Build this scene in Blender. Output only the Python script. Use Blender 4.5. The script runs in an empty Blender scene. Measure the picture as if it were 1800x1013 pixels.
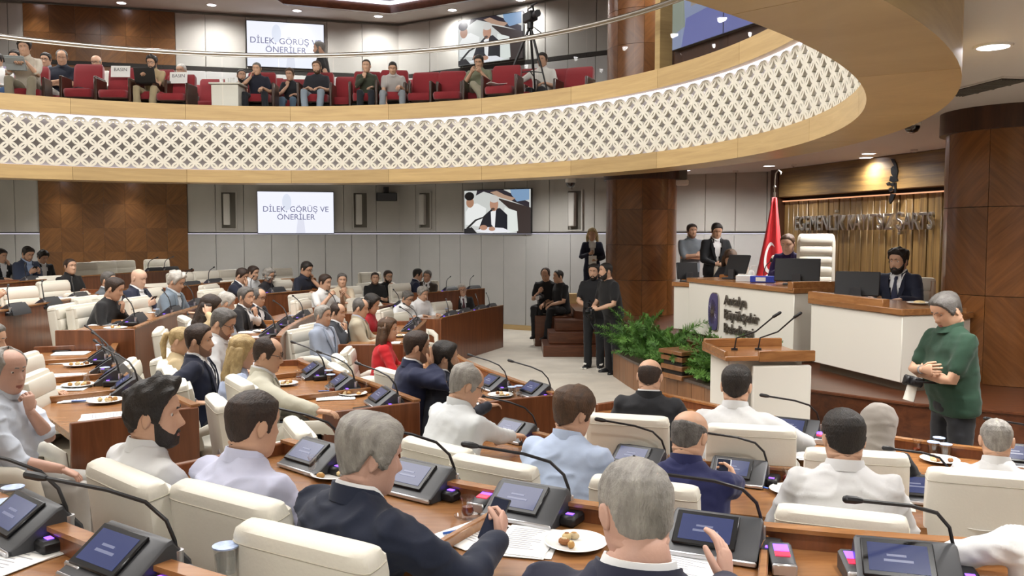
import bpy, math, random
import numpy as np
from mathutils import Vector, Matrix, noise
R = math.radians
scene = bpy.context.scene
COL = scene.collection

# ------------------------------------------------------------------ camera
FPX, YH, CAMH = 1500.0, 412.0, 2.2
PITCH = math.atan((506.5-YH)/FPX)
cam_d = bpy.data.cameras.new('camera'); cam = bpy.data.objects.new('camera', cam_d); COL.objects.link(cam)
cam_d.sensor_width = 36; cam_d.lens = 36*FPX/1800; cam_d.clip_start = .05; cam_d.clip_end = 200
cam.location = (0, 0, CAMH); cam.rotation_euler = (math.pi/2-PITCH, 0, 0)
scene.camera = cam
scene.view_settings.view_transform = 'Standard'; scene.view_settings.look = 'None'
scene.cycles.transparent_max_bounces = 32; scene.cycles.max_bounces = 10; scene.cycles.diffuse_bounces = 2
scene.view_settings.exposure = 0.02; scene.view_settings.gamma = 1.0; scene.view_settings.use_curve_mapping = False

# ------------------------------------------------------------------ world and main lights
w = bpy.data.worlds.new('world'); scene.world = w; w.use_nodes = True
w.node_tree.nodes['Background'].inputs[0].default_value = (.95, .96, 1, 1)
w.node_tree.nodes['Background'].inputs[1].default_value = AMBIENT = .6
def lamp(name, kind, loc, power, rot=(0,0,0), size=.2, color=(1,.96,.9), spot=None, blend=.6, disk=True):
    d = bpy.data.lights.new(name, kind); d.energy = power; d.color = color
    if kind == 'AREA':
        d.shape = 'DISK' if disk else 'SQUARE'; d.size = size
    else: d.shadow_soft_size = size
    if kind == 'SPOT': d.spot_size = R(spot); d.spot_blend = blend
    o = bpy.data.objects.new(name, d); COL.objects.link(o); o.location = loc; o.rotation_euler = rot
    return o
RC = (-3.63, 7.8); RR = 6.32            # centre and radius of the round balcony opening
ZS, ZC, ZG, ZU = 3.04, 3.42, 4.29, 7.5  # ring soffit, lower ceiling, gallery floor, upper ceiling
lamp('well_fill', 'AREA', (RC[0], RC[1], 7.25), 1130, size=9.0, color=(1,.985,.965))  # broad soft fill lamp added out of view over the well
GZ = 4.18   # gallery floor
DOWN_LOWER, DOWN_UPPER = 245, 280

# ------------------------------------------------------------------ projection helpers (photo pixel -> place in the hall)
def ray(px, py):
    x = (px-900)/FPX; u = -(py-506.5)/FPX
    return np.array([x, math.cos(PITCH)+u*math.sin(PITCH), -math.sin(PITCH)+u*math.cos(PITCH)])
def G(px, py, z):
    d = ray(px, py); t = (z-CAMH)/d[2]; return Vector((d[0]*t, d[1]*t, z))
def D(px, py, Y):
    d = ray(px, py); t = Y/d[1]; return Vector((d[0]*t, Y, CAMH+d[2]*t))

# ------------------------------------------------------------------ materials
def lin(c):
    if isinstance(c, str):
        c = c.lstrip('#'); c = [int(c[i:i+2], 16)/255 for i in (0, 2, 4)]
    return [(v/12.92 if v <= .04045 else ((v+.055)/1.055)**2.4) for v in c]
MATS = {}
def mat(name, color, rough=.6, metal=0, bump=0, bscale=200, var=0, vscale=8, emit=0, spec=.5, stretch=None, coat=0, sheen=0, c2=None, detail=4):
    key = (name, str(color))
    if key in MATS: return MATS[key]
    m = bpy.data.materials.new(name); m.use_nodes = True; MATS[key] = m
    nt = m.node_tree; b = nt.nodes['Principled BSDF']
    c = lin(color)
    b.inputs['Base Color'].default_value = (*c, 1); b.inputs['Roughness'].default_value = rough
    b.inputs['Metallic'].default_value = metal; b.inputs['Specular IOR Level'].default_value = spec
    if coat: b.inputs['Coat Weight'].default_value = coat; b.inputs['Coat Roughness'].default_value = .15
    if sheen: b.inputs['Sheen Weight'].default_value = sheen
    if emit and emit >= .3: b.inputs['Base Color'].default_value = (.01,.01,.012,1)
    if emit:
        b.inputs['Emission Color'].default_value = (*c, 1); b.inputs['Emission Strength'].default_value = emit
    if var or bump:
        tc = nt.nodes.new('ShaderNodeTexCoord'); mp = nt.nodes.new('ShaderNodeMapping')
        nt.links.new(tc.outputs['Object'], mp.inputs[0])
        if stretch: mp.inputs['Scale'].default_value = stretch
    if var:
        n = nt.nodes.new('ShaderNodeTexNoise'); n.inputs['Scale'].default_value = vscale; n.inputs['Detail'].default_value = detail
        nt.links.new(mp.outputs[0], n.inputs['Vector'])
        r = nt.nodes.new('ShaderNodeValToRGB'); nt.links.new(n.outputs[0], r.inputs[0])
        a = lin(c2) if c2 else [v*(1-var) for v in c]
        d = c if c2 else [min(1, v*(1+var)) for v in c]
        r.color_ramp.elements[0].position = .32; r.color_ramp.elements[1].position = .68
        r.color_ramp.elements[0].color = (*a, 1); r.color_ramp.elements[1].color = (*d, 1)
        nt.links.new(r.outputs[0], b.inputs['Base Color'])
    if bump:
        n2 = nt.nodes.new('ShaderNodeTexNoise'); n2.inputs['Scale'].default_value = bscale; n2.inputs['Detail'].default_value = 3
        nt.links.new(mp.outputs[0], n2.inputs['Vector'])
        bp = nt.nodes.new('ShaderNodeBump'); bp.inputs['Strength'].default_value = bump; bp.inputs['Distance'].default_value = .01
        nt.links.new(n2.outputs[0], bp.inputs['Height']); nt.links.new(bp.outputs[0], b.inputs['Normal'])
    return m
def wood(name, light, dark, rough=.38, along=(1.2, 1.2, 14), rot=(0,0,0), scale=3.0, coat=.15):
    key = ('wood', name)
    if key in MATS: return MATS[key]
    m = bpy.data.materials.new(name); m.use_nodes = True; MATS[key] = m
    nt = m.node_tree; b = nt.nodes['Principled BSDF']
    tc = nt.nodes.new('ShaderNodeTexCoord'); mp0 = nt.nodes.new('ShaderNodeMapping'); mp = nt.nodes.new('ShaderNodeMapping')
    mp0.inputs['Rotation'].default_value = rot; mp.inputs['Scale'].default_value = along
    nt.links.new(tc.outputs['Object'], mp0.inputs[0]); nt.links.new(mp0.outputs[0], mp.inputs[0])
    n = nt.nodes.new('ShaderNodeTexNoise'); n.inputs['Scale'].default_value = scale; n.inputs['Detail'].default_value = 8; n.inputs['Roughness'].default_value = .62
    n.inputs['Distortion'].default_value = .6
    nt.links.new(mp.outputs[0], n.inputs['Vector'])
    r = nt.nodes.new('ShaderNodeValToRGB'); nt.links.new(n.outputs[0], r.inputs[0])
    r.color_ramp.elements[0].position = .3; r.color_ramp.elements[1].position = .7
    r.color_ramp.elements[0].color = (*lin(dark), 1); r.color_ramp.elements[1].color = (*lin(light), 1)
    oi = nt.nodes.new('ShaderNodeObjectInfo'); hs = nt.nodes.new('ShaderNodeHueSaturation')
    mm = nt.nodes.new('ShaderNodeMapRange'); mm.inputs[3].default_value = .86; mm.inputs[4].default_value = 1.12
    nt.links.new(oi.outputs['Random'], mm.inputs[0]); nt.links.new(mm.outputs[0], hs.inputs['Value'])
    nt.links.new(r.outputs[0], hs.inputs['Color']); nt.links.new(hs.outputs[0], b.inputs['Base Color'])
    b.inputs['Roughness'].default_value = rough; b.inputs['Coat Weight'].default_value = coat; b.inputs['Coat Roughness'].default_value = .2
    bp = nt.nodes.new('ShaderNodeBump'); bp.inputs['Strength'].default_value = .05; bp.inputs['Distance'].default_value = .01
    nt.links.new(n.outputs[0], bp.inputs['Height']); nt.links.new(bp.outputs[0], b.inputs['Normal'])
    return m
def glass(name, tint=(1,1,1), refl=1.0, rough=0.0, base=.05):
    key = ('glass', name)
    if key in MATS: return MATS[key]
    m = bpy.data.materials.new(name); m.use_nodes = True; MATS[key] = m
    nt = m.node_tree; nt.nodes.clear()
    o = nt.nodes.new('ShaderNodeOutputMaterial'); t = nt.nodes.new('ShaderNodeBsdfTransparent'); g = nt.nodes.new('ShaderNodeBsdfGlossy')
    t.inputs[0].default_value = (*tint, 1); g.inputs['Roughness'].default_value = rough
    f = nt.nodes.new('ShaderNodeLayerWeight'); f.inputs[0].default_value = .5
    pw_ = nt.nodes.new('ShaderNodeMath'); pw_.operation = 'POWER'; pw_.inputs[1].default_value = 4; nt.links.new(f.outputs['Facing'], pw_.inputs[0])
    mu = nt.nodes.new('ShaderNodeMath'); mu.operation = 'MULTIPLY_ADD'; mu.inputs[1].default_value = refl*.6; mu.inputs[2].default_value = base
    mu.use_clamp = True
    mx = nt.nodes.new('ShaderNodeMixShader')
    nt.links.new(pw_.outputs[0], mu.inputs[0]); nt.links.new(mu.outputs[0], mx.inputs[0])
    nt.links.new(t.outputs[0], mx.inputs[1]); nt.links.new(g.outputs[0], mx.inputs[2]); nt.links.new(mx.outputs[0], o.inputs[0])
    return m

# ------------------------------------------------------------------ mesh builder
class MB:
    def __init__(s): s.v = []; s.f = []; s.m = []; s.cur = 0
    def add(s, verts, faces):
        o = len(s.v); s.v.extend([tuple(p) for p in verts]); s.f.extend([tuple(i+o for i in f) for f in faces]); s.m.extend([s.cur]*len(faces))
    def box(s, c, d, M=None, bev=0):
        x, y, z = d[0]/2, d[1]/2, d[2]/2
        if bev:
            b = min(bev, x*.9, y*.9, z*.9); vs = []; idx = {}
            for sx in (-1, 1):
                for sy in (-1, 1):
                    for sz in (-1, 1):
                        idx[sx,sy,sz] = len(vs)
                        vs += [(sx*(x-b), sy*(y-b), sz*z), (sx*(x-b), sy*y, sz*(z-b)), (sx*x, sy*(y-b), sz*(z-b))]
            F = []
            for a, k in ((2, 0), (1, 1), (0, 2)):
                for sg in (-1, 1):
                    q = []
                    for (p, r) in ((-1,-1), (1,-1), (1,1), (-1,1)):
                        t = [0,0,0]; t[a] = sg; o = [i for i in range(3) if i != a]; t[o[0]] = p; t[o[1]] = r
                        q.append(idx[tuple(t)]+k)
                    F.append(q)
            for a in range(3):
                o = [i for i in range(3) if i != a]; ks = {0: {1: 1, 2: 0}, 1: {0: 2, 2: 0}, 2: {0: 2, 1: 1}}[a]
                for p in (-1, 1):
                    for r in (-1, 1):
                        t0 = [0,0,0]; t0[a] = -1; t0[o[0]] = p; t0[o[1]] = r; t1 = list(t0); t1[a] = 1
                        i0, i1 = idx[tuple(t0)], idx[tuple(t1)]; ka, kb = ks[o[0]], ks[o[1]]
                        F.append([i0+ka, i1+ka, i1+kb, i0+kb])
            for k0 in idx.values(): F.append([k0, k0+1, k0+2])
            cc = Vector((0,0,0)); G2 = []
            for f in F:                                       # outward winding (convex)
                P = [Vector(vs[i]) for i in f]; n = (P[1]-P[0]).cross(P[2]-P[0]); ce = sum(P, Vector())/len(P)
                G2.append(f if n.dot(ce-cc) > 0 else f[::-1])
            F = G2
        else:
            vs = [(i*x, j*y, k*z) for i in (-1,1) for j in (-1,1) for k in (-1,1)]
            F = [(0,1,3,2),(4,6,7,5),(0,4,5,1),(2,3,7,6),(0,2,6,4),(1,5,7,3)]
        if M is not None: vs = [M @ Vector(p) for p in vs]
        s.add([Vector(p)+Vector(c) for p in vs], F)
    def rings(s, rings, cap=True, closed=True):
        n = len(rings[0]); vs = [p for r in rings for p in r]; F = []
        for i in range(len(rings)-1):
            for j in range(n if closed else n-1):
                k = (j+1) % n; F.append((i*n+j, i*n+k, (i+1)*n+k, (i+1)*n+j))
        if cap and closed:
            F.append(tuple(range(n-1, -1, -1))); F.append(tuple((len(rings)-1)*n+j for j in range(n)))
        s.add(vs, F)
    def tube(s, path, rad, n=8, cap=True, up=None, flat=1.0, round_ends=False):
        P = [Vector(p) for p in path]
        if not hasattr(rad, '__len__'): rad = [rad]*len(P)
        rad = list(rad)
        if round_ends:
            d0 = (P[0]-P[1]).normalized(); d1 = (P[-1]-P[-2]).normalized(); a, b = rad[0], rad[-1]
            P = [P[0]+d0*a*.9, P[0]+d0*a*.55] + P + [P[-1]+d1*b*.55, P[-1]+d1*b*.9]
            rad = [a*.3, a*.8] + rad + [b*.8, b*.3]
        rs = []; prev = Vector(up) if up is not None else None
        for i, p in enumerate(P):
            t = (P[min(i+1, len(P)-1)]-P[max(i-1, 0)]).normalized()
            if prev is None: prev = Vector((0,0,1)) if abs(t.z) < .9 else Vector((0,1,0))
            a = prev-t*prev.dot(t)
            if a.length < 1e-5: a = t.orthogonal()
            a.normalize(); b = t.cross(a); prev = a
            rs.append([p+(a*math.cos(2*math.pi*j/n)*flat+b*math.sin(2*math.pi*j/n))*rad[i] for j in range(n)])
        s.rings(rs, cap)
    def cyl(s, c, r, h, n=16, r2=None, axis='z'):
        c = Vector(c); r2 = r if r2 is None else r2; A = {'z': ((1,0,0),(0,1,0),(0,0,1)), 'y': ((0,0,1),(1,0,0),(0,1,0)), 'x': ((0,1,0),(0,0,1),(1,0,0))}[axis]
        a, b, t = [Vector(q) for q in A]
        s.rings([[c+t*z+(a*math.cos(2*math.pi*j/n)+b*math.sin(2*math.pi*j/n))*rr for j in range(n)] for z, rr in ((0, r), (h, r2))])
    def lathe(s, prof, c=(0,0,0), n=16, cap=True):
        c = Vector(c)
        s.rings([[c+Vector((r*math.cos(2*math.pi*j/n), r*math.sin(2*math.pi*j/n), z)) for j in range(n)] for r, z in prof], cap)
    def prism(s, poly, z0, z1):
        n = len(poly); a = sum(poly[i][0]*poly[(i+1)%n][1]-poly[(i+1)%n][0]*poly[i][1] for i in range(n))
        if a < 0: poly = poly[::-1]
        s.add([(x, y, z0) for x, y in poly]+[(x, y, z1) for x, y in poly],
              [tuple(range(n-1,-1,-1)), tuple(range(n, 2*n))]+[(i, (i+1)%n, n+(i+1)%n, n+i) for i in range(n)])
    def strip(s, A, B, z0, z1):
        """slab between plan polylines A and B (same length), from z0 to z1"""
        n = len(A); rs = [[(A[i][0],A[i][1],z0),(B[i][0],B[i][1],z0),(B[i][0],B[i][1],z1),(A[i][0],A[i][1],z1)] for i in range(n)]
        s.rings(rs)
    def ball(s, c, r, nu=10, nv=6, M=None):
        rx, ry, rz = r if hasattr(r, '__len__') else (r, r, r); vs = []; c = Vector(c)
        rs = []
        for i in range(nv+1):
            ph = -math.pi/2+math.pi*i/nv; cp = max(math.cos(ph), .02)
            ring = [Vector((rx*cp*math.cos(2*math.pi*j/nu), ry*cp*math.sin(2*math.pi*j/nu), rz*math.sin(ph))) for j in range(nu)]
            rs.append([c+(M @ p if M is not None else p) for p in ring])
        s.rings(rs)
    def mesh(s, name, mats, smooth=True, angle=40):
        me = bpy.data.meshes.new(name); me.from_pydata(s.v, [], s.f)
        for m in (mats if isinstance(mats, (list, tuple)) else [mats]): me.materials.append(m)
        if any(s.m): me.polygons.foreach_set('material_index', s.m)
        if smooth:
            me.polygons.foreach_set('use_smooth', [True]*len(me.polygons))
            if angle: me.set_sharp_from_angle(angle=R(angle))
        me.update(); return me
    def build(s, name, mats, parent=None, smooth=True, angle=40):
        return link(name, s.mesh(name, mats, smooth, angle), parent)
def link(name, me, parent=None, loc=None, rz=None):
    o = bpy.data.objects.new(name, me); COL.objects.link(o)
    if parent is not None: o.parent = parent
    if loc is not None: o.location = loc
    if rz is not None: o.rotation_euler = (0, 0, rz)
    return o
def tag(o, label=None, cat=None, group=None, kind=None):
    if label: o['label'] = label
    if cat: o['category'] = cat
    if group: o['group'] = group
    if kind: o['kind'] = kind
    return o
def thing(name, label, cat, loc=(0,0,0), rz=0, group=None):
    o = bpy.data.objects.new(name, None); COL.objects.link(o); o.location = loc; o.rotation_euler = (0,0,rz); o.empty_display_size = .1
    return tag(o, label, cat, group)
def copy_tree(o, parent=None):
    c = o.copy(); COL.objects.link(c)
    if parent is not None: c.parent = parent
    for ch in KIDS.get(o.name, ()): copy_tree(ch, c)
    return c
KIDS = {}
def proto(root):
    for o in [root]+list(root.children_recursive): KIDS[o.name] = list(o.children)
    return root
def dup(root, loc, rz, label, group=None, used=set()):
    if root.name in used: o = copy_tree(root)
    else: used.add(root.name); o = root
    o.location = loc; o.rotation_euler = (0,0,rz); o['label'] = label
    if group: o['group'] = group
    return o
def smooth_line(P, step=.16):
    P = [Vector((p[0], p[1])) for p in P]
    if len(P) < 3:
        n = max(1, int((P[1]-P[0]).length/step)); return [P[0].lerp(P[1], i/n) for i in range(n+1)]
    Q = [P[0]*2-P[1]]+P+[P[-1]*2-P[-2]]; out = []
    for i in range(1, len(Q)-2):
        a, b, c, d = Q[i-1:i+3]; n = max(2, int((c-b).length/step))
        for k in range(n):
            t = k/n; out.append(.5*((2*b)+(c-a)*t+(2*a-5*b+4*c-d)*t*t+(3*b-a-3*c+d)*t**3))
    out.append(P[-1]); return out
def text_mesh(body, size, mats, extrude=0, parent=None, name='lettering', M=None, align='CENTER', spacing=1.0, line=1.0, bevel=0):
    cu = bpy.data.curves.new('lettering', 'FONT'); cu.body = body; cu.size = size; cu.extrude = extrude; cu.align_x = align; cu.align_y = 'CENTER'
    cu.space_character = spacing; cu.space_line = line; cu.resolution_u = 3; cu.bevel_depth = bevel
    t = bpy.data.objects.new('tmp', cu); TMP.collection.objects.link(t)
    TMP.view_layers[0].update(); dg = TMP.view_layers[0].depsgraph
    me = bpy.data.meshes.new_from_object(t.evaluated_get(dg)); bpy.data.objects.remove(t); bpy.data.curves.remove(cu)
    me.materials.clear()
    for m in (mats if isinstance(mats, (list, tuple)) else [mats]): me.materials.append(m)
    if M is not None: me.transform(M)
    return link(name, me, parent)
TMP = bpy.data.scenes.new('scratch')
def frame_M(origin, xdir, up=(0,0,1)):
    """local x along xdir, local y up, local z out toward the viewer"""
    x = Vector(xdir).normalized(); y = Vector(up).normalized(); z = x.cross(y)
    return Matrix(((x.x,y.x,z.x,origin[0]),(x.y,y.y,z.y,origin[1]),(x.z,y.z,z.z,origin[2]),(0,0,0,1)))
rnd = random.Random(7)
# ------------------------------------------------------------------ shared materials
M_carpet = mat('carpet', '#d0c8b9', .95, bump=.5, bscale=160, var=.1, vscale=2.2, sheen=.2)
M_ceil = mat('ceiling_paint', '#c9c4bc', .9)
M_fab = mat('wall_fabric', '#b3b0a9', .9, bump=.25, bscale=300, var=.03, vscale=3)
M_fab2 = mat('wall_fabric_lower', '#b4b3b0', .9, bump=.25, bscale=300, var=.03, vscale=3)
M_charcoal = mat('joint_dark', '#2a2724', .9)  # near-black colour of joints, cores and openings
M_led = mat('led_strip', '#f4efff', .5, emit=2.2)
M_ledge = mat('ledge_light', '#f0ecff', .5, emit=1.0)
M_led2 = mat('led_strip_soft', '#e9e4f4', .5, emit=.55)
M_oak = wood('light_oak', '#c3a673', '#ad9061', .45, along=(.6,.6,9), scale=2)
M_walnut = wood('desk_mahogany', '#8a5434', '#663a22', .3, along=(5,5,.35), scale=4, coat=.3)
M_desktop = wood('desk_top_wood', '#ab7848', '#885832', .25, along=(.8,5,5), scale=4, coat=.35)
M_diagA = wood('veneer_diagonal_left', '#8a5c30', '#65411f', .34, along=(.7,.7,11), rot=(0,R(45),0), scale=2.2, coat=.25)
M_diagB = wood('veneer_diagonal_right', '#7d532a', '#5b391b', .34, along=(.7,.7,11), rot=(0,R(-45),0), scale=2.2, coat=.25)
M_colA = wood('column_veneer_left', '#935f33', '#6c4220', .3, along=(.7,.7,9), rot=(0,R(45),0), scale=2.0, coat=.35)
M_colB = wood('column_veneer_right', '#89582e', '#623a1a', .3, along=(.7,.7,9), rot=(0,R(-45),0), scale=2.0, coat=.35)
M_plantwood = wood('planter_oak', '#94663f', '#774d2d', .4, along=(5,5,.4), scale=3)
M_dwood = wood('dark_walnut', '#4a2d1c', '#2e1a10', .35, along=(5,5,.5), scale=3)
M_stagewood = wood('stage_mahogany', '#6a3d25', '#472616', .32, along=(.6,5,5), scale=4, coat=.25)
M_backwall = wood('podium_wall_walnut', '#7d6236', '#4b3820', .4, along=(9,9,.35), scale=2.5)
M_backwallH = wood('podium_wall_walnut_flat', '#85683c', '#4d3a22', .38, along=(.35,.35,7), scale=2.2)
M_white = mat('white_lacquer', '#e9e5da', .35, coat=.2)
M_lattice = mat('lattice_white', '#dcd7c8', .6)
M_latback = mat('lattice_backing', '#b9b2a8', .8)
M_chrome = mat('brushed_steel', '#b9b6b0', .28, metal=1)
M_black = mat('black_plastic', '#17171a', .45)
M_dark = mat('dark_grey_plastic', '#3c3d40', .42)
M_marble = mat('planter_stone', '#4d4038', .3, var=.4, vscale=30)
M_bezel = mat('screen_bezel', '#0c0c10', .3)

def structure(o): o['kind'] = 'structure'; return o
SA, SB = (2.5, 8.0), (2.5, 15.0)      # spine of the horseshoe of seats
PHI0, PHI1 = -75, 120
def stadium(r, phi0=PHI0, phi1=PHI1):
    P = []
    for a in np.arange(phi0, 90.01, 5): P.append((SA[0]-r*math.sin(R(a)), SA[1]-r*math.cos(R(a))))
    for a in np.arange(90, phi1+.01, 5): P.append((SB[0]-r*math.sin(R(a)), SB[1]-r*math.cos(R(a))))
    return P
TIER = {'b': 0.0, 'c': .15, 'd': .30, 'e': .45, 'f': .58, 'g': .70}
# floor and tiers
mb = MB(); mb.box((-1.5, 9, -.1), (30, 30, .2)); structure(mb.build('floor', M_carpet))
for k, r in zip('cdefg', (3.72, 4.92, 6.1, 7.6, 8.95)):
    mb = MB(); A = stadium(r); B = stadium(16.5)
    mb.strip(A, B, 0.0, TIER[k]); structure(mb.build('floor', M_carpet))

# ------------------------------------------------------------------ walls
WL0, WC, WR1 = Vector((-14.2, 18.59)), Vector((-2.8, 21.5)), Vector((5.3, 16.58))
mb = MB(); mb.box((0,0,3.7), ((WC-WL0).length+.3, .2, 7.4)); o = mb.build('wall_back', M_fab)
dl = (WC-WL0).normalized(); dr = (WR1-WC).normalized()
ang_l = math.atan2(dl.y, dl.x); ang_r = math.atan2(dr.y, dr.x)
nl = Vector((dl.y, -dl.x)); nr = Vector((dr.y, -dr.x))           # into the hall
c = (WL0+WC)/2-nl*.16; o.location = (c.x, c.y, 0); o.rotation_euler = (0,0,ang_l); wall_back = structure(o)
mb = MB(); mb.box((0,0,3.7), ((WR1-WC).length+.2, .2, 7.4)); o = mb.build('wall_back_right', M_fab)
c = (WC+WR1)/2-nr*.16; o.location = (c.x, c.y, 0); o.rotation_euler = (0,0,ang_r); wall_right_back = structure(o)
for nm, c, d in (('wall_left', (-14.2, 8, 3.7), (.2, 26, 7.4)), ('wall_near', (-1.5, -5.2, 3.7), (27, .2, 7.4)), ('wall_right', (10.5, 6, 3.7), (.2, 26, 7.4))):
    mb = MB(); mb.box(c, d); structure(mb.build(nm, M_fab))
LEDGE = 2.2
def panel_mesh(wd, z0, z1, t):
    mb = MB(); mb.box((0, -t/2, (z0+z1)/2), (wd-.007, t, z1-z0-.008), bev=.008); return mb
def wall_panels(wall, L, P0, d, seams, z0, z1, t, m, skip=()):
    """upholstered panels between distances in seams along the wall"""
    meshes = {}
    inv = wall.matrix_basis.inverted()
    for a, b in zip(seams[:-1], seams[1:]):
        mid = (a+b)/2
        if any(s0 < mid < s1 for s0, s1 in skip): continue
        k = round(b-a, 3)
        if k not in meshes: meshes[k] = panel_mesh(b-a, z0, z1, t).mesh('wall_panel', m)
        o = link('wall_panel', meshes[k], wall)
        p = P0+d*mid; o.location = inv @ Vector((p.x, p.y, 0)); o.rotation_euler = (0,0,0)
LL = (WC-WL0).length; LR = (WR1-WC).length
def along_l(px):   # distance from WL0 of the back wall seen at image column px
    k = (px-900)/FPX; t = (k*WL0.y-WL0.x)/(dl.x-k*dl.y); return t
def along_r(px):
    k = (px-900)/FPX; t = (k*WC.y-WC.x)/(dr.x-k*dr.y); return t
bpy.context.view_layer.update()
wp0, wp1 = along_l(73), along_l(332)
sl = [along_l(x) for x in (-75, -22, 30, 73)]; sl2 = [along_l(x) for x in (332, 381, 430, 478, 525, 572, 618, 662)]+[LL]
sr = [0]+[along_r(x) for x in (742, 777, 813, 850, 889, 928, 967, 1006, 1046)]
while sr[-1] < LR-.7: sr.append(sr[-1]+.62)
sr.append(LR)
for S in (sl, sl2): wall_panels(wall_back, LL, WL0, dl, S, .1, LEDGE, .1, M_fab2)
wall_panels(wall_right_back, LR, WC, dr, sr, .1, LEDGE, .1, M_fab2)
su = [along_l(x) for x in (332, 381, 430, 605, 662)]+[LL]
for S in (sl, su): wall_panels(wall_back, LL, WL0, dl, S, LEDGE+.05, ZC+.05, .04, M_fab)
sru = [0]+[along_r(x) for x in (733, 768, 815, 850, 889, 928, 967, 1006, 1046)]+sr[10:]
wall_panels(wall_right_back, LR, WC, dr, sru, LEDGE+.05, ZC+.05, .04, M_fab)
# gallery level panels
GL = 6.12
sg = [along_l(x) for x in (318, 370, 440, 510, 580, 640)]+[LL]
for S in (sl, sg): wall_panels(wall_back, LL, WL0, dl, S, GL, 7.34, .06, M_fab); wall_panels(wall_back, LL, WL0, dl, S, ZG, GL-.1, .1, M_fab2)
srg = [0]+[along_r(x) for x in (760, 815, 870, 930, 960, 1000, 1048)]+sr[11:]
wall_panels(wall_right_back, LR, WC, dr, srg, GL, 7.34, .06, M_fab); wall_panels(wall_right_back, LR, WC, dr, srg, ZG, GL-.1, .1, M_fab2)
# lit ledge, dark gallery reveal, baseboards
for (P0, d, L, n, a) in ((WL0, dl, LL, nl, ang_l), (WC, dr, LR, nr, ang_r)):
    mid = P0+d*(L/2)
    mb = MB(); mb.box((0, -.062, LEDGE+.012), (L, .02, .012)); o = mb.build('trim_ledge_light', M_ledge); o.location = (mid.x, mid.y, 0); o.rotation_euler = (0,0,a); structure(o)
    mb = MB(); mb.box((0, -.05, GL-.05), (L, .1, .09)); o = mb.build('trim_gallery', M_charcoal); o.location = (mid.x, mid.y, 0); o.rotation_euler = (0,0,a); structure(o)
    mb = MB(); mb.box((0, -.07, .055), (L, .12, .11)); o = mb.build('baseboard_back', M_oak); o.location = (mid.x, mid.y, 0); o.rotation_euler = (0,0,a); structure(o)
# wooden marquetry panels on the back wall, lower and gallery level
tile_mesh = {}
def marquetry(name, label, z0, z1, rows, x0, x1, cols):
    p = WL0+dl*((x0+x1)/2)+nl*.02
    t = thing(name, label, 'wall panel', (p.x, p.y, 0), ang_l)
    W = (x1-x0)/cols; Hh = (z1-z0)/rows
    mb = MB(); mb.box((0, .0, (z0+z1)/2), (x1-x0, .06, z1-z0)); mb.build('backing', M_dwood, t)
    for i in range(cols):
        for j in range(rows):
            flip = (i+j) % 2
            key = (round(W,3), round(Hh,3), flip)
            if key not in tile_mesh:
                q = MB(); q.box((0,0,0), (W-.003, .03, Hh-.003)); tile_mesh[key] = q.mesh('veneer_tile', (M_diagA, M_diagB)[flip])
            o = link('veneer_tile', tile_mesh[key], t, (x0+W*(i+.5)-(x0+x1)/2, -.045, z0+Hh*(j+.5)))
marquetry('wood_panel', 'tall diamond marquetry wood panel on the lower back wall behind the seats', .7, ZC+.02, 5, wp0, wp1, 7)
marquetry('wood_panel', 'diamond marquetry wood panel on the upper gallery wall behind red seats', ZG, 7.34, 5, along_l(57), along_l(318), 6)

# ------------------------------------------------------------------ ceilings
def arcpts(r, a0, a1, n, c=RC): return [(c[0]+r*math.cos(R(a0+(a1-a0)*i/n)), c[1]+r*math.sin(R(a0+(a1-a0)*i/n))) for i in range(n+1)]
mb = MB(); mb.strip(arcpts(RR+.3, 0, 360, 96), arcpts(19, 0, 360, 96), ZC, ZC+.3); structure(mb.build('ceiling', M_ceil))
mb = MB(); mb.strip(arcpts(RR+.45, 0, 360, 96), arcpts(19, 0, 360, 96), ZC+.32, GZ); structure(mb.build('floor', mat('gallery_carpet', '#5b4238', .95)))
mb = MB(); mb.box((-1.5, 9, 7.55), (30, 32, .3)); structure(mb.build('ceiling', M_ceil))
mb = MB(); mb.strip(arcpts(9.8, 112, 152, 20), arcpts(13.5, 112, 152, 20), GZ-.01, GZ+.22); structure(mb.build('floor', mat('gallery_carpet', '#5b4238', .95)))
# unlit oak disc added above the fill lamp over the well, out of view
mb = MB(); mb.lathe([(4.3, 7.38), (4.3, 7.3), (4.1, 7.28)], (RC[0], RC[1], 0), 48); structure(mb.build('trim_fill_disc', M_oak))
# coffered cove of wood and light in the gallery ceiling
cv = [G(430, -40, 7.12), G(500, 9, 7.12), G(688, 26, 7.12), G(830, 2, 7.12), G(960, -30, 7.12)]
cvt = thing('ceiling_cove', 'wood trimmed ceiling cove with a white light strip above the gallery', 'ceiling light')
def off(P, d): return [(p[0]+d[0], p[1]+d[1]) for p in P]
A = [(p.x, p.y) for p in cv]
mb = MB(); mb.strip(A, off(A, (0, -.12)), 7.12, 7.4); mb.build('cove_frame', M_stagewood, cvt)
mb = MB(); mb.strip(off(A, (0, -.13)), off(A, (0, -.22)), 7.3, 7.36); mb.build('light_strip', M_led, cvt)
mb = MB(); mb.strip(off(A, (0, -.3)), off(A, (0, -2.2)), 7.34, 7.39); mb.build('cove_board', M_stagewood, cvt)

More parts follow.
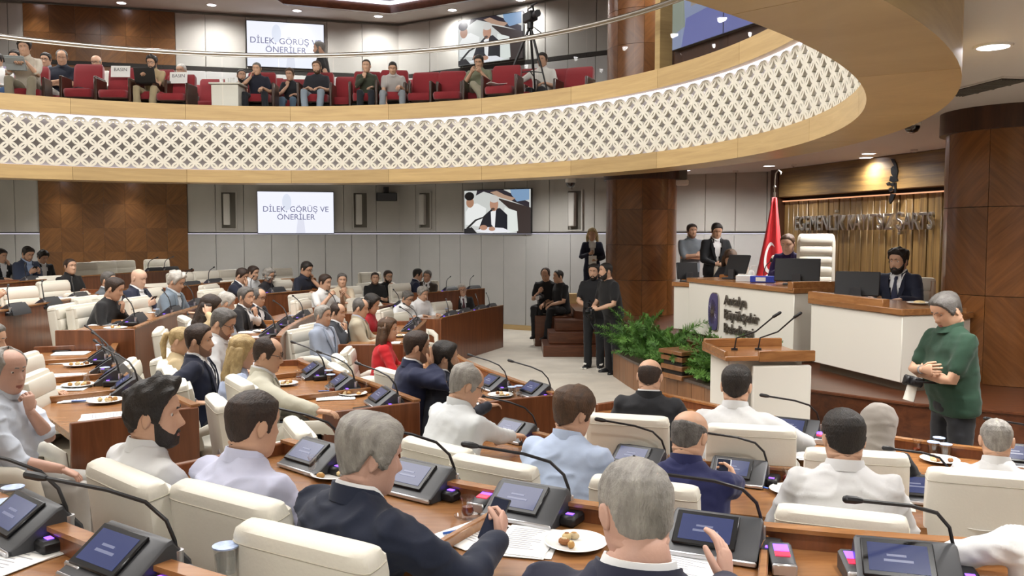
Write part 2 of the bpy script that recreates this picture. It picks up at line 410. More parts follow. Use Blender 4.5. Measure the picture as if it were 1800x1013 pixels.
# ------------------------------------------------------------------ the round balcony front
bal = thing('balcony', 'round balcony front with white lattice between two pale oak bands', 'balcony')
NS = 24
for i in range(NS):
    a0, a1 = 360*i/NS, 360*(i+1)/NS
    P = lambda r: arcpts(r, a0+.02, a1-.02, 8)
    mb = MB(); mb.strip(P(RR), P(RR+.5), ZS, ZS+.21); mb.strip(P(RR+.44), P(RR+.5), ZS+.21, ZC+.02); mb.build('lower_band', M_oak, bal)
    mb = MB(); mb.strip(P(RR), P(RR+.55), 4.05, ZG); mb.build('upper_band', M_oak, bal)
mb = MB(); mb.strip(arcpts(RR+.24, 0, 360, 120), arcpts(RR+.27, 0, 360, 120), ZS+.2, 4.06); mb.build('backing', M_latback, bal)
mb = MB(); mb.strip(arcpts(RR+.1, 0, 360, 120), arcpts(RR+.23, 0, 360, 120), 4.035, 4.048); mb.strip(arcpts(RR+.225, 0, 360, 120), arcpts(RR+.238, 0, 360, 120), 3.98, 4.04); mb.build('upper_light_strip', M_led, bal, smooth=False)
mb = MB(); mb.strip(arcpts(RR+.15, 0, 360, 120), arcpts(RR+.23, 0, 360, 120), ZS+.212, ZS+.222); mb.build('lower_light_strip', M_led, bal, smooth=False)
# lattice: interlaced circles cut into petals with a slot in each
LR_ = RR+.1; NC = 168; LA = 2*math.pi*LR_/NC; Z0L = ZS+.225; rC = LA/2
nrow = 6; 
def petal(u0, z0, u1, z1):
    """lens between two nodes; returns outer and inner outline in the unrolled plane"""
    dx, dz = u1-u0, z1-z0; L = math.hypot(dx, dz); ex, ez = dx/L, dz/L; nx, nz = -ez, ex
    w = .146*LA; out = []; n = 5
    for k in range(n+1):
        t = k/n; out.append((t*L, w*(4*t*(1-t))**.75+.006))
    for k in range(n, -1, -1):
        t = k/n; out.append((t*L, -w*(4*t*(1-t))**.75-.006))
    inn = []; N = len(out)
    for k in range(N):
        i = k if k <= n else 2*n+1-k; sgn = 1 if k <= n else -1
        t = .27+.46*(i/n); inn.append((t*L, sgn*(.034*LA*math.sin(math.pi*i/n))+1e-4*sgn))
    f = lambda q: (u0+ex*q[0]+nx*q[1], z0+ez*q[0]+nz*q[1])
    return [f(q) for q in out], [f(q) for q in inn]
RH = (4.02-Z0L)/7                    # height of one half row
def bend(u, z, r): a = u/LR_; return (RC[0]+r*math.cos(a), RC[1]+r*math.sin(a), z)
lat_cols = 7
for pi_ in range(NC//lat_cols):
    mb = MB()
    for c_ in range(pi_*lat_cols, (pi_+1)*lat_cols):
        for j in range(0, 7):
            z0 = Z0L+j*RH; uu = (c_+(.5 if j % 2 else 0))*LA
            for sx in (-.5, .5):
                z1 = z0+RH
                o_, i_ = petal(uu, z0, uu+sx*LA, z1)
                n = len(o_); V = [bend(u, z, LR_-.02) for u, z in o_]+[bend(u, z, LR_-.02) for u, z in i_]+[bend(u, z, LR_+.02) for u, z in o_]+[bend(u, z, LR_+.02) for u, z in i_]
                F = []
                for k in range(n):
                    q = (k+1) % n
                    F += [(k, n+k, n+q, q), (k, q, 2*n+q, 2*n+k), (n+k, 3*n+k, 3*n+q, n+q)]
                mb.add(V, F)
    mb.build('lattice_panel', M_lattice, bal, smooth=False)
# glass guard and handrail
guard = thing('balcony_guard', 'curved glass guard with a steel handrail along the balcony edge', 'railing')
M_glass = glass('guard_glass', (.96,.97,.97), .9, base=.02)
HR = ZG+.865
gp0, gp1 = -8, 188
mb = MB(); mb.tube([(*p, HR) for p in arcpts(RR+.2, gp0+20, gp1, 110)], .032, 10); mb.build('handrail', M_chrome, guard)
mb = MB(); mb.tube([(*p, HR-.034) for p in arcpts(RR+.2, gp0+20, gp1, 110)], .012, 6); mb.build('glass_clamp', M_chrome, guard)
na = 22
for i in range(na):
    a0 = gp0+20+(gp1-gp0-20)*i/na; a1 = gp0+20+(gp1-gp0-20)*(i+1)/na
    mb = MB(); mb.strip(arcpts(RR+.195, a0+.1, a1-.1, 6), arcpts(RR+.205, a0+.1, a1-.1, 6), ZG-.02, HR-.06); mb.build('glass_panel', M_glass, guard)
mb = MB(); mb.strip(arcpts(RR+.185, gp0+20, gp1, 110), arcpts(RR+.215, gp0+20, gp1, 110), ZG, ZG+.015); mb.build('base_channel', M_chrome, guard)
# wood and light trims under the balcony, far side
ut = thing('ceiling_coffer', 'brown wooden ceiling coffer edged in white under the far balcony', 'ceiling trim')
mb = MB(); mb.strip(arcpts(7.5, 40, 165, 40), arcpts(8.5, 40, 165, 40), ZC-.1, ZC+.01); mb.build('coffer_board', M_stagewood, ut)
mb = MB(); mb.strip(arcpts(7.44, 40, 165, 40), arcpts(7.5, 40, 165, 40), ZC-.13, ZC+.01); mb.strip(arcpts(8.5, 40, 165, 40), arcpts(8.56, 40, 165, 40), ZC-.11, ZC+.01); mb.build('coffer_edge', M_white, ut)

# ------------------------------------------------------------------ downlights
M_lens = mat('lamp_lens', '#fdf6ff', .4, emit=9)
dlm = MB(); dlm.cyl((0,0,-.012), .095, .01, 20); DL_lens = dlm.mesh('lens', M_lens)
dlm = MB(); dlm.lathe([(.097,-.014),(.115,-.014),(.118,0),(.097,0),(.097,-.014)], n=20, cap=False); DL_trim = dlm.mesh('trim_ring', M_white)
SPOT = {}
def downlight(x, y, z, label, power, key, group=None, spot=165):
    t = thing('downlight', label, 'ceiling light', (x, y, z), 0, group)
    link('lens', DL_lens, t); link('trim_ring', DL_trim, t)
    if key not in SPOT:
        d = bpy.data.lights.new('downlight_beam', 'SPOT'); d.energy = power; d.spot_size = R(spot); d.spot_blend = 1.0; d.shadow_soft_size = .09; d.color = (1,.98,.955); SPOT[key] = d
    o = bpy.data.objects.new('downlight_beam', SPOT[key]); COL.objects.link(o); o.location = (x, y, z-.03)
for px, py, lab in ((1746, 80, 'large bright downlight in the ceiling at upper right'), (1527, 269, 'downlight in the ceiling above the wood wall emblem'),
                    (1415, 266, 'downlight just below the balcony rim before the wood wall'), (1352, 291, 'downlight in the ceiling over the flag'),
                    (1484, 250, 'downlight half hidden by the balcony edge'), (383, 323, 'downlight under the far balcony beside the wood panel')):
    p = G(px, py, ZC); downlight(p.x, p.y, ZC, lab, DOWN_LOWER, 'low')
k_ = 0
for r_, da in ((7.75, 24), (11.0, 17)):  # rings of downlights added for even light under the balcony
    for a in range(0, 360, da):
        x, y = RC[0]+r_*math.cos(R(a)), RC[1]+r_*math.sin(R(a))
        if x > 7.5 or (WL0-Vector((x,y))).dot(nl) > -.9 or (WC-Vector((x,y))).dot(nr) > -.9 or (x > 3.2 and 6 < y < 15.2): continue
        downlight(x, y, ZC, 'round white downlight in the lower ceiling, hidden behind the balcony rim', DOWN_LOWER, 'low', 'downlights of the lower ceiling')
for x, y in ((5.4,8.6),(5.6,13.6),(6.0,10.9),(4.2,5.2)):  # single fill downlights added on the stage side
    downlight(x, y, ZC, 'round white downlight in the lower ceiling, hidden behind the balcony rim', DOWN_LOWER, 'low', 'downlights of the lower ceiling')
for px, py, lab in ((372, 8, 'gallery ceiling downlight over the wood panel, leftmost in view'), (522, 18, 'gallery ceiling downlight above the upper slide screen'),
                    (665, 28, 'gallery ceiling downlight by the cove corner'), (795, 17, 'gallery ceiling downlight above the left edge of the upper video screen'), (915, -1, 'gallery ceiling downlight at the frame top near the video camera')):
    p = G(px, py, 7.4); downlight(p.x, p.y, 7.4, lab, DOWN_UPPER, 'up')
for r_, a in [(9.0, a) for a in range(30, 190, 16)]+[(11.3, a) for a in range(96, 170, 12)]:  # extra downlights added to brighten the gallery and its walls
    p = (RC[0]+r_*math.cos(R(a)), RC[1]+r_*math.sin(R(a))); downlight(p[0], p[1], 7.4, 'round white downlight in the gallery ceiling, above the frame', DOWN_UPPER, 'up', 'downlights of the gallery ceiling')

for px, z_, key, pw_ in ((112, ZC, 'wash', 60), (232, ZC, 'wash', 60), (80, 7.4, 'wash', 60), (232, 7.4, 'wash', 60)):
    q = WL0+dl*along_l(px)+nl*.42
    downlight(q.x, q.y, z_, ('small downlight washing the left half of the ' if px < 150 else 'small downlight washing the right half of the ')+('lower' if z_ == ZC else 'gallery')+' wood panel', pw_, key, None, 100)
# ------------------------------------------------------------------ columns
def patch(r, h, a, m, n=7):
    mb = MB(); A = [(r*math.sin(x), -r*math.cos(x)) for x in np.linspace(-a/2+.004, a/2-.004, n)]; B = [((r-.03)*math.sin(x), -(r-.03)*math.cos(x)) for x in np.linspace(-a/2+.004, a/2-.004, n)]
    mb.strip(A, B, .003, h-.003); return mb.mesh('veneer_panel', m)
def column(label, x, y, r, parts, cat='column'):
    t = thing('column', label, cat, (x, y, 0))
    mb = MB()
    for z0, z1, rows in parts: mb.cyl((0,0,z0), r-.02, z1-z0, 32)
    mb.build('core', M_charcoal, t)
    n = 8
    for z0, z1, rows in parts:
        h = (z1-z0)/rows; ms = [patch(r, h, 2*math.pi/n, M_colA), patch(r, h, 2*math.pi/n, M_colB)]
        for i in range(n):
            for j in range(rows): link('veneer_panel', ms[(i+j) % 2], t, (0,0,z0+h*j), 2*math.pi*(i+.35)/n)
    return t
CL = (2.37, 15.7); CR = (5.07, 8.6)
t = column('round wood veneer column between the photographers and the podium', CL[0], CL[1], .64, ((.75, ZC-.15, 4), (ZG, 7.38, 5)))
mb = MB(); mb.cyl((0,0,ZC-.24), .69, .26, 40); mb.build('capital', M_dwood, t)
t = column('big dark wood veneer column at the right edge behind the man in green', CR[0], CR[1], .66, ((.75, ZC-.1, 3),))
mb = MB(); mb.cyl((0,0,ZC-.22), .72, .23, 40); mb.build('capital', M_dwood, t)
# ------------------------------------------------------------------ stage, stairs, podium wall
ST = .75
stage = thing('stage', 'dark mahogany stage platform carrying the podium desks', 'stage')
poly = [(1.2, 17.9), (1.2, 16.15), (1.75, 15.3), (1.95, 13.4), (2.28, 12.3), (2.42, 11.6), (2.83, 10.1), (2.9, 9.0), (2.74, 7.95), (3.45, 7.25), (4.4, 6.75), (10.3, 5.4), (10.3, 16.2), (5.6, 16.4), (1.6, 18.6)]
mb = MB(); mb.prism(poly, .02, ST-.03); mb.build('stage_body', M_stagewood, stage)
mb = MB(); mb.prism(poly, ST-.03, ST); mb.build('stage_floor', M_stagewood, stage)
def nosing(a, b, name='nosing'):
    mb = MB(); mb.tube([(a[0],a[1],ST-.012),(b[0],b[1],ST-.012)], .016, 6); mb.build(name, M_stagewood, stage)
for a, b in zip(poly[2:12], poly[3:13]): nosing(a, b)
stairs = thing('stairs', 'four brown wooden steps up to the stage beside the photographers', 'stairs')
for k, (px, py) in enumerate(((955, 628), (963, 605), (972, 582))):
    p = G(px, py, .2*k); y0 = p.y; z1 = .2*(k+1)
    mb = MB(); mb.box((p.x+.62, (y0+16.25)/2, (.2*k+z1)/2), (1.24-.04*k, 16.25-y0, .198), bev=.008); mb.build('step', M_stagewood, stairs)
bench = thing('side_bench', 'low wooden bench ledge by the back wall where two men in black sit', 'bench')
mb = MB(); mb.box((.82, 17.4, .3), (.74, 1.5, .6), bev=.01); mb.build('bench_body', M_stagewood, bench)
mb = MB(); mb.box((1.3, 17.9, .78), (.6, .1, .36), bev=.01); mb.build('bench_back', M_oak, bench)
# podium back wall with the motto and emblem
WA, WB = Vector((5.15, 16.2)), Vector((6.75, 10.6)); dW = (WB-WA).normalized(); LW = (WB-WA).length; aW = math.atan2(dW.y, dW.x)
pw = thing('podium_wall', 'walnut slat wall behind the podium carrying metal letters and an emblem', 'wall panel', (WA.x, WA.y, 0), aW)
# local: x along the wall, -y into the hall
zsplit = 2.83
n = 40
for i in range(n):
    mb = MB(); mb.box((LW*(i+.5)/n, .03+.012*(i % 2), (ST+zsplit)/2), (LW/n-.012, .06, zsplit-ST), bev=.01); mb.build('slat', M_backwall, pw)
mb = MB(); mb.box((LW/2, .12, (ST+ZC)/2), (LW, .05, ZC-ST)); mb.build('backing', M_charcoal, pw)
mb = MB(); mb.box((LW/2, -.03, (zsplit+ZC)/2+.03), (LW, .2, ZC-zsplit-.06), bev=.01); mb.build('upper_board', M_backwallH, pw)
mb = MB(); mb.box((LW/2, -.06, zsplit-.012), (LW-.1, .03, .02)); mb.build('light_strip', mat('warm_strip', '#ffb080', emit=1.0), pw)
mb = MB(); mb.box((-.12, 0, (ST+ZC)/2), (.24, .3, ZC-ST)); mb.build('end_post', M_dwood, pw)
def wall_px(px, py, out=.05):
    """place on the podium wall plane in its local frame"""
    d = ray(px, py); o = Vector((0,0,CAMH)); nn = Vector((dW.y, -dW.x, 0)); t = (Vector((WA.x,WA.y,0))-o).dot(nn)/Vector(d).dot(nn)
    q = o+Vector(d)*t; return (q.x-WA.x)*dW.x+(q.y-WA.y)*dW.y, q.z
xa, za = wall_px(1407, 387); xb, zb = wall_px(1650, 390)
hL = .34
tm = frame_M((0, -.12, 2.42), (1,0,0))
mot = text_mesh('EGEMENLİK KAYITSIZ ŞARTS', .36, M_chrome, .025, pw, 'motto_letters', align='LEFT', bevel=.004)
bb = [Vector(c) for c in mot.bound_box]; wd = max(b.x for b in bb)-min(b.x for b in bb)
sx = (xb-xa)/wd; mot.matrix_basis = Matrix.Translation((xa, -.1, zb)) @ Matrix.Rotation(math.pi/2, 4, 'X') @ Matrix.Diagonal((sx, 1.0, 1, 1))
# emblem: curved cap line, brow, cheek and collar pieces of dark metal
em = MB()
ex, ez = wall_px(1580, 320)
S = 1.0
def blob(pts, z=.05):
    pts = [(ex+(x-1580)*.0122, ez-(y-320)*.0092) for x, y in pts]
    n = len(pts); a = sum(pts[i][0]*pts[(i+1)%n][1]-pts[(i+1)%n][0]*pts[i][1] for i in range(n))
    if a < 0: pts = pts[::-1]
    V = [(x, -.15, zz) for x, zz in pts]+[(x, -.125, zz) for x, zz in pts]
    em.add(V, [tuple(range(n)), tuple(range(2*n-1, n-1, -1))]+[(i, n+i, n+(i+1)%n, (i+1)%n) for i in range(n)])
blob([(1578,281),(1584,283),(1589,291),(1592,303),(1590,316),(1588,303),(1584,292)])
blob([(1583,294),(1588,302),(1589,314),(1585,314),(1580,306),(1579,298)])
blob([(1579,310),(1590,313),(1592,319),(1584,321),(1577,318)])
blob([(1571,322),(1577,320),(1579,324),(1574,326)]); blob([(1580,322),(1586,322),(1586,327),(1580,327)])
blob([(1586,326),(1589,322),(1590,338),(1587,340)]); blob([(1576,331),(1582,329),(1584,335),(1578,337)])
blob([(1580,340),(1588,341),(1585,350),(1579,357),(1577,352)])
em.build('emblem', mat('dark_metal', '#2a2a2c', .3, metal=.8), pw)

# ------------------------------------------------------------------ planter with ferns
pl = thing('planter', 'curved wooden planter with a stone rim in front of the podium', 'planter')
fr = smooth_line([(1.57,13.15), (1.72,12.0), (1.97,10.95), (2.3,10.1), (2.42,9.3), (2.45,8.2)], .3)
nrm = []
for i in range(len(fr)):
    d = (fr[min(i+1,len(fr)-1)]-fr[max(i-1,0)]).normalized(); nrm.append(Vector((-d.y, d.x)))
inn = lambda k: [p+n_*k for p, n_ in zip(fr, nrm)]
for i in range(len(fr)-1):
    mb = MB(); a, b = fr[i], fr[i+1]; e = (b-a).normalized()*.004
    A = [a+e, b-e]; B = [q+nrm[i]*.05 for q in A]; mb.strip(A, B, .0, .38); mb.build('panel', M_plantwood, pl)
mb = MB(); mb.strip(inn(-.02), inn(.2), .38, .415); mb.build('stone_rim', M_marble, pl)
mb = MB(); mb.strip(inn(.06), inn(.48), .05, .36); mb.build('soil', mat('soil', '#2c2118', .95, var=.4, vscale=20), pl)
vb = thing('vent_box', 'slatted wooden vent box half buried among the ferns', 'box', (2.16, 10.75, .36), R(-62))
for k in range(3):
    mb = MB(); mb.box((0, 0, .05+.115*k), (.42, .36, .06), bev=.006); mb.build('slat', M_plantwood, vb)
mb = MB(); mb.box((0, 0, .17), (.36, .3, .32)); mb.build('core', M_charcoal, vb)
mb = MB(); mb.box((0, 0, .36), (.46, .4, .05), bev=.006); mb.build('lid', M_plantwood, vb)
M_fern = [mat('fern_green', '#4f7a34', .6, var=.3, vscale=9), mat('fern_light', '#6c9a45', .6, var=.25, vscale=9)]
fr_meshes = []
for v in range(4):
    rr = random.Random(v); mb = MB(); L = .5+.1*v
    pts = [Vector((0, L*t*.8, L*(.9*t-.55*t*t))) for t in np.linspace(0, 1, 7)]
    mb.tube(pts, [.005*(1-.6*t) for t in np.linspace(0,1,7)], 4)
    mb.cur = 1
    for k in range(150):
        t = .1+.9*rr.random(); i = min(int(t*6), 5); p = pts[i].lerp(pts[i+1], t*6-i); tang = (pts[i+1]-pts[i]).normalized()
        a = rr.random()*6.28; side = (Vector((1,0,0))*math.cos(a)+tang.cross(Vector((1,0,0)))*math.sin(a))
        ln = (.075*math.sin(math.pi*min(1, .12+t*.85))+.015)*(.7+.5*rr.random()); d = (side+tang*.6).normalized()*ln
        wv = d.cross(tang).normalized()*.006
        mb.add([p, p+d*.5+wv, p+d, p+d*.5-wv], [(0,1,2,3)])
    fr_meshes.append([mb.mesh('frond', [M_fern[k], M_fern[(k+v) % 2]], smooth=False) for k in (0,1)])
fern_at = [((1.78,12.75), 'leftmost bushy green fern in the planter by the photographers'), ((1.95,12.1), 'bright feathery fern in the left half of the planter'),
           ((2.02,11.45), 'tall feathery fern rising before the white podium front'), ((2.2,11.05), 'drooping fern just left of the slatted vent box'),
           ((2.45,10.35), 'small fern hanging over the vent box corner'), ((2.62,9.8), 'upright fern below the podium lettering'),
           ((2.68,9.15), 'fern squeezed between vent box and lectern'), ((1.9,12.5), 'broad fern spilling over the stone rim at left')]
for i, ((x, y), lab) in enumerate(fern_at):
    rr = random.Random(40+i)
    t = thing('fern', lab, 'plant', (x, y, .36))
    for k in range(26):
        o = link('frond', fr_meshes[rr.randrange(4)][rr.randrange(2)], t); s = (.75+.5*rr.random())*(1.15 if i in (2,5) else 1)
        o.rotation_euler = (R(rr.uniform(-5, 48)), R(rr.uniform(-15,15)), rr.random()*6.28); o.scale = (s, s, s)

# ------------------------------------------------------------------ podium furniture
def counter(name, label, P, z0, z1, depth, top=.06, lip=True, cat='desk', plinth=.1):
    """white fronted counter; P = plan front-left and front-right corners"""
    a, b = Vector(P[0]), Vector(P[1]); L = (b-a).length; rz = math.atan2((b-a).y, (b-a).x)
    t = thing(name, label, cat, (a.x, a.y, z0), rz)
    mb = MB(); mb.box((L/2, depth/2, plinth+(z1-z0-plinth-top)/2), (L, depth, z1-z0-plinth-top), bev=.006); mb.build('white_front', M_white, t)
    mb = MB(); mb.box((L/2, depth/2+.05, plinth/2), (L-.08, depth-.1, plinth)); mb.build('plinth', mat('plinth_bronze', '#6f6355', .4, metal=.4), t)
    mb = MB(); mb.box((L/2, depth/2, z1-z0-top/2), (L+.05, depth+.05, top), bev=.006); mb.build('wood_top', M_desktop, t)
    return t, L
main, Lm = counter('podium_desk', 'white main podium desk with metal lettering and a wooden top', ((2.45,11.8),(3.15,9.5)), ST, 1.6, .66)
# raised wood lip along the top, opening to the right
mb = MB(); mb.box((Lm*.985, .3, .87), (.1, .66, .1), bev=.006); mb.build('raised_lip', M_desktop, main)
mb = MB(); mb.box((Lm*.3, .5, .87), (Lm*.5, .2, .05), bev=.006); mb.build('rear_shelf', M_desktop, main)
tx = text_mesh('Antalya\nBüyükşehir\nBelediyesi', .17, [mat('sign_metal', '#6d675f', .35, metal=.7)], .006, main, 'lettering', align='LEFT', line=1.05, bevel=.003)
tx.matrix_basis = Matrix.Translation((Lm*.40, -.02, .43)) @ Matrix.Rotation(math.pi/2, 4, 'X')
lg = thing('sign_emblem', 'violet rounded emblem with a silver sunburst on the podium front', 'emblem', (0,0,0)); 
lg.location = main.location; lg.rotation_euler = main.rotation_euler
mb = MB(); ol = [(-.115+ .23*0, -.2)]
pts = []
for a in np.linspace(0, 360, 29)[:-1]:
    x, z = math.cos(R(a)), math.sin(R(a)); pts.append((.115*math.copysign(abs(x)**(.9 if x < 0 else .35), x), .24*math.copysign(abs(z)**(.9 if x < 0 else .45), z)))
def plate(mb, pts, cx, cz, y0, y1):
    n = len(pts); V = [(cx+x, y0, cz+z) for x, z in pts]+[(cx+x, y1, cz+z) for x, z in pts]
    mb.add(V, [tuple(range(n)), tuple(range(2*n-1, n-1, -1))]+[(i, n+i, n+(i+1)%n, (i+1)%n) for i in range(n)])
plate(mb, pts, Lm*.29, .44, -.03, -.008); mb.build('disc', mat('violet_enamel', '#5a5480', .3, metal=.3), lg)
mb = MB(); plate(mb, [(x*1.07, z*1.05) for x, z in pts], Lm*.29, .44, -.02, -.004); mb.build('rim', M_chrome, lg)
mb = MB()
for k in range(24):
    a = R(15*k); c_, s_ = math.cos(a), math.sin(a)
    q = [(c_*.035-s_*.003, s_*.035+c_*.003), (c_*.035+s_*.003, s_*.035-c_*.003), (c_*.1, s_*.16)]
    plate(mb, q, Lm*.29, .44, -.036, -.03)
plate(mb, [(math.cos(R(a))*.03, math.sin(R(a))*.03) for a in range(0, 360, 30)], Lm*.29, .44, -.04, -.03)
mb.build('sunburst', M_chrome, lg)
side, Ls = counter('podium_desk', 'white side return of the main podium desk under the tall white chair', ((3.82,9.75),(4.5,9.95)), ST, 1.5, .6)
ld, _ = counter('podium_desk', 'small white podium desk left of the main one with a laptop', ((2.31,12.15),(2.56,11.95)), ST, 1.52, .5)
mb = MB(); mb.box((.14, .35, .8), (.3,.2,.05)); mb.build('shelf', M_desktop, ld)
clerk, Lc = counter('podium_desk', 'white clerk desk with a wooden top before the bearded man', ((3.2,9.1),(3.56,7.75)), ST, 1.52, .66, plinth=.09)
mb = MB(); mb.box((Lc*.4, .02, .79), (Lc*.85, .08, .1), bev=.006); mb.build('raised_lip', M_desktop, clerk)
ws = [(3.86,8.12),(4.45,8.55)]
wing, Lw = counter('podium_desk', 'side wing of the clerk desk next to the dark column', ((4.2,7.98),(4.45,8.25)), ST, 1.45, .3)
# lectern
lec = thing('lectern', 'white lectern with a wooden reading top and two thin microphones', 'lectern', (2.24, 7.35, 0), R(4)); lec.scale = (1, 1, .95)
mb = MB(); mb.box((.1, 0, .56), (.52, .06, 1.12), bev=.012); mb.build('front_panel', M_white, lec)
mb = MB(); mb.box((-.02, .32, .58), (.66, .52, 1.16), bev=.01); mb.build('body', M_white, lec)
mb = MB(); mb.box((-.03, .3, 1.19), (.76, .7, .045), bev=.006); mb.build('wood_top', M_desktop, lec)
for c_, d_ in (((-.03, .62, 1.25), (.74, .05, .08)), ((.13, -.04, 1.21), (.5, .03, .1)), ((-.4, .3, 1.23), (.03, .66, .06))):
    mb = MB(); mb.box(c_, d_, bev=.006); mb.build('raised_edge', M_desktop, lec)
for q, (x0, top) in enumerate(((-.2, (.08,.15,1.55)), (.02, (.25,.1,1.55)))):
    mb = MB(); mb.cyl((x0,.35,1.21), .03, .02, 12); mb.tube([(x0,.35,1.22), (x0+.01,.33,1.33), Vector((x0,.35,1.22)).lerp(Vector(top), .55), top], .007, 6); mb.build('microphone_stem', M_black, lec)
    d = Vector(top)-Vector((x0,.35,1.3)); mb = MB(); mb.tube([top, Vector(top)+d.normalized()*.07], .014, 8, round_ends=True); mb.build('microphone_head', M_black, lec)
sb = thing('step_block', 'small wooden step block beside the lectern at the stage edge', 'step', (2.98, 8.25, 0))
mb = MB(); mb.box((0, 0, .25), (.5, .4, .5), bev=.008); mb.build('tread', M_walnut, sb)
mb = MB(); mb.box((0, .1, .53), (.4, .2, .05), bev=.005); mb.build('upper_tread', M_walnut, sb)
# flag on a pole
fl = thing('flag', 'red flag with white crescent and star on a pole with a metal finial', 'flag', (3.95, 12.9, ST), R(-12))
mb = MB(); mb.cyl((0,0,0), .16, .03, 20); mb.cyl((0,0,.03), .02, 2.05, 10); mb.build('pole', M_chrome, fl)
mb = MB(); mb.tube([(0,0,2.08),(0,0,2.28),(.01,0,2.36),(.05,0,2.41),(.085,0,2.38),(.08,0,2.34)], .011, 6); mb.ball((0,0,2.16), .025); mb.build('finial', M_chrome, fl)
M_red = mat('flag_red', '#c8141e', .6, sheen=.3); 
mb = MB(); rs = []
for i in range(15):
    t = i/14; z = 2.0-1.75*t; wdt = .045+.33*t**1.15; row = []
    for j in range(17):
        s = j/16; x = -wdt*1.0+s*wdt*1.7; y = -.055-.05*math.sin(s*11)*(.35+.65*t)-.015
        row.append((x, y, z-.06*math.sin(s*3.0)*t))
    rs.append(row)
mb.add([p for r in rs for p in r], [(i*17+j, (i+1)*17+j, (i+1)*17+j+1, i*17+j+1) for i in range(14) for j in range(16)])
fo = mb.build('cloth', M_red, fl); fo.modifiers.new('thick', 'SOLIDIFY').thickness = .006
def on_flag(u, v):   # unit cloth coordinates to a point just in front
    t = v; wdt = .045+.33*t**1.15; x = -wdt*1.0+u*wdt*1.7; return (x, -.055-.05*math.sin(u*11)*(.35+.65*t)-.03, 2.0-1.75*t-.06*math.sin(u*3)*t)
mb = MB(); out = []; inn_ = []
for a in np.linspace(45, 315, 20):
    out.append((.42+.26*math.cos(R(a))*1.0, .50+.13*math.sin(R(a)))); 
for a in np.linspace(58, 302, 20): inn_.append((.48+.215*math.cos(R(a)), .50+.105*math.sin(R(a))))
V = [on_flag(*p) for p in out]+[on_flag(*p) for p in inn_]; mb.add(V, [(k, k+1, 20+k+1, 20+k) for k in range(19)])
mb.build('crescent', mat('flag_white', '#f0eeee', .6), fl)
mb = MB(); P = []
for k in range(10):
    rr_ = .17 if k % 2 == 0 else .07; P.append((.34+rr_*math.sin(R(36*k))*.95, .735-rr_*.5*math.cos(R(36*k))))
mb.add([on_flag(.34,.735)]+[on_flag(*p) for p in P], [(0, 1+k, 1+(k+1) % 10) for k in range(10)])
mb.build('star', mat('flag_white', '#f0eeee', .6), fl)
# monitors, laptops and desk things on the podium
def monitor(label, loc, rz, wd=.5, h=.3, lean=14, cat='monitor', stand=True):
    t = thing('desk_monitor', label, cat, loc, rz)       # screen looks along +y, its back to -y
    M = Matrix.Translation((0,0,.02)) @ Matrix.Rotation(R(-lean), 4, 'X')
    mb = MB(); mb.box((0,0,h/2+.02), (wd,.03,h), bev=.008); m_ = mb.mesh('housing', M_black); m_.transform(M); link('housing', m_, t)
    mb = MB(); mb.box((0,.0165,h/2+.02), (wd-.03,.003,h-.03)); m_ = mb.mesh('screen', mat('screen_dim', '#39405a', .2, emit=.4)); m_.transform(M); link('screen', m_, t)
    mb = MB(); mb.box((0,-.02,.01), (wd*.55,.2,.02), bev=.005); mb.box((0,-.04,.07), (.1,.03,.12)); mb.build('stand', M_dark, t)
    return t
p = G(1398, 489, 1.58)
monitor('large black touch monitor on the main podium desk before the woman', (3.38, 10.12, 1.601), R(-26), .52, .28)
monitor('black touch monitor on the clerk desk before the bearded man', (3.58, 8.85, 1.521), R(-30), .44, .26, 16)
monitor('slim black monitor seen edge-on at the left of the podium desk', (2.98, 11.45, 1.601), R(-62), .4, .3, 20)
monitor('small black laptop on the left podium desk', (2.52, 12.2, 1.521), R(20), .34, .24, 10)
def small(name, label, cat, loc, builds, rz=0, group=None):
    t = thing(name, label, cat, loc, rz, group)
    for nm, f, m in builds:
        mb = MB(); f(mb); mb.build(nm, m, t)
    return t
M_paper = mat('paper', '#f2f1ee', .8); M_ink = mat('print_grey', '#a6a6ab', .8)
M_blue = mat('blue_card', '#3347b0', .5)
small('ring_binder', 'blue ring binder with a white label lying on the podium desk', 'binder', (3.12, 10.6, 1.602), [('cover', lambda m: m.box((0,0,.04), (.3,.09,.08), bev=.006), M_blue), ('label', lambda m: m.box((-.02,-.047,.04), (.12,.004,.05)), M_paper)], R(-24))
small('paper_stack', 'stack of white papers beside the blue binder on the podium', 'papers', (2.98, 10.9, 1.602), [('sheets', lambda m: [m.box((rnd.uniform(-.004,.004),0,.006+.012*k), (.21,.2,.011)) for k in range(6)], M_paper)], R(-20))
small('pump_bottle', 'white pump bottle of hand gel on the podium desk', 'bottle', (3.1, 11.05, 1.602), [('bottle', lambda m: m.lathe([(.04,0),(.042,.02),(.042,.1),(.03,.125),(.015,.14)], n=14), M_paper), ('pump', lambda m: (m.cyl((0,0,.14), .008, .04, 8), m.box((.025,0,.182), (.07,.018,.014), bev=.004)), M_white)])
for k, (x, y) in enumerate(((3.02, 11.25), (3.1, 11.22), (3.0, 11.14))):
    small('cup', ('white cup at the back left of the podium tray', 'white cup next to the hand gel bottle', 'white cup nearest the edge of the podium tray')[k], 'cup', (x, y, 1.602), [('bowl', lambda m: m.lathe([(.022,0),(.036,.03),(.038,.075),(.034,.075),(.03,.03),(.0,.012)], n=14), M_paper), ('handle', lambda m: m.tube([(.036,0,.06),(.06,0,.055),(.06,0,.03),(.036,0,.022)], .005, 6), M_paper)], 0, 'white cups on the podium tray')
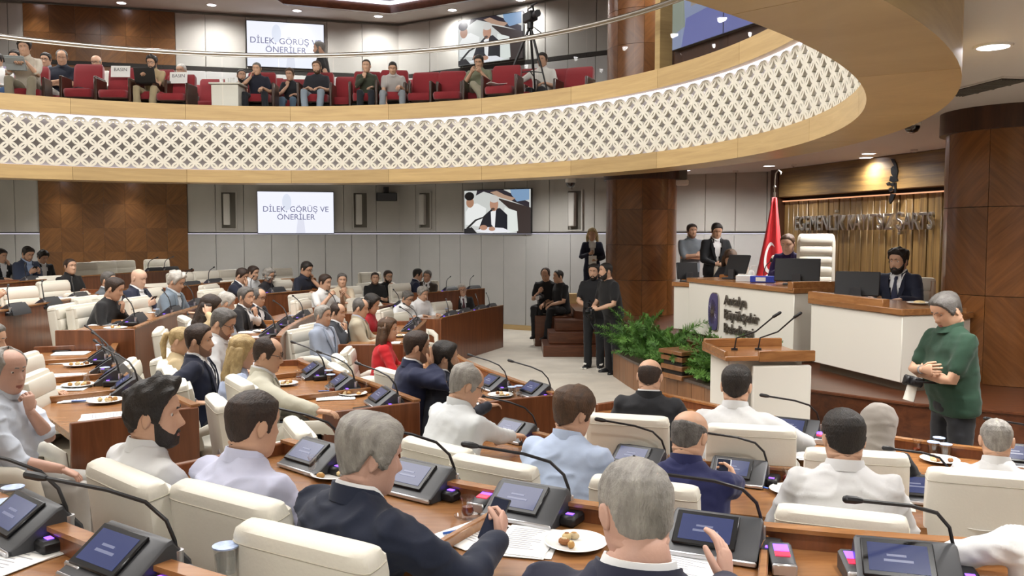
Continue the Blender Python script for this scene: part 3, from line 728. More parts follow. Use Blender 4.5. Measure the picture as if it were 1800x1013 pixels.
small('desk_microphone', 'thin gooseneck microphone on the podium desk left of the flag', 'microphone', (3.25, 11.0, 1.602), [('stem', lambda m: (m.cyl((0,0,0), .04, .02, 12), m.tube([(0,0,.02),(.0,0,.12),(.03,0,.2),(.08,0,.25)], .006, 6)), M_black), ('head', lambda m: m.ball((.095,0,.265), (.022,.022,.028)), M_black)])
small('wall_socket', 'white framed socket plate on the grey wall behind the standing men', 'socket', (0,0,0), [('plate', lambda m: m.box((0,0,0), (.2,.03,.2), bev=.006), M_white), ('insert', lambda m: m.box((0,-.017,0), (.14,.006,.14)), M_dark)])
o = bpy.data.objects['wall_socket']; q = WC+dr*along_r(1298)+nr*.07; o.location = (q.x, q.y, D(1298,492,q.y).z); o.rotation_euler = (0,0,ang_r)

# ------------------------------------------------------------------ screens
def screen(name, label, cat, c, xdir, wd, h):
    """flat screen whose face looks along the normal of xdir x up; returns root, face matrix"""
    t = thing(name, label, cat, (0,0,0)); M = frame_M(c, xdir)
    mb = MB(); mb.box((0,0,-.03), (wd+.03,h+.03,.06), bev=.008); m_ = mb.mesh('bezel', M_bezel); m_.transform(M); link('bezel', m_, t)
    return t, M
def emat(c, e=1.0): return mat('picture_'+c.strip('#'), c, .4, emit=e)
def flat(t, M, name, polys, z0=.003):
    for k, (c, P, e) in enumerate(polys):
        mb = MB(); n = len(P); z = z0+.0006*k
        a = sum(P[i][0]*P[(i+1)%n][1]-P[(i+1)%n][0]*P[i][1] for i in range(n)); P = P if a > 0 else P[::-1]
        mb.cur = 0; mb.add([M @ Vector((x, y, z)) for x, y in P], [tuple(range(n))])
        mb.build(name, emat(c, e), t, smooth=False)
def quad_px(pts, plane):   # unused corner helper kept simple
    return [plane(*p) for p in pts]
def ell(cx, cy, rx, ry, n=18, a0=0, a1=360): return [(cx+rx*math.cos(R(a0+(a1-a0)*i/n)), cy+ry*math.sin(R(a0+(a1-a0)*i/n))) for i in range(n)]
def slide(label, px0, py0, px1, py1):
    a, b = along_l(px0), along_l(px1); pa, pb = WL0+dl*a+nl*.14, WL0+dl*b+nl*.14
    zt = D((px0+px1)/2, (py0), (pa.y+pb.y)/2).z; zb = D((px0+px1)/2, py1, (pa.y+pb.y)/2).z
    wd, h = b-a, zt-zb; c = ((pa.x+pb.x)/2, (pa.y+pb.y)/2, (zt+zb)/2)
    t, M = screen('slide_screen', label, 'screen', c, (dl.x, dl.y, 0), wd, h)
    flat(t, M, 'display', [('#f2f4ff', [(-wd/2,-h/2),(wd/2,-h/2),(wd/2,h/2),(-wd/2,h/2)], 1.0)])
    flat(t, M, 'pale_swoosh', [('#e2e8f6', ell(-wd*.12, h*.25, wd*.06, h*.2), .95), ('#e4e6f4', [(0,-h*.5),(wd*.12,-h*.5),(wd*.1,-.1*h),(.04,-.15*h)], .95)], .006)
    tx = text_mesh('DİLEK, GÖRÜŞ VE\nÖNERİLER', h*.19, emat('#8d8ec4', .45), .0, t, 'slide_text', align='CENTER', line=1.0)
    tx.matrix_basis = M @ Matrix.Translation((0, -.02*h, .012))
slide('lower slide screen with grey-blue lettering between two wall speakers', 455, 337.5, 587, 410)
slide('upper slide screen on the gallery wall behind the standing man', 442, 40, 574, 119)
def feed(label, px0, px1, top, bot):
    a, b = along_r(px0), along_r(px1); pa, pb = WC+dr*a+nr*.16, WC+dr*b+nr*.16; ym = (pa.y+pb.y)/2; pm = (px0+px1)/2
    zt, zb = D(pm, top, ym).z, D(pm, bot, ym).z; wd, h = b-a, zt-zb
    t, M = screen('video_screen', label, 'screen', ((pa.x+pb.x)/2, ym, (zt+zb)/2), (dr.x, dr.y, 0), wd, h)
    X = lambda u: (u-.5)*wd; Yv = lambda v: (.5-v)*h; P = lambda L: [(X(u), Yv(v)) for u, v in L]
    E_ = lambda u, v, ru, rv, *k: [(X(u)+x*wd, Yv(v)+y*h) for x, y in ell(0, 0, ru, rv, *k)]
    flat(t, M, 'picture', [
        ('#d9dcd8', P([(0,0),(1,0),(1,1),(0,1)]), .8), ('#4a3c38', P([(.5,.18),(1,.42),(1,1),(.8,1),(.8,.6)]), .5),
        ('#3b3440', P([(.18,.12),(.3,.03),(.62,.2),(.98,.42),(.98,.3),(.6,.0),(.2,0)]), .5), ('#8fb2d8', P([(.7,.0),(.98,.0),(.98,.24),(.8,.28),(.72,.12)]), .7),
        ('#c9a58d', P([(.4,.05),(.5,.02),(.62,.12),(.78,.2),(.72,.26),(.52,.16)]), .7), ('#eef0ee', P([(.02,.5),(.1,.32),(.2,.3),(.34,.42),(.32,.75),(.25,.85),(.02,.8)]), .9),
        ('#c29274', E_(.09,.28,.06,.12), .7), ('#1d1a1c', E_(.08,.13,.075,.1), .4), ('#e6ebe6', P([(.62,.4),(.8,.5),(.82,.95),(.66,1),(.6,.7)]), .9),
        ('#16192a', P([(.22,.92),(.3,.6),(.42,.44),(.55,.42),(.66,.58),(.66,.96),(.45,1)]), .5), ('#f4f4f4', P([(.41,.5),(.49,.46),(.47,.9),(.42,.8)]), .9),
        ('#c9977c', E_(.46,.33,.065,.16), .75), ('#d8d6d2', E_(.465,.21,.07,.085), .8), ('#6f5448', E_(.445,.44,.03,.03), .5),
        ('#f0f0f6', P([(.15,.95),(.35,.86),(.6,.88),(.72,.97),(.4,1)]), .9), ('#c9977c', E_(.3,.87,.06,.06), .7), ('#c9977c', E_(.43,.9,.05,.05), .7),
        ('#1a1a1e', P([(.03,.88),(.17,.68),(.33,.6),(.34,.62),(.19,.71),(.06,.9)]), .3), ('#24222a', P([(0,.9),(.12,.86),(.2,1),(0,1)]), .4)])
feed('lower wall video screen showing a bald man in a dark jacket', 823.5, 939, 334, 410)
feed('upper gallery video screen behind the tripod, showing a bald man', 814, 925, 29, 109)
# video wall at the right of the gallery
va, vb_ = Vector((2.12, 11.45)), Vector((2.95, 9.6)); dv = (vb_-va).normalized(); Lv = (vb_-va).length
t, M = screen('video_wall', 'large blue toned video wall at the right end of the gallery', 'screen', ((va.x+vb_.x)/2, (va.y+vb_.y)/2, 5.25), (dv.x, dv.y, 0), Lv, 1.25)
Pv = lambda L: [((u-.5)*Lv, (.5-v)*1.25) for u, v in L]
flat(t, M, 'picture', [('#c7cfe6', Pv([(0,0),(1,0),(1,1),(0,1)]), .8), ('#9aa6c8', Pv([(0,.55),(.45,.5),(.7,.65),(1,.6),(1,1),(0,1)]), .7), ('#7076b4', Pv([(.15,.72),(.6,.66),(1,.8),(1,1),(.1,1)]), .8),
     ('#b5a9a0', Pv([(.18,.25),(.4,.12),(.5,.3),(.42,.6),(.2,.62)]), .6), ('#f2f4ff', ell(-.18*Lv, .3, .07*Lv, .12), 1.0), ('#a6b0a0', Pv([(0,.3),(.12,.38),(.14,.8),(0,.85)]), .6), ('#8c8f98', Pv([(.5,.2),(.62,.18),(.66,.5),(.55,.55)]), .6), ('#3a3d66', Pv([(.52,0),(.53,0),(.53,1),(.52,1)]), .4)])
mb = MB(); mb.box((0,0,0), (.12, .2, 3.0)); o = mb.build('pilaster', M_oak, None); o.location = (2.06, 11.78, 5.8); o.rotation_euler = (0,0,math.atan2(dv.y,dv.x)); tag(o, 'pale oak post between the gallery column and the video wall', 'post')
mb = MB(); mb.box((0,0,0), (Lv+.1, .1, 3.1)); o = mb.build('video_wall_surround', M_dwood, None); c = (va+vb_)/2+Vector((-dv.y, dv.x))*.12; o.location = (c.x, c.y, 5.85); o.rotation_euler = (0,0,math.atan2(dv.y,dv.x)); tag(o, 'dark brown wall panel framing the gallery video wall', 'wall panel')
mb = MB(); mb.box((0,0,0), (.9, .1, 3.1)); o = mb.build('gallery_partition', M_dwood, None); o.location = (2.36, 12.9, 5.86); o.rotation_euler = (0,0,R(80)); tag(o, 'dark brown partition beside the upper column in the gallery', 'wall panel')

# ------------------------------------------------------------------ wall speakers, cameras, vents
def on_back(px, py, side, out):
    a = along_l(px) if side == 'l' else along_r(px); P0, d, n_ = (WL0, dl, nl) if side == 'l' else (WC, dr, nr)
    q = P0+d*a+n_*out; return q, D(px, py, q.y).z
M_niche = mat('niche_grey', '#6b675e', .9); M_spk = mat('speaker_cloth', '#c2bfb8', .8, bump=.3, bscale=400)
for px, side, lab in ((404, 'l', 'slim pale wall speaker left of the lower slide screen'), (634, 'l', 'slim pale wall speaker right of the lower slide screen'), (751, 'r', 'slim pale wall speaker left of the lower video screen'), (1013, 'r', 'slim grey wall speaker above the woman in the navy blazer')):
    q, z = on_back(px, 370, side, .03); t = thing('wall_speaker', lab, 'speaker', (q.x, q.y, z), ang_l if side == 'l' else ang_r)
    mb = MB(); mb.box((0,-.02,0), (.33,.03,.86)); mb.build('niche', M_niche, t)
    mb = MB()
    for x in (-.175, .175): mb.box((x,-.04,0), (.03,.06,.9))
    for zz in (-.44, .44): mb.box((0,-.04,zz), (.33,.06,.03))
    mb.build('niche_frame', M_fab, t)
    mb = MB(); mb.box((-.04,-.1,.02), (.15,.12,.74), bev=.012); mb.build('cabinet', M_spk, t)
    mb = MB(); mb.box((-.04,-.163,.02), (.12,.006,.68)); mb.build('grille', M_spk, t)
q, z = on_back(679, 347, 'l', .03)
t = thing('black_monitor_box', 'small black boxed speaker hung under the ceiling beside the slide screen', 'speaker', (q.x, q.y, z), ang_l)
mb = MB(); mb.box((0,-.2,0), (.5,.2,.2), bev=.012); mb.build('box', M_black, t)
mb = MB(); mb.box((0,-.3,0), (.46,.01,.17)); mb.build('grille', M_dark, t)
mb = MB(); mb.box((0,-.1,.17), (.12,.1,.16)); mb.build('bracket', M_black, t)
def dome(label, px, py, z, s=1.0):
    p = G(px, py, z); t = thing('dome_camera', label, 'camera', (p.x, p.y, z)); t.scale = (s,s,s)
    mb = MB(); mb.lathe([(.085,0),(.088,-.09),(.075,-.1)], n=18); mb.build('housing', M_white, t)
    mb = MB(); mb.lathe([(.078,-.09),(.075,-.12),(.055,-.155),(.02,-.172)], n=18); mb.build('dome', mat('smoked_dome', '#151210', .1, coat=1), t)
dome('white dome camera with a black globe on the ceiling near the right column', 1604, 205, ZC, 1.0)
dome('small dome camera above the far video screen by the column', 1003, 311, ZC, 1.3)
dome('white dome camera right of the far video screen', 1029, 321, ZC, 1.3)
p = G(1724, 152, ZC)
t = thing('ceiling_vent', 'square grey slatted air vent in the ceiling near the right edge', 'vent', (p.x, p.y, ZC), R(8)); t.scale = (.85, 1.6, 1)
mb = MB(); mb.box((0,0,-.004), (.34,.56,.01)); mb.build('frame', M_ceil, t)
mb = MB(); mb.box((0,0,-.01), (.28,.5,.006)); mb.build('opening', M_charcoal, t)
for k in range(9): mb = MB(); mb.box((-.13+.26*k/8,0,-.016), (.008,.48,.012)); mb.build('slat', M_niche, t)
for k in range(3): mb = MB(); mb.box((0,-.12+.12*k,-.02), (.28,.012,.012)); mb.build('slat', M_niche, t)
for px, py, lab in ((1293, 300, 'small smoke detector on the ceiling left of the flag'), (1395, 289, 'tiny sprinkler head between two right downlights'), (1607, 263, 'tiny sprinkler head above the wall emblem')):
    p = G(px, py, ZC); t = thing('smoke_detector', lab, 'detector', (p.x,p.y,ZC)); mb = MB(); mb.lathe([(.05,0),(.05,-.02),(.03,-.04)], n=14); mb.build('shell', M_ceil, t); mb = MB(); mb.lathe([(.018,-.038),(.012,-.052)], n=8); mb.build('sensor', M_niche, t)
p = G(1197, 318, ZC); p.y = 15.0
t = thing('hanging_projector', 'grey box projector with a white mount beside the column', 'projector', (3.05, 15.6, ZC)); 
mb = MB(); mb.box((0,0,-.12), (.22,.3,.24), bev=.02); mb.build('case', M_niche, t); mb = MB(); mb.box((-.02,-.08,-.29), (.3,.2,.1), bev=.02); mb.build('bracket', M_white, t)
# ------------------------------------------------------------------ people
def cloth(c, shiny=.85): return mat('cloth', c, shiny, bump=.22, bscale=15, var=.04, vscale=5, sheen=.1)
SKIN = {k: mat('skin', c, .5, bump=.08, bscale=120, var=.05, vscale=14, spec=.4) for k, c in {'m': '#d0a589', 'l': '#dcb49c', 'd': '#bd8b70', 'r': '#cfa592'}.items()}
LIPS = mat('lips', '#a5665a', .5)
HAIRC = {'black': ('#15110e', '#2a221c'), 'dark': ('#241812', '#3d2b20'), 'brown': ('#3e2a1b', '#5b4029'), 'grey': ('#807c76', '#5b5854'), 'lgrey': ('#a8a39b', '#7f7b75'), 'white': ('#d2cdc4', '#a9a49c'), 'salt': ('#4c4844', '#6e6a66'), 'blond': ('#d0b684', '#9c8356')}
def hairmat(c): return mat('hair_'+c, HAIRC[c][0], .55, bump=.6, bscale=90, var=.3, vscale=16, c2=HAIRC[c][1], detail=6, stretch=(3,1,1))
M_eye = mat('eye_white', '#e6e0da', .25); M_iris = mat('iris', '#2a1a10', .2)
zk = [-.118,-.112,-.100,-.085,-.065,-.04,-.02,0.,.018,.036,.06,.085,.105,.118,.124]
fk = [.030,.058,.073,.079,.081,.082,.082,.081,.080,.086,.084,.074,.053,.030,.004]
bk = [.0,.018,.034,.05,.064,.078,.086,.092,.097,.100,.099,.09,.068,.041,.004]
hk = [.012,.03,.045,.055,.062,.067,.069,.071,.073,.075,.074,.066,.049,.028,.003]
def sstep(e0, e1, x): t = np.clip((x-e0)/(e1-e0), 0, 1); return t*t*(3-2*t)
_HG = {}
def headgrid(nu, nv, fat=1.0):
    key = (nu, nv, fat)
    if key in _HG: return _HG[key]
    t = np.arange(nu)/nu; th = 2*np.pi*t-.45*np.sin(2*np.pi*t)
    v = np.linspace(0, 1, nv); zz = np.interp(v, [0,.06,.5,.93,1], [-.118,-.11,.0,.116,.124])
    X = np.zeros((nv,nu)); Y = X.copy(); Z = X.copy()
    for i, z in enumerate(zz):
        f, b, h = np.interp(z, zk, fk), np.interp(z, zk, bk), np.interp(z, zk, hk)*(1+(fat-1)*(1 if z < .02 else .4))
        s, c = np.sin(th), np.cos(th)
        X[i] = h*np.sign(s)*np.abs(s)**.9; Y[i] = np.where(c > 0, f*np.abs(c)**.8, -b*np.abs(c)**.9)+(-.012*(z < -.05)*(c < 0)); Z[i] = z
    ax = np.abs(X); front = Y > .02
    g = lambda x, s: np.exp(-(x/s)**2)
    hn = np.interp(Z, [-.044,-.036,-.026,-.006,.02,.032], [0,.019,.027,.016,.004,0]); sg = np.interp(Z, [-.04,-.02,.0], [.014,.0125,.009])
    Dy = hn*np.exp(-(X/sg)**2)-.011*g(ax-.031,.015)*g(Z-.014,.011)+.004*g(ax-.03,.022)*g(Z-.034,.008)
    Dy += .0055*g(X,.021)*(g(Z+.058,.0055)+g(Z+.072,.0065))-.003*g(X,.022)*g(Z+.065,.003)+.006*g(X,.022)*g(Z+.1,.013)+.004*g(ax-.045,.016)*g(Z+.015,.02)
    Y = Y+Dy*front
    az = np.degrees(np.arccos(np.clip(np.cos(th), -1, 1)))[None, :].repeat(nv, 0)
    _HG[key] = (X, Y, Z, az); return _HG[key]
def gridmesh(mb, X, Y, Z, M, keep=None):
    nv, nu = X.shape; V = [M @ Vector((X[i,j], Y[i,j], Z[i,j])) for i in range(nv) for j in range(nu)]; F = []
    for i in range(nv-1):
        for j in range(nu):
            k = (j+1) % nu
            if keep is not None and not (keep[i,j] or keep[i,k] or keep[i+1,k] or keep[i+1,j]): continue
            F.append((i*nu+j, i*nu+k, (i+1)*nu+k, (i+1)*nu+j)[::-1])
    if keep is None: F.append(tuple(range(nu))); F.append(tuple((nv-1)*nu+j for j in range(nu-1,-1,-1)))
    mb.add(V, F)
def noise_patch(X, Y, Z, seed): return np.array([[noise.noise(Vector((X[i,j]*40+seed, Y[i,j]*40, Z[i,j]*40))) for j in range(X.shape[1])] for i in range(X.shape[0])])
def remesh(mb, voxel, it=6, amp=0, seed=0, fac=.55):
    me = bpy.data.meshes.new('t'); me.from_pydata(mb.v, [], mb.f)
    o = bpy.data.objects.new('t', me); TMP.collection.objects.link(o)
    m = o.modifiers.new('r', 'REMESH'); m.mode = 'VOXEL'; m.voxel_size = voxel; m.use_smooth_shade = True
    s = o.modifiers.new('s', 'SMOOTH'); s.factor = fac; s.iterations = it
    TMP.view_layers[0].update(); dg = TMP.view_layers[0].depsgraph
    r = bpy.data.meshes.new_from_object(o.evaluated_get(dg)); bpy.data.objects.remove(o); bpy.data.meshes.remove(me)
    if amp:
        n = len(r.vertices); co = np.empty(n*3); r.vertices.foreach_get('co', co); co = co.reshape(-1,3)
        no = np.empty(n*3); r.vertices.foreach_get('normal', no); no = no.reshape(-1,3); off_ = Vector((seed*3.7, seed*1.3, 0))
        d = np.array([noise.noise(Vector((p[0]*7, p[1]*7, p[2]*11))+off_)+.6*noise.noise(Vector((p[0]*19, p[1]*19, p[2]*27))+off_)+1.1*(1-abs(noise.noise(Vector((p[0]*6+p[2]*5, p[1]*6, p[2]*9-p[0]*4))+off_)*2.2))**3 for p in co])
        co += no*(amp*d)[:,None]; r.vertices.foreach_set('co', co.ravel()); r.update()
    return r
def ik(S, W, l1, l2, pole):
    d = W-S; L = d.length
    if L > (l1+l2)*.995: W = S+d*((l1+l2)*.995/L); d = W-S; L = d.length
    a = (l1*l1-l2*l2+L*L)/(2*L); h = math.sqrt(max(l1*l1-a*a, 0)); u = d.normalized()
    p = pole-u*pole.dot(u); p = p.normalized() if p.length > 1e-4 else u.orthogonal()
    return S+u*a+p*h, W
def hand(mb, W, d, palm, side, curl=.35, seg=6, s=1.0, spread=.12):
    """palm and five fingers from wrist W along d; palm is the direction the palm faces; side +1 right hand"""
    d = d.normalized(); palm = (palm-d*palm.dot(d)).normalized(); lat = d.cross(palm)*side      # toward the thumb
    rs = []
    for t, hw, th in ((-.01,.026,.02),(.025,.033,.018),(.06,.041,.016),(.088,.041,.013),(.097,.034,.008)):
        rs.append([W+d*t*s+lat*(hw*math.cos(a))*s+palm*(th*math.sin(a))*s for a in np.linspace(0, 2*math.pi, 9)[:-1]])
    mb.rings(rs)
    for k, (o, L, r) in enumerate(((.030,.070,.0088),(.0105,.079,.0092),(-.0095,.073,.0088),(-.028,.057,.0078))):
        p = W+(d*.082+lat*o)*s; dirn = (d+lat*spread*(o/.03)).normalized(); path = [W+(d*.06+lat*o*.9)*s, p]; c = curl*(1+.12*k)
        for q, fr_ in enumerate((.46,.31,.23)):
            ang = c*(.8 if q == 0 else 1.0)
            axis_rot = Matrix.Rotation(-ang*1.0, 3, lat*1.0) if (Matrix.Rotation(-.1, 3, lat) @ d).dot(palm) > 0 else Matrix.Rotation(ang, 3, lat)
            dirn = axis_rot @ dirn; p = p+dirn*L*fr_*s; path.append(p)
        mb.tube(path, [r*1.1*s, r*1.08*s, r*s, r*.92*s, r*.72*s], seg, round_ends=True)
    p0 = W+(d*.02+lat*.022)*s; t1 = (d*.75+lat*.65+palm*.25).normalized(); t2 = (d*.9+lat*.15+palm*(.25+.5*curl)).normalized()
    mb.tube([W+d*.005*s, p0, p0+t1*.036*s, p0+t1*.036*s+t2*.03*s, p0+t1*.036*s+t2*.052*s], [.013*s,.0145*s,.0115*s,.0105*s,.008*s], seg, round_ends=True)
LODS = {2: dict(nu=52, nv=42, vox=.011, n=12, it=8, amp=.009), 1: dict(nu=36, nv=30, vox=.018, n=10, it=5, amp=.006), 0: dict(nu=28, nv=24, vox=.03, n=8, it=2, amp=.004)}
PEOPLE = []
def person(label, tagname, px, py, Y, h, tier, pose='sit', lean=6, side=0, yaw=0, pitch=8, roll=0, arms='dd', top='shirt', color='#eeeeee', inner='#f1f1f1', tie=None,
           pants='#22242b', hair='short', hc='dark', skin='m', beard=None, specs=None, fat=1.0, seat='chair', ch=None, lod=None, hs=1.0, legs=None, sex='m', acc=None, shoes='#141416', bw=1.07):
    if lod is None: lod = 2 if Y < 5.2 else 1 if Y < 9.5 else 0
    L_ = LODS[lod]; n = L_['n']; V = Vector; seed = len(PEOPLE)+1
    sw = .172*bw if sex == 'm' else .15; hs = hs*1.07
    stand = pose == 'stand'
    hz = .93 if stand else .45 if seat == 'g' else .56
    Hc = V((0,0,hz)); M_l = Matrix.Rotation(R(side), 3, 'Y') @ Matrix.Rotation(R(-lean), 3, 'X')
    T = lambda x, y, t: Hc+M_l @ V((x, y, t))
    u = M_l @ V((0,0,1)); f = M_l @ V((0,1,0)); r_ = M_l @ V((1,0,0))
    Mh3 = Matrix.Rotation(R(-yaw), 3, 'Z') @ Matrix.Rotation(R(-pitch), 3, 'X') @ Matrix.Rotation(R(roll), 3, 'Y')
    N = T(0, -.01, .525)
    ho = N+(M_l @ V((0,0,.05)))+V((0,.012,.068)) + Mh3 @ V((0,.02,0))
    Mh = Matrix.Translation(ho) @ Mh3.to_4x4() @ Matrix.Scale(hs, 4)
    top_z = (Mh @ V((0,-.01,.124))).z+(.012 if hair not in ('bald','none','recede') else .003)
    if pitch > 20: top_z = max((Mh @ V((0,y_,z_))).z for y_, z_ in ((0,.13),(-.05,.125),(-.09,.09)))
    # place it
    Tg = D(px, py, Y); rz = -R(h); ht = Mh @ V((0,-.01,.12))
    sc = (Tg.z-tier)/top_z; raw = sc; sc = min(max(sc, .8 if seat == 'g' else .88), 1.13)
    rot = Matrix.Rotation(rz, 3, 'Z'); xy = Tg-rot @ (V((ht.x, ht.y, 0))*sc)
    zoff = tier
    if abs(raw-sc) > .004: print('SCALE %s raw %.2f -> dpx %.0f' % (tagname, raw, (raw-sc)*top_z*FPX/Y))
    # arms
    sh = {1: T(sw+.004, 0, .435), -1: T(-sw-.004, 0, .435)}
    l1, l2 = .285, .25
    arm = {}
    H4 = lambda x, y, z: Mh @ V((x, y, z)); HD = lambda x, y, z: Mh3 @ V((x, y, z))
    for s_, code in ((1, arms[0]), (-1, arms[1])):
        S = sh[s_]; pole = V((s_*.6, -.5, -.7)); pn = V((0,0,-1)); cu = .35
        if isinstance(code, tuple):      # a hand at a given place in the hall
            dr_ = V(code[4]); pn = V(code[5]); cu = code[6]; W = rot.inverted() @ ((D(*code[1:4])-V((xy.x, xy.y, tier)))/sc)-dr_.normalized()*.07; pole = V((s_*.8, -.2, -.8))
        elif code == 'd': W, dr_ = V((s_*.17, .40, .80)), V((-s_*.35, 1, -.05))
        elif code == 'D': W, dr_ = V((s_*.30, .42, .80)), V((-s_*.1, 1, 0)); pole = V((s_*1, 0, -.3))
        elif code == 'w': W, dr_ = V((s_*.08, .38, .83)), V((-s_*.6, 1, -.05)); cu = .8; pn = V((-s_*.7,0,-.8))        # writing or holding
        elif code == 'x': W, dr_ = V((s_*.06, .34, .80)), V((-s_*1, .25, 0)); cu = .3                 # forearms folded on the desk
        elif code == 'l': W, dr_ = V((s_*.11, .27, .66)), V((-s_*.6, .8, -.25))
        elif code == 'k': W, dr_ = V((s_*.13, .36, .67)), V((-s_*.15, .9, -.5)); cu = .5              # hand on the knee
        elif code == 'p': W, dr_ = V((s_*.09, .30, .86)), V((-s_*.5, .7, .45)); pn = V((-s_*.6,-.5,.4)); cu = .75    # holding a phone
        elif code == 'c': W, dr_ = H4(s_*.02, .135, -.20), HD(-s_*.05, -.12, 1); pn = HD(0,-1,0); cu = 1.0; pole = V((s_*.5,.4,-1))
        elif code == 'h': W, dr_ = H4(s_*.105, .075, -.15), HD(-s_*.25, 0, 1); pn = HD(-s_*1,-.2,0); cu = .5; pole = V((s_*.8,.5,-1))
        elif code == 'b': W, dr_ = H4(s_*.075, .155, -.10), HD(-s_*.3, -.35, 1); pn = HD(0,-1,0); cu = .25; pole = V((s_*.8,.5,-1))
        elif code == 'n': W, dr_ = H4(s_*.06, .16, -.13), HD(-s_*.2, .1, 1); pn = HD(-s_*.5,-1,0); cu = .2; pole = V((s_*.7,.5,-1))
        elif code == 'H': W, dr_ = H4(s_*.15, -.01, -.05), HD(-s_*.5, -.2, 1); pn = HD(-s_*1,0,-.3); cu = .4; pole = V((s_*1,.5,-.6))
        elif code == 'q': W, dr_ = T(-s_*.02, .24, .25), V((-s_*1, -.12, .12)); pn = V((0,-1,0)); cu = .5; pole = V((s_*.7,.25,-1)); # crossed arms
        elif code == 'Q': W, dr_ = T(-s_*.05, .20, .2), V((-s_*1, -.2, .1)); pn = V((0,-1,0)); cu = .5; pole = V((s_*.7,.25,-1))
        elif code == 's': W, dr_ = T(s_*.25, .06, -.05), V((-s_*.05, .12, -1)); pn = V((-s_*1,0,0)); cu = .4; pole = V((s_*.5,-1,0))   # hanging at the side
        elif code == 'f': W, dr_ = T(s_*.08, .30, .14), V((-s_*.7, .6, .1)); pn = V((-s_*.6,-.4,-.3)); cu = .8; pole = V((s_*.7,-.4,-.7))
        elif code == 'F': W, dr_ = T(s_*.06, .30, .26), V((-s_*.6, .7, .3)); pn = V((-s_*.6,-.4,.1)); cu = .8; pole = V((s_*.7,-.3,-.8))
        elif code == 't': W, dr_ = V((s_*.34, .05, .78)), V((s_*.15, 1, 0)); pole = V((s_*.6,-1,-.1))    # on the armrest
        elif code == 'a': W, dr_ = V((s_*.52, .12, .95)), V((s_*1, .1, .0)); pole = V((0,-.3,-1))         # arm along the next seat
        elif code == 'v': W, dr_ = V((s_*.16, .34, .98)), V((-s_*.2, .6, .75)); pn = V((-s_*1,0,-.2)); cu = .7      # raised fist, elbow on desk
        elif code == 'u': W, dr_ = V((s_*.12, .42, .25)), V((0, .3, -1)); pn = V((-s_*1,0,0)); pole = V((s_*.7,.2,0))       # reaching down
        El, W2 = ik(S, W, l1, l2, pole); arm[s_] = (S, El, W2, dr_, pn, cu)
    # legs
    leg = {}
    for s_ in (1, -1):
        hp = Hc+V((s_*.088, .0, -.02))
        if stand: kn, an = hp+V((s_*.012, .015, -.43)), V((s_*.105, -.01, .085))
        elif legs == 'cross' and s_ == 1: kn, an = V((.03, .44, .62)), V((-.2, .56, .36))
        elif legs == 'wide': kn, an = V((s_*.2, .42, .53)), V((s_*.2, .40, .085))
        elif legs == 'open': kn, an = V((s_*.17, .42, .56)), V((s_*.13, .46, .085))
        else: kn, an = V((s_*.11, .44, .53)), V((s_*.11, .42, .085))
        leg[s_] = (hp, kn, an)
    root = thing('person', label, 'person', (xy.x, xy.y, zoff), rz); root.scale = (sc, sc, sc)
    PEOPLE.append(dict(tag=tagname, root=root, xy=xy, h=h if ch is None else ch, tier=tier, seat=seat, Y=Y))
    sk = SKIN[skin]
    # body: head, ears, neck, trunk, arms, hands and legs in one mesh
    mb = MB(); X, Yg, Z, az = headgrid(L_['nu'], L_['nv'], 1+(fat-1)*.35)
    gridmesh(mb, X, Yg, Z, Mh)
    nfh = len(mb.f)
    if lod:
        for fi in range(nfh):
            c_ = sum((Mh.inverted() @ V(mb.v[i]) for i in mb.f[fi]), V())/len(mb.f[fi])
            if abs(c_.x) < .021 and -.077 < c_.z < -.055 and c_.y > .06 and abs(c_.z+.0655) < .011*(1-abs(c_.x)/.024)+.002: mb.m[fi] = 1
    for s_ in (1, -1):
        E_ = Matrix.Rotation(R(-s_*22), 3, 'Z') @ Matrix.Rotation(R(-10), 3, 'X')
        rs = []
        for t, ry, rz_ in ((-.006,.013,.024),(.004,.018,.031),(.012,.017,.030),(.014,.011,.022)):
            rs.append([Mh @ (V((s_*.070,-.012,.002))+E_ @ V((s_*t, ry*math.cos(a)*(1 if math.sin(a) > -.3 else .75), rz_*math.sin(a)))) for a in np.linspace(0, 2*math.pi, 11)[:-1]])
        mb.rings(rs)
    nk = [N-u*.03, N+u*.03, Mh @ V((0,-.035,-.085)), Mh @ V((0,-.03,-.03))]
    mb.tube(nk, [.066*fat**.5,.060*fat**.5,.056*fat**.5,.05] if sex == 'm' else [.056,.05,.047,.045], n+2, up=f)
    def torso_rings(k, tmin=-.10, flare=0):
        P_ = [(-.10,.168,.118),(0,.172,.122),(.12,.162,.118*fat),(.22,.165,.122*fat),(.32,.172,.12),(.39,.176,.114),(.43,.17,.102),(.465,.15,.086),(.495,.115,.072),(.52,.083,.062),(.54,.066,.056)]
        if sex == 'f': P_ = [(t, a*(.94 if t < .1 else .86), b*(.95+(.12 if .25 < t < .4 else 0))) for t, a, b in P_]
        rs = []
        for t, a, b in P_:
            if t < tmin: continue
            a, b = a*(bw if sex == 'm' else 1)*fat**.6*k[0]+k[1], b*k[0]+k[1]
            cy = (.015*(fat-1)*4 if .05 < t < .3 else 0)-.012*(t > .4)
            rs.append([T(a*np.sign(math.cos(q))*abs(math.cos(q))**.8, cy+b*np.sign(math.sin(q))*abs(math.sin(q))**.85, t) for q in np.linspace(0, 2*math.pi, 17)[:-1]])
        return rs
    mb.rings(torso_rings((.9, 0)))
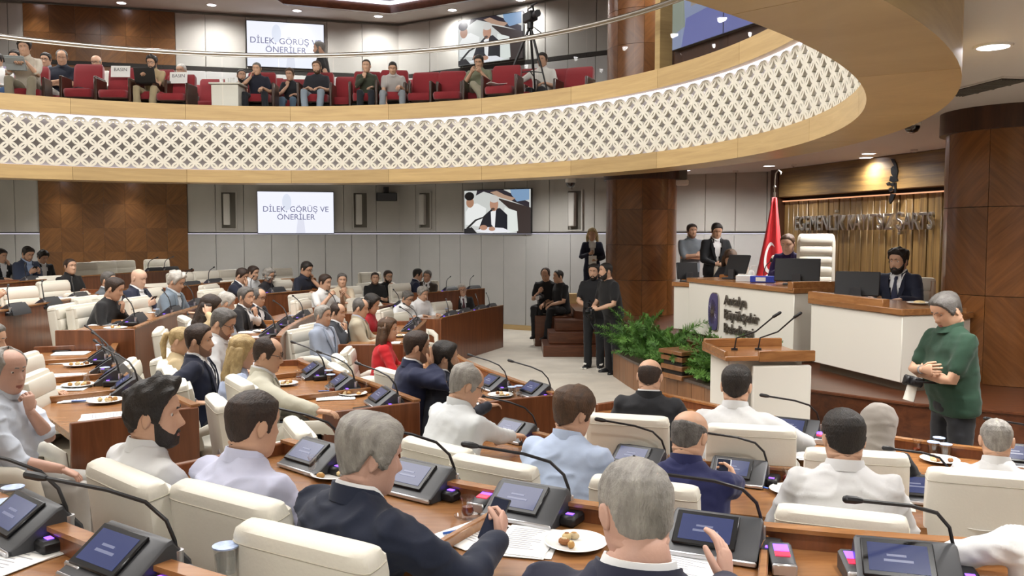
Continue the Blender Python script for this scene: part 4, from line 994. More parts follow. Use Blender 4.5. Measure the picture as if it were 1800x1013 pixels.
    for s_, (S, El, W2, dr_, pn, cu) in arm.items():
        ka = .72 if top in ('shirt','jacket','blouse','coat') else 1; kb = .8 if top == 'rolled' else ka
        mb.tube([S, S.lerp(El,.5), El, El.lerp(W2,.35), W2.lerp(El,.06), W2+dr_.normalized()*.015], [.046*kb,.045*kb,.041*kb,.04*ka,.027,.024], n, up=V((0,.3,1)))
        hand(mb, W2, dr_, pn, s_, cu, 6 if lod else 5, 1.0 if sex == 'm' else .9)
    for s_, (hp, kn, an) in leg.items():
        mb.tube([hp, hp.lerp(kn,.5), kn, kn.lerp(an,.35), an, an-V((0,0,.02))], [.08,.075,.055,.054,.038,.036], n)
    mb.build('body', [sk, LIPS], root, angle=None)
    # upper clothing
    amp = L_['amp']*(1.0 if top != 'tee' else .8)
    q = MB(); jk = top in ('jacket',)
    long_ = top in ('shirt', 'jacket', 'blouse', 'coat')
    q.rings(torso_rings((1.0, .012 if jk else .006 if top != 'shirt' else .009), -.2 if (jk or stand) else -.11))
    for s_, (S, El, W2, dr_, pn, cu) in arm.items():
        k = .012 if jk else .005 if top in ('shirt','blouse') else .004
        tr = T(s_*.07, -.005, .43)
        if long_:
            e_ = W2.lerp(El, .08 if top != 'rolled' else .3)
            q.tube([tr, S+(S-El)*.06, S.lerp(El,.4), El, El.lerp(W2,.5), e_], [.06+k,.066+k,.055+k,.049+k,.042+k,.034+k], n, round_ends=True)
        else:
            e_ = S.lerp(El, .72)
            if top == 'rolled': e_ = El.lerp(W2, .12)
            q.tube([tr, S+(S-El)*.06, S.lerp(El,.4), e_]+([El.lerp(W2,.2)] if top == 'rolled' else []), [.06+k,.066+k,.059+k,.056+k]+([.05] if top == 'rolled' else []), n, round_ends=True)
    me = remesh(q, L_['vox'], L_['it'], amp, seed)
    cm = cloth(color)
    if jk:      # open front: the faces inside the V become the shirt
        nf = len(me.polygons); ce = np.empty(nf*3); me.polygons.foreach_get('center', ce); ce = ce.reshape(-1,3)
        rel = ce-np.array(Hc); tt = rel @ np.array(u); qq = rel @ np.array(f); xx = rel @ np.array(r_)
        wv = np.interp(tt, [.10,.16,.34,.47,.56], [0,.012,.05,.075,.085]); ins = (qq > .0) & (np.abs(xx) < wv) & (tt > .1)
        co = np.empty(len(me.vertices)*3); me.vertices.foreach_get('co', co); co = co.reshape(-1,3)
        polys = [tuple(p.vertices) for p in me.polygons]
        def sub(mask, name, m, shift):
            idx = {}; F = []
            for k_, p in enumerate(polys):
                if mask[k_]: F.append(tuple(idx.setdefault(i, len(idx)) for i in p))
            if not F: return
            Vv = np.zeros((len(idx),3))
            for i, j in idx.items(): Vv[j] = co[i]+np.array(f)*shift
            mm = bpy.data.meshes.new(name); mm.from_pydata([tuple(a) for a in Vv], [], F); mm.materials.append(m); mm.polygons.foreach_set('use_smooth', [True]*len(mm.polygons)); link(name, mm, root)
        sub(~ins, 'jacket', cm, 0); sub(ins, 'shirt', cloth(inner), -.004)
        if lod or h % 360 > 60:
            mb = MB()
            for s_ in (1, -1):
                A = [T(s_*x, y, t) for t, x, y in ((.14,.012,.15*fat**.5),(.26,.038,.148*fat**.5),(.36,.062,.142),(.44,.078,.118),(.5,.082,.07))]
                B = [T(s_*x, y, t) for t, x, y in ((.14,.014,.152*fat**.5),(.26,.075,.146*fat**.5),(.36,.112,.132),(.41,.108,.118),(.5,.094,.07))]
                V_ = A+B; V_ = [p-f*.006 for p in V_]+[p+f*.006 for p in V_]; nn_ = 5
                F = []
                for i in range(4): F += [(i,i+1,6+i,5+i),(10+i,15+i,16+i,11+i),(5+i,6+i,16+i,15+i),(i,10+i,11+i,i+1)]
                mb.add(V_, F)
            mb.build('lapel', cm, root)
        if tie:
            mb = MB(); A = []
            for t, x, y in ((.485,.016,.078),(.46,.02,.097),(.44,.013,.112),(.3,.032,.146*fat**.5),(.16,.04,.150*fat**.5)):
                A.append([T(-x,y,t), T(0,y+.012,t), T(x,y,t)])
            mb.rings([[a, b, c, c-f*.015, a-f*.015] for a, b, c in A]); mb.build('tie', cloth(tie, .5), root)
    else:
        me.materials.clear(); me.materials.append(cm); link({'shirt':'shirt','polo':'polo_shirt','tee':'t_shirt','rolled':'shirt','blouse':'blouse','coat':'coat'}.get(top,'shirt'), me, root)
    if top in ('shirt','polo','jacket','rolled') and hair != 'hijab':
        mb = MB(); nd = ((Mh @ V((0,-.03,-.06)))-N).normalized(); cN = 16; k = fat**.5; rs = []
        for rad, zz in ((.082,-.012),(.074,.03),(.071,.040),(.066,.040),(.064,.02),(.066,-.01)):
            ring = []
            for j in range(cN):
                a = 2*math.pi*j/cN; bz = zz-.022*max(0, math.sin(a))
                ring.append(N+r_*(rad*k*math.cos(a))+f*(rad*k*math.sin(a)*1.0+.004)+nd*bz)
            rs.append(ring)
        mb.rings(rs, cap=False); mb.build('collar', cloth(inner if jk else color), root)
    if jk:
        mb = MB(); nd = ((Mh @ V((0,-.03,-.06)))-N).normalized(); k = fat**.5*(1 if sex == 'm' else .86); rs = []
        for a in np.linspace(R(128), R(412), 20):
            fr_ = max(0, math.sin(a)); rs.append([N+r_*(rad*k*math.cos(a))+f*(rad*k*math.sin(a)+.004)+nd*(zz-.05*fr_) for rad, zz in ((.074,-.03),(.077,.027),(.084,.030),(.098,-.03))])
        mb.rings(rs); mb.build('jacket_collar', cm, root)
    if jk and lod:
        for s_, (S, El, W2, dr_, pn, cu) in arm.items():
            mb = MB(); mb.tube([W2.lerp(El,.1), W2.lerp(El,.02)], [.036,.034], n); mb.build('cuff', cloth(inner), root)
    # trousers and shoes
    q = MB()
    q.rings([[Hc+V((a*math.cos(w_), cy+b*math.sin(w_), zz)) for w_ in np.linspace(0, 2*math.pi, 15)[:-1]] for zz, a, b, cy in ((-.12,.13,.10,0),(-.07,.172,.128,0),(.0,.175,.128,0),(.06,.168,.122,.0))])
    for s_, (hp, kn, an) in leg.items():
        q.tube([hp, hp.lerp(kn,.45), kn, kn.lerp(an,.5), an-V((0,0,.03 if legs == 'crop' else .045))], [.098,.09,.075,.072,.07], n, round_ends=True)
    me = remesh(q, .02 if lod else .027, 3, .005, seed+.5); me.materials.clear(); me.materials.append(cloth(pants)); link('trousers', me, root)
    for s_, (hp, kn, an) in leg.items():
        mb = MB(); fd = V((s_*.18, 1, 0)).normalized(); la = V((fd.y, -fd.x, 0)); rs = []
        base = V((an.x, an.y, an.z-.085))
        if legs == 'cross' and s_ == 1: fd = V((-.5,.75,-.35)).normalized()
        up_ = fd.cross(la).normalized()*-1
        if up_.z < 0: up_ = -up_
        for t, wd, hh in ((-.085,.022,.05),(-.06,.036,.085),(0,.038,.088),(.06,.043,.06),(.12,.046,.045),(.165,.036,.035),(.185,.014,.02)):
            rs.append([base+fd*t+la*x*wd+up_*zz*hh for x, zz in ((-1,0),(-1,.6),(-.55,1),(.55,1),(1,.6),(1,0))])
        mb.rings(rs); mb.build('shoe', mat('shoe', shoes, .4), root)
    # hair
    hm = hairmat(hc); X, Yg, Z, az = headgrid(*((104, 84) if lod == 2 else (64, 52) if lod == 1 else (44, 36)), 1+(fat-1)*.35)
    rad = np.stack([X, Yg+.01, Z-.01], -1); rad /= np.linalg.norm(rad, axis=-1, keepdims=True)
    lo = np.interp(az, [0,25,45,62,80,92,104,125,180], [.084,.082,.070,.045,-.022,-.005,.028,-.028,-.060])
    m_ = sstep(-.006, .012, Z-lo); th = .009+.006*sstep(.02,.1,Z)
    hi = None
    if hair == 'pony': m_ = sstep(-.006, .012, Z-np.interp(az, [0,25,45,62,80,92,104,125,180], [.088,.087,.080,.055,.012,.012,.03,-.02,-.05])); th = .006+.004*sstep(.02,.1,Z)
    if hair == 'crop': th = .004+.003*sstep(.02,.1,Z)
    elif hair == 'quiff': th = .012+.030*sstep(.05,.11,Z)*np.clip(1.1-az/150, .25, 1)
    elif hair == 'full': th = .014+.012*sstep(-.02,.1,Z)
    elif hair == 'wavy': th = .014+.014*sstep(.0,.1,Z)
    elif hair in ('bald', 'recede', 'thin'):
        lim = np.interp(az, [0,60,90,130,180], [-.2,.02,.052,.068,.075] if hair == 'bald' else [-.2,.03,.075,.12,.2])
        if hair == 'recede': m_ = m_*(1-sstep(-.012,.012,Z-np.interp(az, [0,50,75,100,180],[.0,.05,.105,.125,.2])))
        elif hair == 'bald': m_ = m_*(1-sstep(-.012,.012,Z-lim)); th = .005+0*Z
        else: th = .0045+0*Z; m_ = m_*(1-.25*np.exp(-((Yg+.045)/.045)**2-((X-.02)/.04)**2)*(Z > .07))
    elif hair in ('long', 'bob', 'curly'): th = .012+.010*sstep(.0,.1,Z); lo2 = np.interp(az, [0,25,45,62,80,180], [.082,.08,.066,.03,-.05,-.09]); m_ = sstep(-.006,.012,Z-lo2)
    if hair not in ('none', 'hijab'):
        rs_ = np.random.RandomState(seed); nz = np.zeros_like(Z)
        for k in range(6):
            a = rs_.uniform(-60, 60, 3)*(2 if hair in ('curly','wavy','quiff') else 1); nz += np.sin(a[0]*X+a[1]*Yg+a[2]*Z+rs_.rand()*6)
        amp_h = {'curly': .22, 'wavy': .14, 'quiff': .12, 'full': .09}.get(hair, .05)
        tt = (th*(1+amp_h*nz)*m_)-.004*(1-m_); tt = np.where(m_ < .02, -.006, tt)
        if lod:
            fq = (55, 13, .0022) if hair not in ('curly','wavy') else (34, 26, .004)
            st = np.array([[noise.noise(V((X[i,j]*fq[0]+seed, Yg[i,j]*fq[0], Z[i,j]*fq[1])))+.6*noise.noise(V((X[i,j]*fq[0]*2.6, Yg[i,j]*fq[0]*2.6+seed, Z[i,j]*fq[1]*1.6))) for j in range(X.shape[1])] for i in range(X.shape[0])])
            tt = tt+fq[2]*st*sstep(.15, .6, m_)
            if hair == 'thin': tt = tt-.004*sstep(-.1, .5, noise_patch(X, Yg, Z, seed))*np.exp(-((Yg+.045)/.05)**2-((X-.02)/.045)**2)*(Z > .05)
        mb = MB(); gridmesh(mb, X+rad[...,0]*tt, Yg+rad[...,1]*tt, Z+rad[...,2]*tt, Mh, keep=m_ > .02)
        if hair == 'curly':
            for k in range(26):
                a = rs_.uniform(1.1, 5.2); zz = rs_.uniform(-.08, .12); i = int(np.argmin(np.abs(Z[:,0]-zz))); j = int(np.argmin(np.abs(np.arange(X.shape[1])/X.shape[1]*6.283-a)))
                p = np.array([X[i,j],Yg[i,j],Z[i,j]])+rad[i,j]*.012; mb.ball(Mh @ V(p), rs_.uniform(.018,.03), 6, 4)
        if hair in ('long', 'bob'):
            q = MB(); zl = -.30 if hair == 'long' else -.13
            for x, y, z, ex, ey in ((0,-.085,.03,0,-.105),(.055,-.07,.03,.06,-.09),(-.055,-.07,.03,-.06,-.09),(.08,-.02,.03,.092,-.035),(-.08,-.02,.03,-.092,-.035)):
                q.tube([(x,y,z),(x*1.1,y*1.08,-.06),(ex*1.0,ey,zl*.6),(ex*.9,ey*.9,zl)], [.034,.038,.036,.018], 8, round_ends=True)
            hmsh = remesh(q, .012 if lod else .02, 3, .004, seed); hmsh.transform(Mh); hmsh.materials.clear(); hmsh.materials.append(hm); link('long_hair', hmsh, root)
        if hair == 'pony':
            mb.tube([Mh @ V(p) for p in ((0,-.09,.06),(0,-.13,.05),(0,-.15,-.03),(0,-.135,-.13),(0,-.12,-.2))], [.022,.03,.032,.024,.008], 8, round_ends=True)
        mb.build('hair', hm, root, angle=None)
    if hair == 'hijab':
        q = MB(); t2 = np.full_like(Z, .016); gridmesh(q, X+rad[...,0]*t2, np.minimum(Yg+rad[...,1]*t2, .085)-.01, Z+rad[...,2]*t2, Matrix.Identity(4))
        q.tube([(0,-.03,.0),(0,-.035,-.08),(0,-.03,-.15),(0,-.02,-.2)], [.098,.104,.118,.16], 16); q.ball((0,-.05,-.02), (.094,.085,.1), 14, 10)
        hmsh = remesh(q, .011, 6, .006, seed); hmsh.transform(Mh); hmsh.materials.clear(); hmsh.materials.append(cloth('#9b948c')); link('headscarf', hmsh, root)
    if beard:
        zb = np.interp(az, [0,14,30,50,68,80,90], [-.046,-.047,-.062,-.05,-.03,.0,.02]); bm = sstep(-.005,.006, zb-Z)*(1-sstep(78, 92, az))
        bm = bm*(1-np.exp(-((X/.02)**4)-(((Z+.066)/.009)**4)))*(Z < .03)
        tb = {'full': .010, 'stubble': .0012, 'short': .005}[beard]; tb = tb*bm-.004*(1-bm)
        mb = MB(); gridmesh(mb, X+rad[...,0]*tb, Yg+rad[...,1]*tb, Z+rad[...,2]*tb, Mh, keep=bm > .3); mb.build('beard', hairmat(hc) if beard != 'stubble' else mat('stubble', '#8d6c59', .7), root, angle=None)
    # eyes and brows
    for s_ in (1, -1):
        mb = MB(); mb.ball(Mh @ V((s_*.031,.0592,.013)), .0112*hs, 10, 8); mb.cur = 1; mb.ball(Mh @ V((s_*.031,.0648,.0115)), .0066*hs, 8, 6); mb.build('eye', [M_eye, M_iris], root)
    mb = MB()
    for s_ in (1, -1): mb.tube([Mh @ V(p) for p in ((s_*.012,.088,.0345),(s_*.028,.0835,.037),(s_*.044,.07,.031))], [.0035,.0045,.002], 5)
    mb.build('eyebrows', hairmat(hc if hc not in ('white','lgrey') else 'grey'), root)
    if specs:
        mb = MB()
        for s_ in (1, -1):
            ring = [Mh @ V((s_*.032+.022*math.cos(a), .092-.012*abs(math.cos(a)) if 0 else .090-.25*abs(s_*.032+.022*math.cos(a))**1.0*.25, .012+.017*math.sin(a))) for a in np.linspace(0, 2*math.pi, 13)]
            mb.tube(ring, .0018, 4); mb.tube([Mh @ V((s_*.054,.083,.016)), Mh @ V((s_*.074,.04,.018)), Mh @ V((s_*.078,-.01,.014))], .0018, 4)
        mb.tube([Mh @ V((-.01,.093,.014)), Mh @ V((.01,.093,.014))], .0018, 4); mb.build('glasses', M_black, root)
    return root, arm, Mh, rot, sc
def at_hand(res, s_, name, label, cat, d=(.16,.08,.009), col=M_black, up=.5):
    """an object of size d held in hand s_ (+1 right)"""
    root, arm, Mh, rot, sc = res; S, El, W, dr_, pn, cu = arm[s_]
    dd = dr_.normalized(); p = root.location+rot @ ((W+dd*.07+pn.normalized()*.035)*sc)
    t = thing(name, label, cat, p); t.rotation_euler = (R(55), 0, root.rotation_euler.z)
    mb = MB(); mb.box((0,0,0), (d[1], d[0], d[2]), bev=.004); mb.build('case', col, t)
    mb = MB(); mb.box((0,0,d[2]/2+.0005), (d[1]-.008, d[0]-.01, .001)); mb.build('display', mat('phone_display', '#2b3040', .1, emit=.15), t)
    return t
# ------------------------------------------------------------------ chairs
M_leather = mat('white_leather', '#e6e1d3', .5, bump=.08, bscale=90, var=.02, vscale=6)
M_base = mat('chair_base', '#4b4b4d', .35, metal=.7)
def rrect(cx, cy, z, w, d, r=.35, n=20, M=None):
    out = []
    for j in range(n):
        a = 2*math.pi*j/n; c, s = math.cos(a), math.sin(a)
        out.append(Vector((cx+w/2*math.copysign(abs(c)**r, c), cy+d/2*math.copysign(abs(s)**r, s), z)))
    return out
def make_chair():
    t = thing('conference_chair', 'white', 'chair', (0,0,0))
    lean = Matrix.Translation((0,-.235,.46)) @ Matrix.Rotation(R(9), 4, 'X') @ Matrix.Translation((0,0,-.46))
    rs = [[lean @ p for p in rrect(0, -.02-.03*(1-((z-.36)/.7)), z, w, d, .3)] for z, w, d in ((.36,.40,.05),(.38,.46,.09),(.5,.51,.10),(.75,.53,.10),(.90,.525,.10),(.945,.52,.098),(.965,.505,.085),(.975,.47,.05))]
    mb = MB(); mb.rings(rs); mb.build('backrest', M_leather, t)
    q = MB(); q.tube([lean @ p for p in rrect(0, -.02-.03*(1-((.93-.36)/.7)), .93, .524, .1, .3)]+[lean @ rrect(0, -.02-.03*(1-((.93-.36)/.7)), .93, .524, .1, .3)[0]], .0028, 5); q.build('piping', mat('leather_seam', '#c9c3b2', .6), t)
    for k in range(4):
        z0 = .46+.12*k; mb = MB()
        rs = [[lean @ p for p in rrect(0, .024, z, w, d, .3, 16)] for z, w, d in ((z0,.45,.04),(z0+.008,.475,.05),(z0+.06,.48,.058),(z0+.111,.475,.05),(z0+.119,.45,.04))]
        mb.rings(rs); mb.build('back_pad', M_leather, t)
    mb = MB(); mb.rings([rrect(0, .03, z, w, w*.98, .38) for z, w in ((.36,.40),(.375,.46),(.42,.50),(.47,.505),(.495,.48),(.505,.40))]); mb.build('seat', M_leather, t)
    for s_ in (1, -1):
        mb = MB(); mb.tube([(s_*.255,-.24,.60),(s_*.275,-.12,.645),(s_*.285,.02,.66),(s_*.28,.15,.65),(s_*.27,.23,.60),(s_*.25,.25,.50),(s_*.235,.22,.42)], [.03,.042,.045,.045,.042,.036,.03], 10, up=(1,0,0), flat=.75, round_ends=True); mb.build('armrest', M_leather, t)
    mb = MB(); mb.cyl((0,0,.07), .03, .3, 10); mb.cyl((0,0,.33), .09, .035, 12); mb.build('gas_column', M_base, t)
    mb = MB()
    for k in range(5):
        a = 2*math.pi*k/5; mb.tube([(0,0,.09),(.16*math.cos(a),.16*math.sin(a),.075),(.28*math.cos(a),.28*math.sin(a),.05)], [.03,.022,.016], 6)
        mb.cyl((.28*math.cos(a)-.0,.28*math.sin(a),0), .026, .05, 8)
    mb.build('star_base', M_base, t)
    return proto(t)
CHAIR = make_chair(); CH_USED = set()
def chair(x, y, z, h, label, group=None):
    return dup(CHAIR, (x, y, z), -R(h), label, group, CH_USED)
M_redseat = mat('red_velvet', '#8d1420', .8, bump=.2, bscale=200, var=.1, vscale=5, sheen=.5)
def make_gseat():
    t = thing('theatre_seat', 'red', 'chair', (0,0,0))
    ln = Matrix.Translation((0,-.2,.4)) @ Matrix.Rotation(R(10), 4, 'X') @ Matrix.Translation((0,0,-.4))
    mb = MB(); mb.rings([[ln @ p for p in rrect(0, 0, z, w, d, .25, 16)] for z, w, d in ((.36,.46,.07),(.42,.50,.10),(.80,.50,.12),(.90,.49,.11),(.945,.44,.06))]); mb.build('backrest', M_redseat, t)
    mb = MB(); mb.rings([rrect(0, .05, z, w, w, .3, 16) for z, w in ((.34,.46),(.37,.48),(.44,.49),(.47,.46))]); mb.build('seat', M_redseat, t)
    for s_ in (1, -1):
        mb = MB(); mb.box((s_*.285, .02, .34), (.05,.42,.68), bev=.012); mb.build('armrest', M_dwood, t)
    mb = MB(); mb.box((0, .0, .16), (.5,.3,.32)); mb.build('base', M_charcoal, t)
    return proto(t)
GSEAT = make_gseat(); GS_USED = set()

# ------------------------------------------------------------------ desks
def desk(label, P, tier, z0, dividers=(), left_end=True, right_end=True, depth=.74, flip=False, dz=.75, rim=.06, name='council_desk', prog=None):
    """curved council desk; P = plan polyline of the front rim, sitters on the left of its direction (flip: right)"""
    L = smooth_line(P, .2); n = len(L); N_ = []
    for i in range(n):
        d = (L[min(i+1,n-1)]-L[max(i-1,0)]).normalized(); q = Vector((-d.y, d.x)); N_.append(-q if flip else q)
    o0 = L[0]; t = thing(name, label, 'desk', (o0.x, o0.y, z0)); zt = tier+dz-z0; zr = zt+rim
    at = lambda k: [(p.x+q.x*k-o0.x, p.y+q.y*k-o0.y) for p, q in zip(L, N_)]
    A, B = at(0), at(.035)
    tot = sum((L[i+1]-L[i]).length for i in range(n-1)); npan = max(1, round(tot/1.25)); cuts = [round((n-1)*k/npan) for k in range(npan+1)]
    for a, b in zip(cuts[:-1], cuts[1:]):
        if b <= a: continue
        mb = MB(); mb.strip(A[a:b+1], B[a:b+1], 0, zr); mb.build('front_panel', M_walnut, t)
    mb = MB(); mb.strip(at(.036), at(depth), zt-.045, zt); mb.build('worktop', M_desktop, t)
    mb = MB(); mb.strip(at(-.012), at(.045), zr, zr+.016); mb.build('front_rim', M_desktop, t)
    ends = ([0] if left_end else [])+([n-1] if right_end else [])
    for i in ends:
        a = Vector(at(0)[i]); b = Vector(at(depth)[i]); d = (b-a); rz = math.atan2(d.y, d.x); c = (a+b)/2
        mb = MB(); mb.box((c.x, c.y, zr/2), (d.length, .04, zr), M=Matrix.Rotation(rz, 3, 'Z'), bev=.006); mb.build('end_panel', M_walnut, t)
    for k in dividers:
        i = min(n-1, max(0, round(k*(n-1)))); a = Vector(at(.04)[i]); b = Vector(at(depth-.02)[i]); d = b-a; c = (a+b)/2
        mb = MB(); mb.box((c.x, c.y, zt+.022), (d.length, .03, .045), M=Matrix.Rotation(math.atan2(d.y, d.x), 3, 'Z'), bev=.005); mb.build('divider', M_desktop, t)
    return t
def arcP(r, f0, f1, n=8): return [(SA[0]-r*math.sin(R(f0+(f1-f0)*i/n)), SA[1]-r*math.cos(R(f0+(f1-f0)*i/n))) for i in range(n+1)]
def px2(L, z): return [tuple(G(x, y, z)[:2]) for x, y in L]
T_ = TIER
# walking the rim from the far end to the near end (or left to right) keeps the sitters on the chosen side
desk('long curved desk row of the four men nearest the camera', arcP(5.12, 46, -22), T_['d'], T_['c'], (.12,.27,.42,.57,.73,.87), flip=True)
desk('curved front desk row of the men in white, light blue and navy shirts', arcP(3.15, 53, -30), T_['b'], 0, (.16,.33,.5,.67,.84), flip=True)
desk('innermost desk facing the lectern, before the headscarf wearer', [(1.3,7.35),(1.65,6.85),(2.1,6.25),(2.6,5.75),(3.1,5.4),(3.9,5.05)], T_['b'], 0, (.3,.55,.8), flip=True)
desk('desk at the lower left corner with a microphone unit and a rail divider', arcP(6.62, 56, 29.5), T_['e'], T_['d'], (.62,.28), flip=True)
desk('desk with papers and plates before the man in the pale blue shirt', [(-3.95,8.5),(-3.62,7.7),(-3.15,6.8),(-2.78,6.3),(-1.99,5.35)], T_['d'], T_['c'], (.25,.5,.72), flip=True)
desk('desk with three tablet units before the man in the beige suit', [(-2.08,8.4),(-1.98,8.15),(-1.25,7.15),(-.69,6.27)], T_['c'], 0, (.33,.66), flip=True)
desk('desk end beside the bearded man at the open carpet', [(-.75,10.2),(-.5,9.3),(-.04,8.2),(.39,7.35)], T_['b'], 0, (.4,.7), flip=True)
desk('desk with a stack of papers behind the woman in red', px2([(749,565),(747,569),(732,583),(710,607)], .95), T_['c'], 0, (.5,), flip=True)
desk('desk with a violet lit edge before the man in the black suit and tie', px2([(600,541),(551,555),(509,577),(493,593)], 1.11), T_['d'], T_['c'], (.5,), flip=True)
desk('desk of the bald man and the black sweater, ending at a tall panel', [(-4.15,12.2),(-4.05,11.0),(-3.93,9.6),(-3.75,8.45)], T_['e'], T_['d'], (.35,.7), flip=True)
desk('desk before the man with crossed arms at the left', [(-5.62,12.6),(-5.5,10.9),(-5.4,9.5),(-5.25,7.6)], T_['f'], T_['e'], (.3,.6), flip=True)
desk('desk run of the far left row under the wood panel', [(-6.2,16.6),(-6.75,15.0),(-7.0,13.8)], T_['g'], T_['f'], (.5,), flip=True)
desk('desk at the far left edge before the men in dark suits', [(-7.05,12.9),(-7.1,11.9),(-7.05,10.5)], T_['g'], T_['f'], (.5,), flip=True)
desk('back row desk behind the white haired man in the grey jacket', [(-3.6,15.6),(-4.3,15.1),(-4.8,14.1),(-5.12,12.9)], T_['f'], T_['e'], (.5,), flip=True)
desk('desk of the grey haired woman and the man in the navy polo', [(-2.95,15.0),(-3.4,14.1),(-3.85,13.3),(-4.0,12.75)], T_['e'], T_['d'], (.4,.7), flip=True)
desk('far front desk with two small plates, ending at the carpet', px2([(884,538),(829,549),(776,561)], .81), T_['b'], 0, (.5,), flip=True)
desk('far second row desk of the two whispering men', [(-.55,17.0),(-1.55,15.75)], T_['d'], 0, (.5,), flip=True)
desk('far desk before the two men in black shirts', [(-2.0,15.3),(-2.3,14.2),(-2.35,13.3)], T_['c'], 0, (.5,), flip=True)
for px, py, w_, lab in ((802, 566, .3, 'small white lettered name plate on the far front desk, left one'), (872, 551, .2, 'small white name plate at the right end of the far front desk')):
    a = Vector((-1.17,14.2)); b = Vector((-.18,16.8)); k = (px-776)/(884-776)
    ys = 1/((1-k)/14.2+k/16.8); xx = (px-900)/1500*ys
    p = D(px, py, ys); dd = (b-a).normalized(); t = thing('name_plate', lab, 'sign', (p.x+dd.y*.03, p.y-dd.x*.03, p.z), math.atan2(dd.y, dd.x))
    mb = MB(); mb.box((0,-.01,0), (w_+.12,.012,.2)); mb.build('board', M_dwood, t); mb = MB(); mb.box((0,-.02,.03), (w_,.008,.07)); mb.build('label_strip', M_paper, t)

# ------------------------------------------------------------------ microphone consoles and desk things
M_disp = mat('console_display', '#56629c', .2, emit=.5); M_dtext = mat('console_text', '#aab0d8', .3, emit=.5); M_purple = mat('violet_led', '#7a4dff', .3, emit=4)
M_redled = mat('red_led', '#ff2440', .3, emit=3); M_silver = mat('silver_edge', '#c9c9cc', .3, metal=.8)
def make_console(left=False):
    t = thing('microphone_console', 'c', 'microphone', (0,0,0)); m_ = -1 if left else 1
    # sitter is at -y; wedge body with tilted screen
    prof = [(-.11,0),(-.115,.022),(-.09,.035),(.03,.12),(.05,.125),(.11,.05),(.12,.0)]
    mb = MB(); rs = []
    for x in (-.16,-.152,.152,.16):
        k = .93 if abs(x) > .155 else 1; rs.append([(x, y*k, z*k) for y, z in prof])
    mb.rings(rs); mb.build('body', M_dark, t)
    Ms = Matrix.Translation((-.03*m_,-.033,.083)) @ Matrix.Rotation(R(35.5), 4, 'X')
    mb = MB(); mb.box((0,0,0), (.225,.145,.012), bev=.004); q = mb.mesh('screen', M_bezel); q.transform(Ms); sc_ = link('screen', q, t)
    mb = MB(); mb.box((0,0,.0065), (.185,.108,.002)); q = mb.mesh('display', M_disp); q.transform(Ms); link('display', q, sc_)
    mb = MB(); mb.box((-.005,.008,.008), (.06,.008,.001)); mb.box((0,-.012,.008), (.09,.009,.001)); q = mb.mesh('display_text', M_dtext); q.transform(Ms); link('display_text', q, sc_)
    mb = MB(); mb.box((0,-.118,.012), (.32,.012,.02), bev=.005); mb.build('silver_edge', M_silver, t)
    mb = MB(); mb.box((.19*m_,.03,.022), (.07,.15,.044), bev=.01); mb.build('side_box', M_black, t)
    mb = MB(); mb.box((.19*m_,-.01,.0455), (.03,.02,.002)); mb.build('led', M_purple, t)
    path = [(.15*m_,.07,.05),(.15*m_,.06,.12),(.135*m_,.045,.18),(.09*m_,.01,.235),(.0,-.05,.27),(-.16*m_,-.14,.30)]
    mb = MB(); mb.cyl((.15*m_,.07,.03), .016, .06, 10); mb.build('stem_socket', M_silver, t)
    mb = MB(); mb.tube([(a.x, a.y, z) for a, z in zip([Vector(p[:2]) for p in path], [p[2] for p in path])], [.0065]*6, 6); mb.build('gooseneck', M_black, t)
    d = (Vector(path[-1])-Vector(path[-2])).normalized(); mb = MB(); mb.tube([Vector(path[-1]), Vector(path[-1])+d*.02, Vector(path[-1])+d*.055], [.009,.013,.013], 8, round_ends=True); mb.build('microphone_head', M_black, t)
    return proto(t)
CONS = make_console(); CO_USED = set()
def console(px, py, tier, h, label, Yset=None):
    p = G(px, py, tier+.752); return dup(CONS, p, -R(h), label, None, CO_USED)
# ------------------------------------------------------------------ who sits and stands where
t_ = TIER
def PP(label, tg, px, py, Y, h, tier, **k):
    if Y is None: Y = G(px, py, tier+(1.74 if k.get('pose') == 'stand' else 1.30)).y
    return person(label, tg, px, py, Y, h, tier, **k)
W_ = '#d8d8d8'; NAVY = '#1c2236'; BLK = '#141416'
# nearest row, seen from behind
A1 = PP('man with thinning grey hair in a navy jacket, back of his head nearest the camera', 'the nearest grey haired man', 1118, 797, 1.86, 22, t_['d'], lean=10, yaw=-34, pitch=6, hs=.86, arms=(('px',1268,962,2.55,(-.1,.45,1),(-.8,.3,.2),.35),'d'), top='jacket', bw=1.14, color='#23263c', hair='thin', hc='lgrey', skin='r', fat=1.12, ch=24)
A2 = PP('grey haired man in a dark navy jacket writing with a phone upright in his fist', 'the grey haired man in the dark navy jacket', 657, 729, 2.75, 42, t_['d'], lean=17, yaw=22, pitch=10, arms=(('px',884,918,2.92,(-.35,.75,.55),(-.9,-.2,.1),1.1),'w'), top='jacket', bw=1.14, color='#141d33', hair='full', hc='lgrey', skin='r', fat=1.15, ch=44)
A3 = PP('young man with cropped dark hair in a pale lavender shirt, seen from behind', 'the man in the lavender shirt', 445, 683, 3.15, 36, t_['d'], lean=14, yaw=4, pitch=6, arms='ww', bw=1.14, top='rolled', color='#cfd2ea', hair='crop', hc='dark', ch=42)
A4 = PP('man with a tall dark quiff and beard in a white shirt looking right', 'the man with the quiff', 265, 670, 3.3, 46, t_['d'], lean=8, yaw=32, pitch=0, arms='ww', bw=1.14, top='shirt', color=W_, hair='quiff', hc='black', beard='short', ch=50)
PP('person in a white shirt at the right edge of the frame, only an elbow showing', 'the person at the right frame edge', 1872, 790, 2.75, 12, t_['d'], lean=12, arms='DD', top='shirt', color=W_, hair='short', hc='dark')
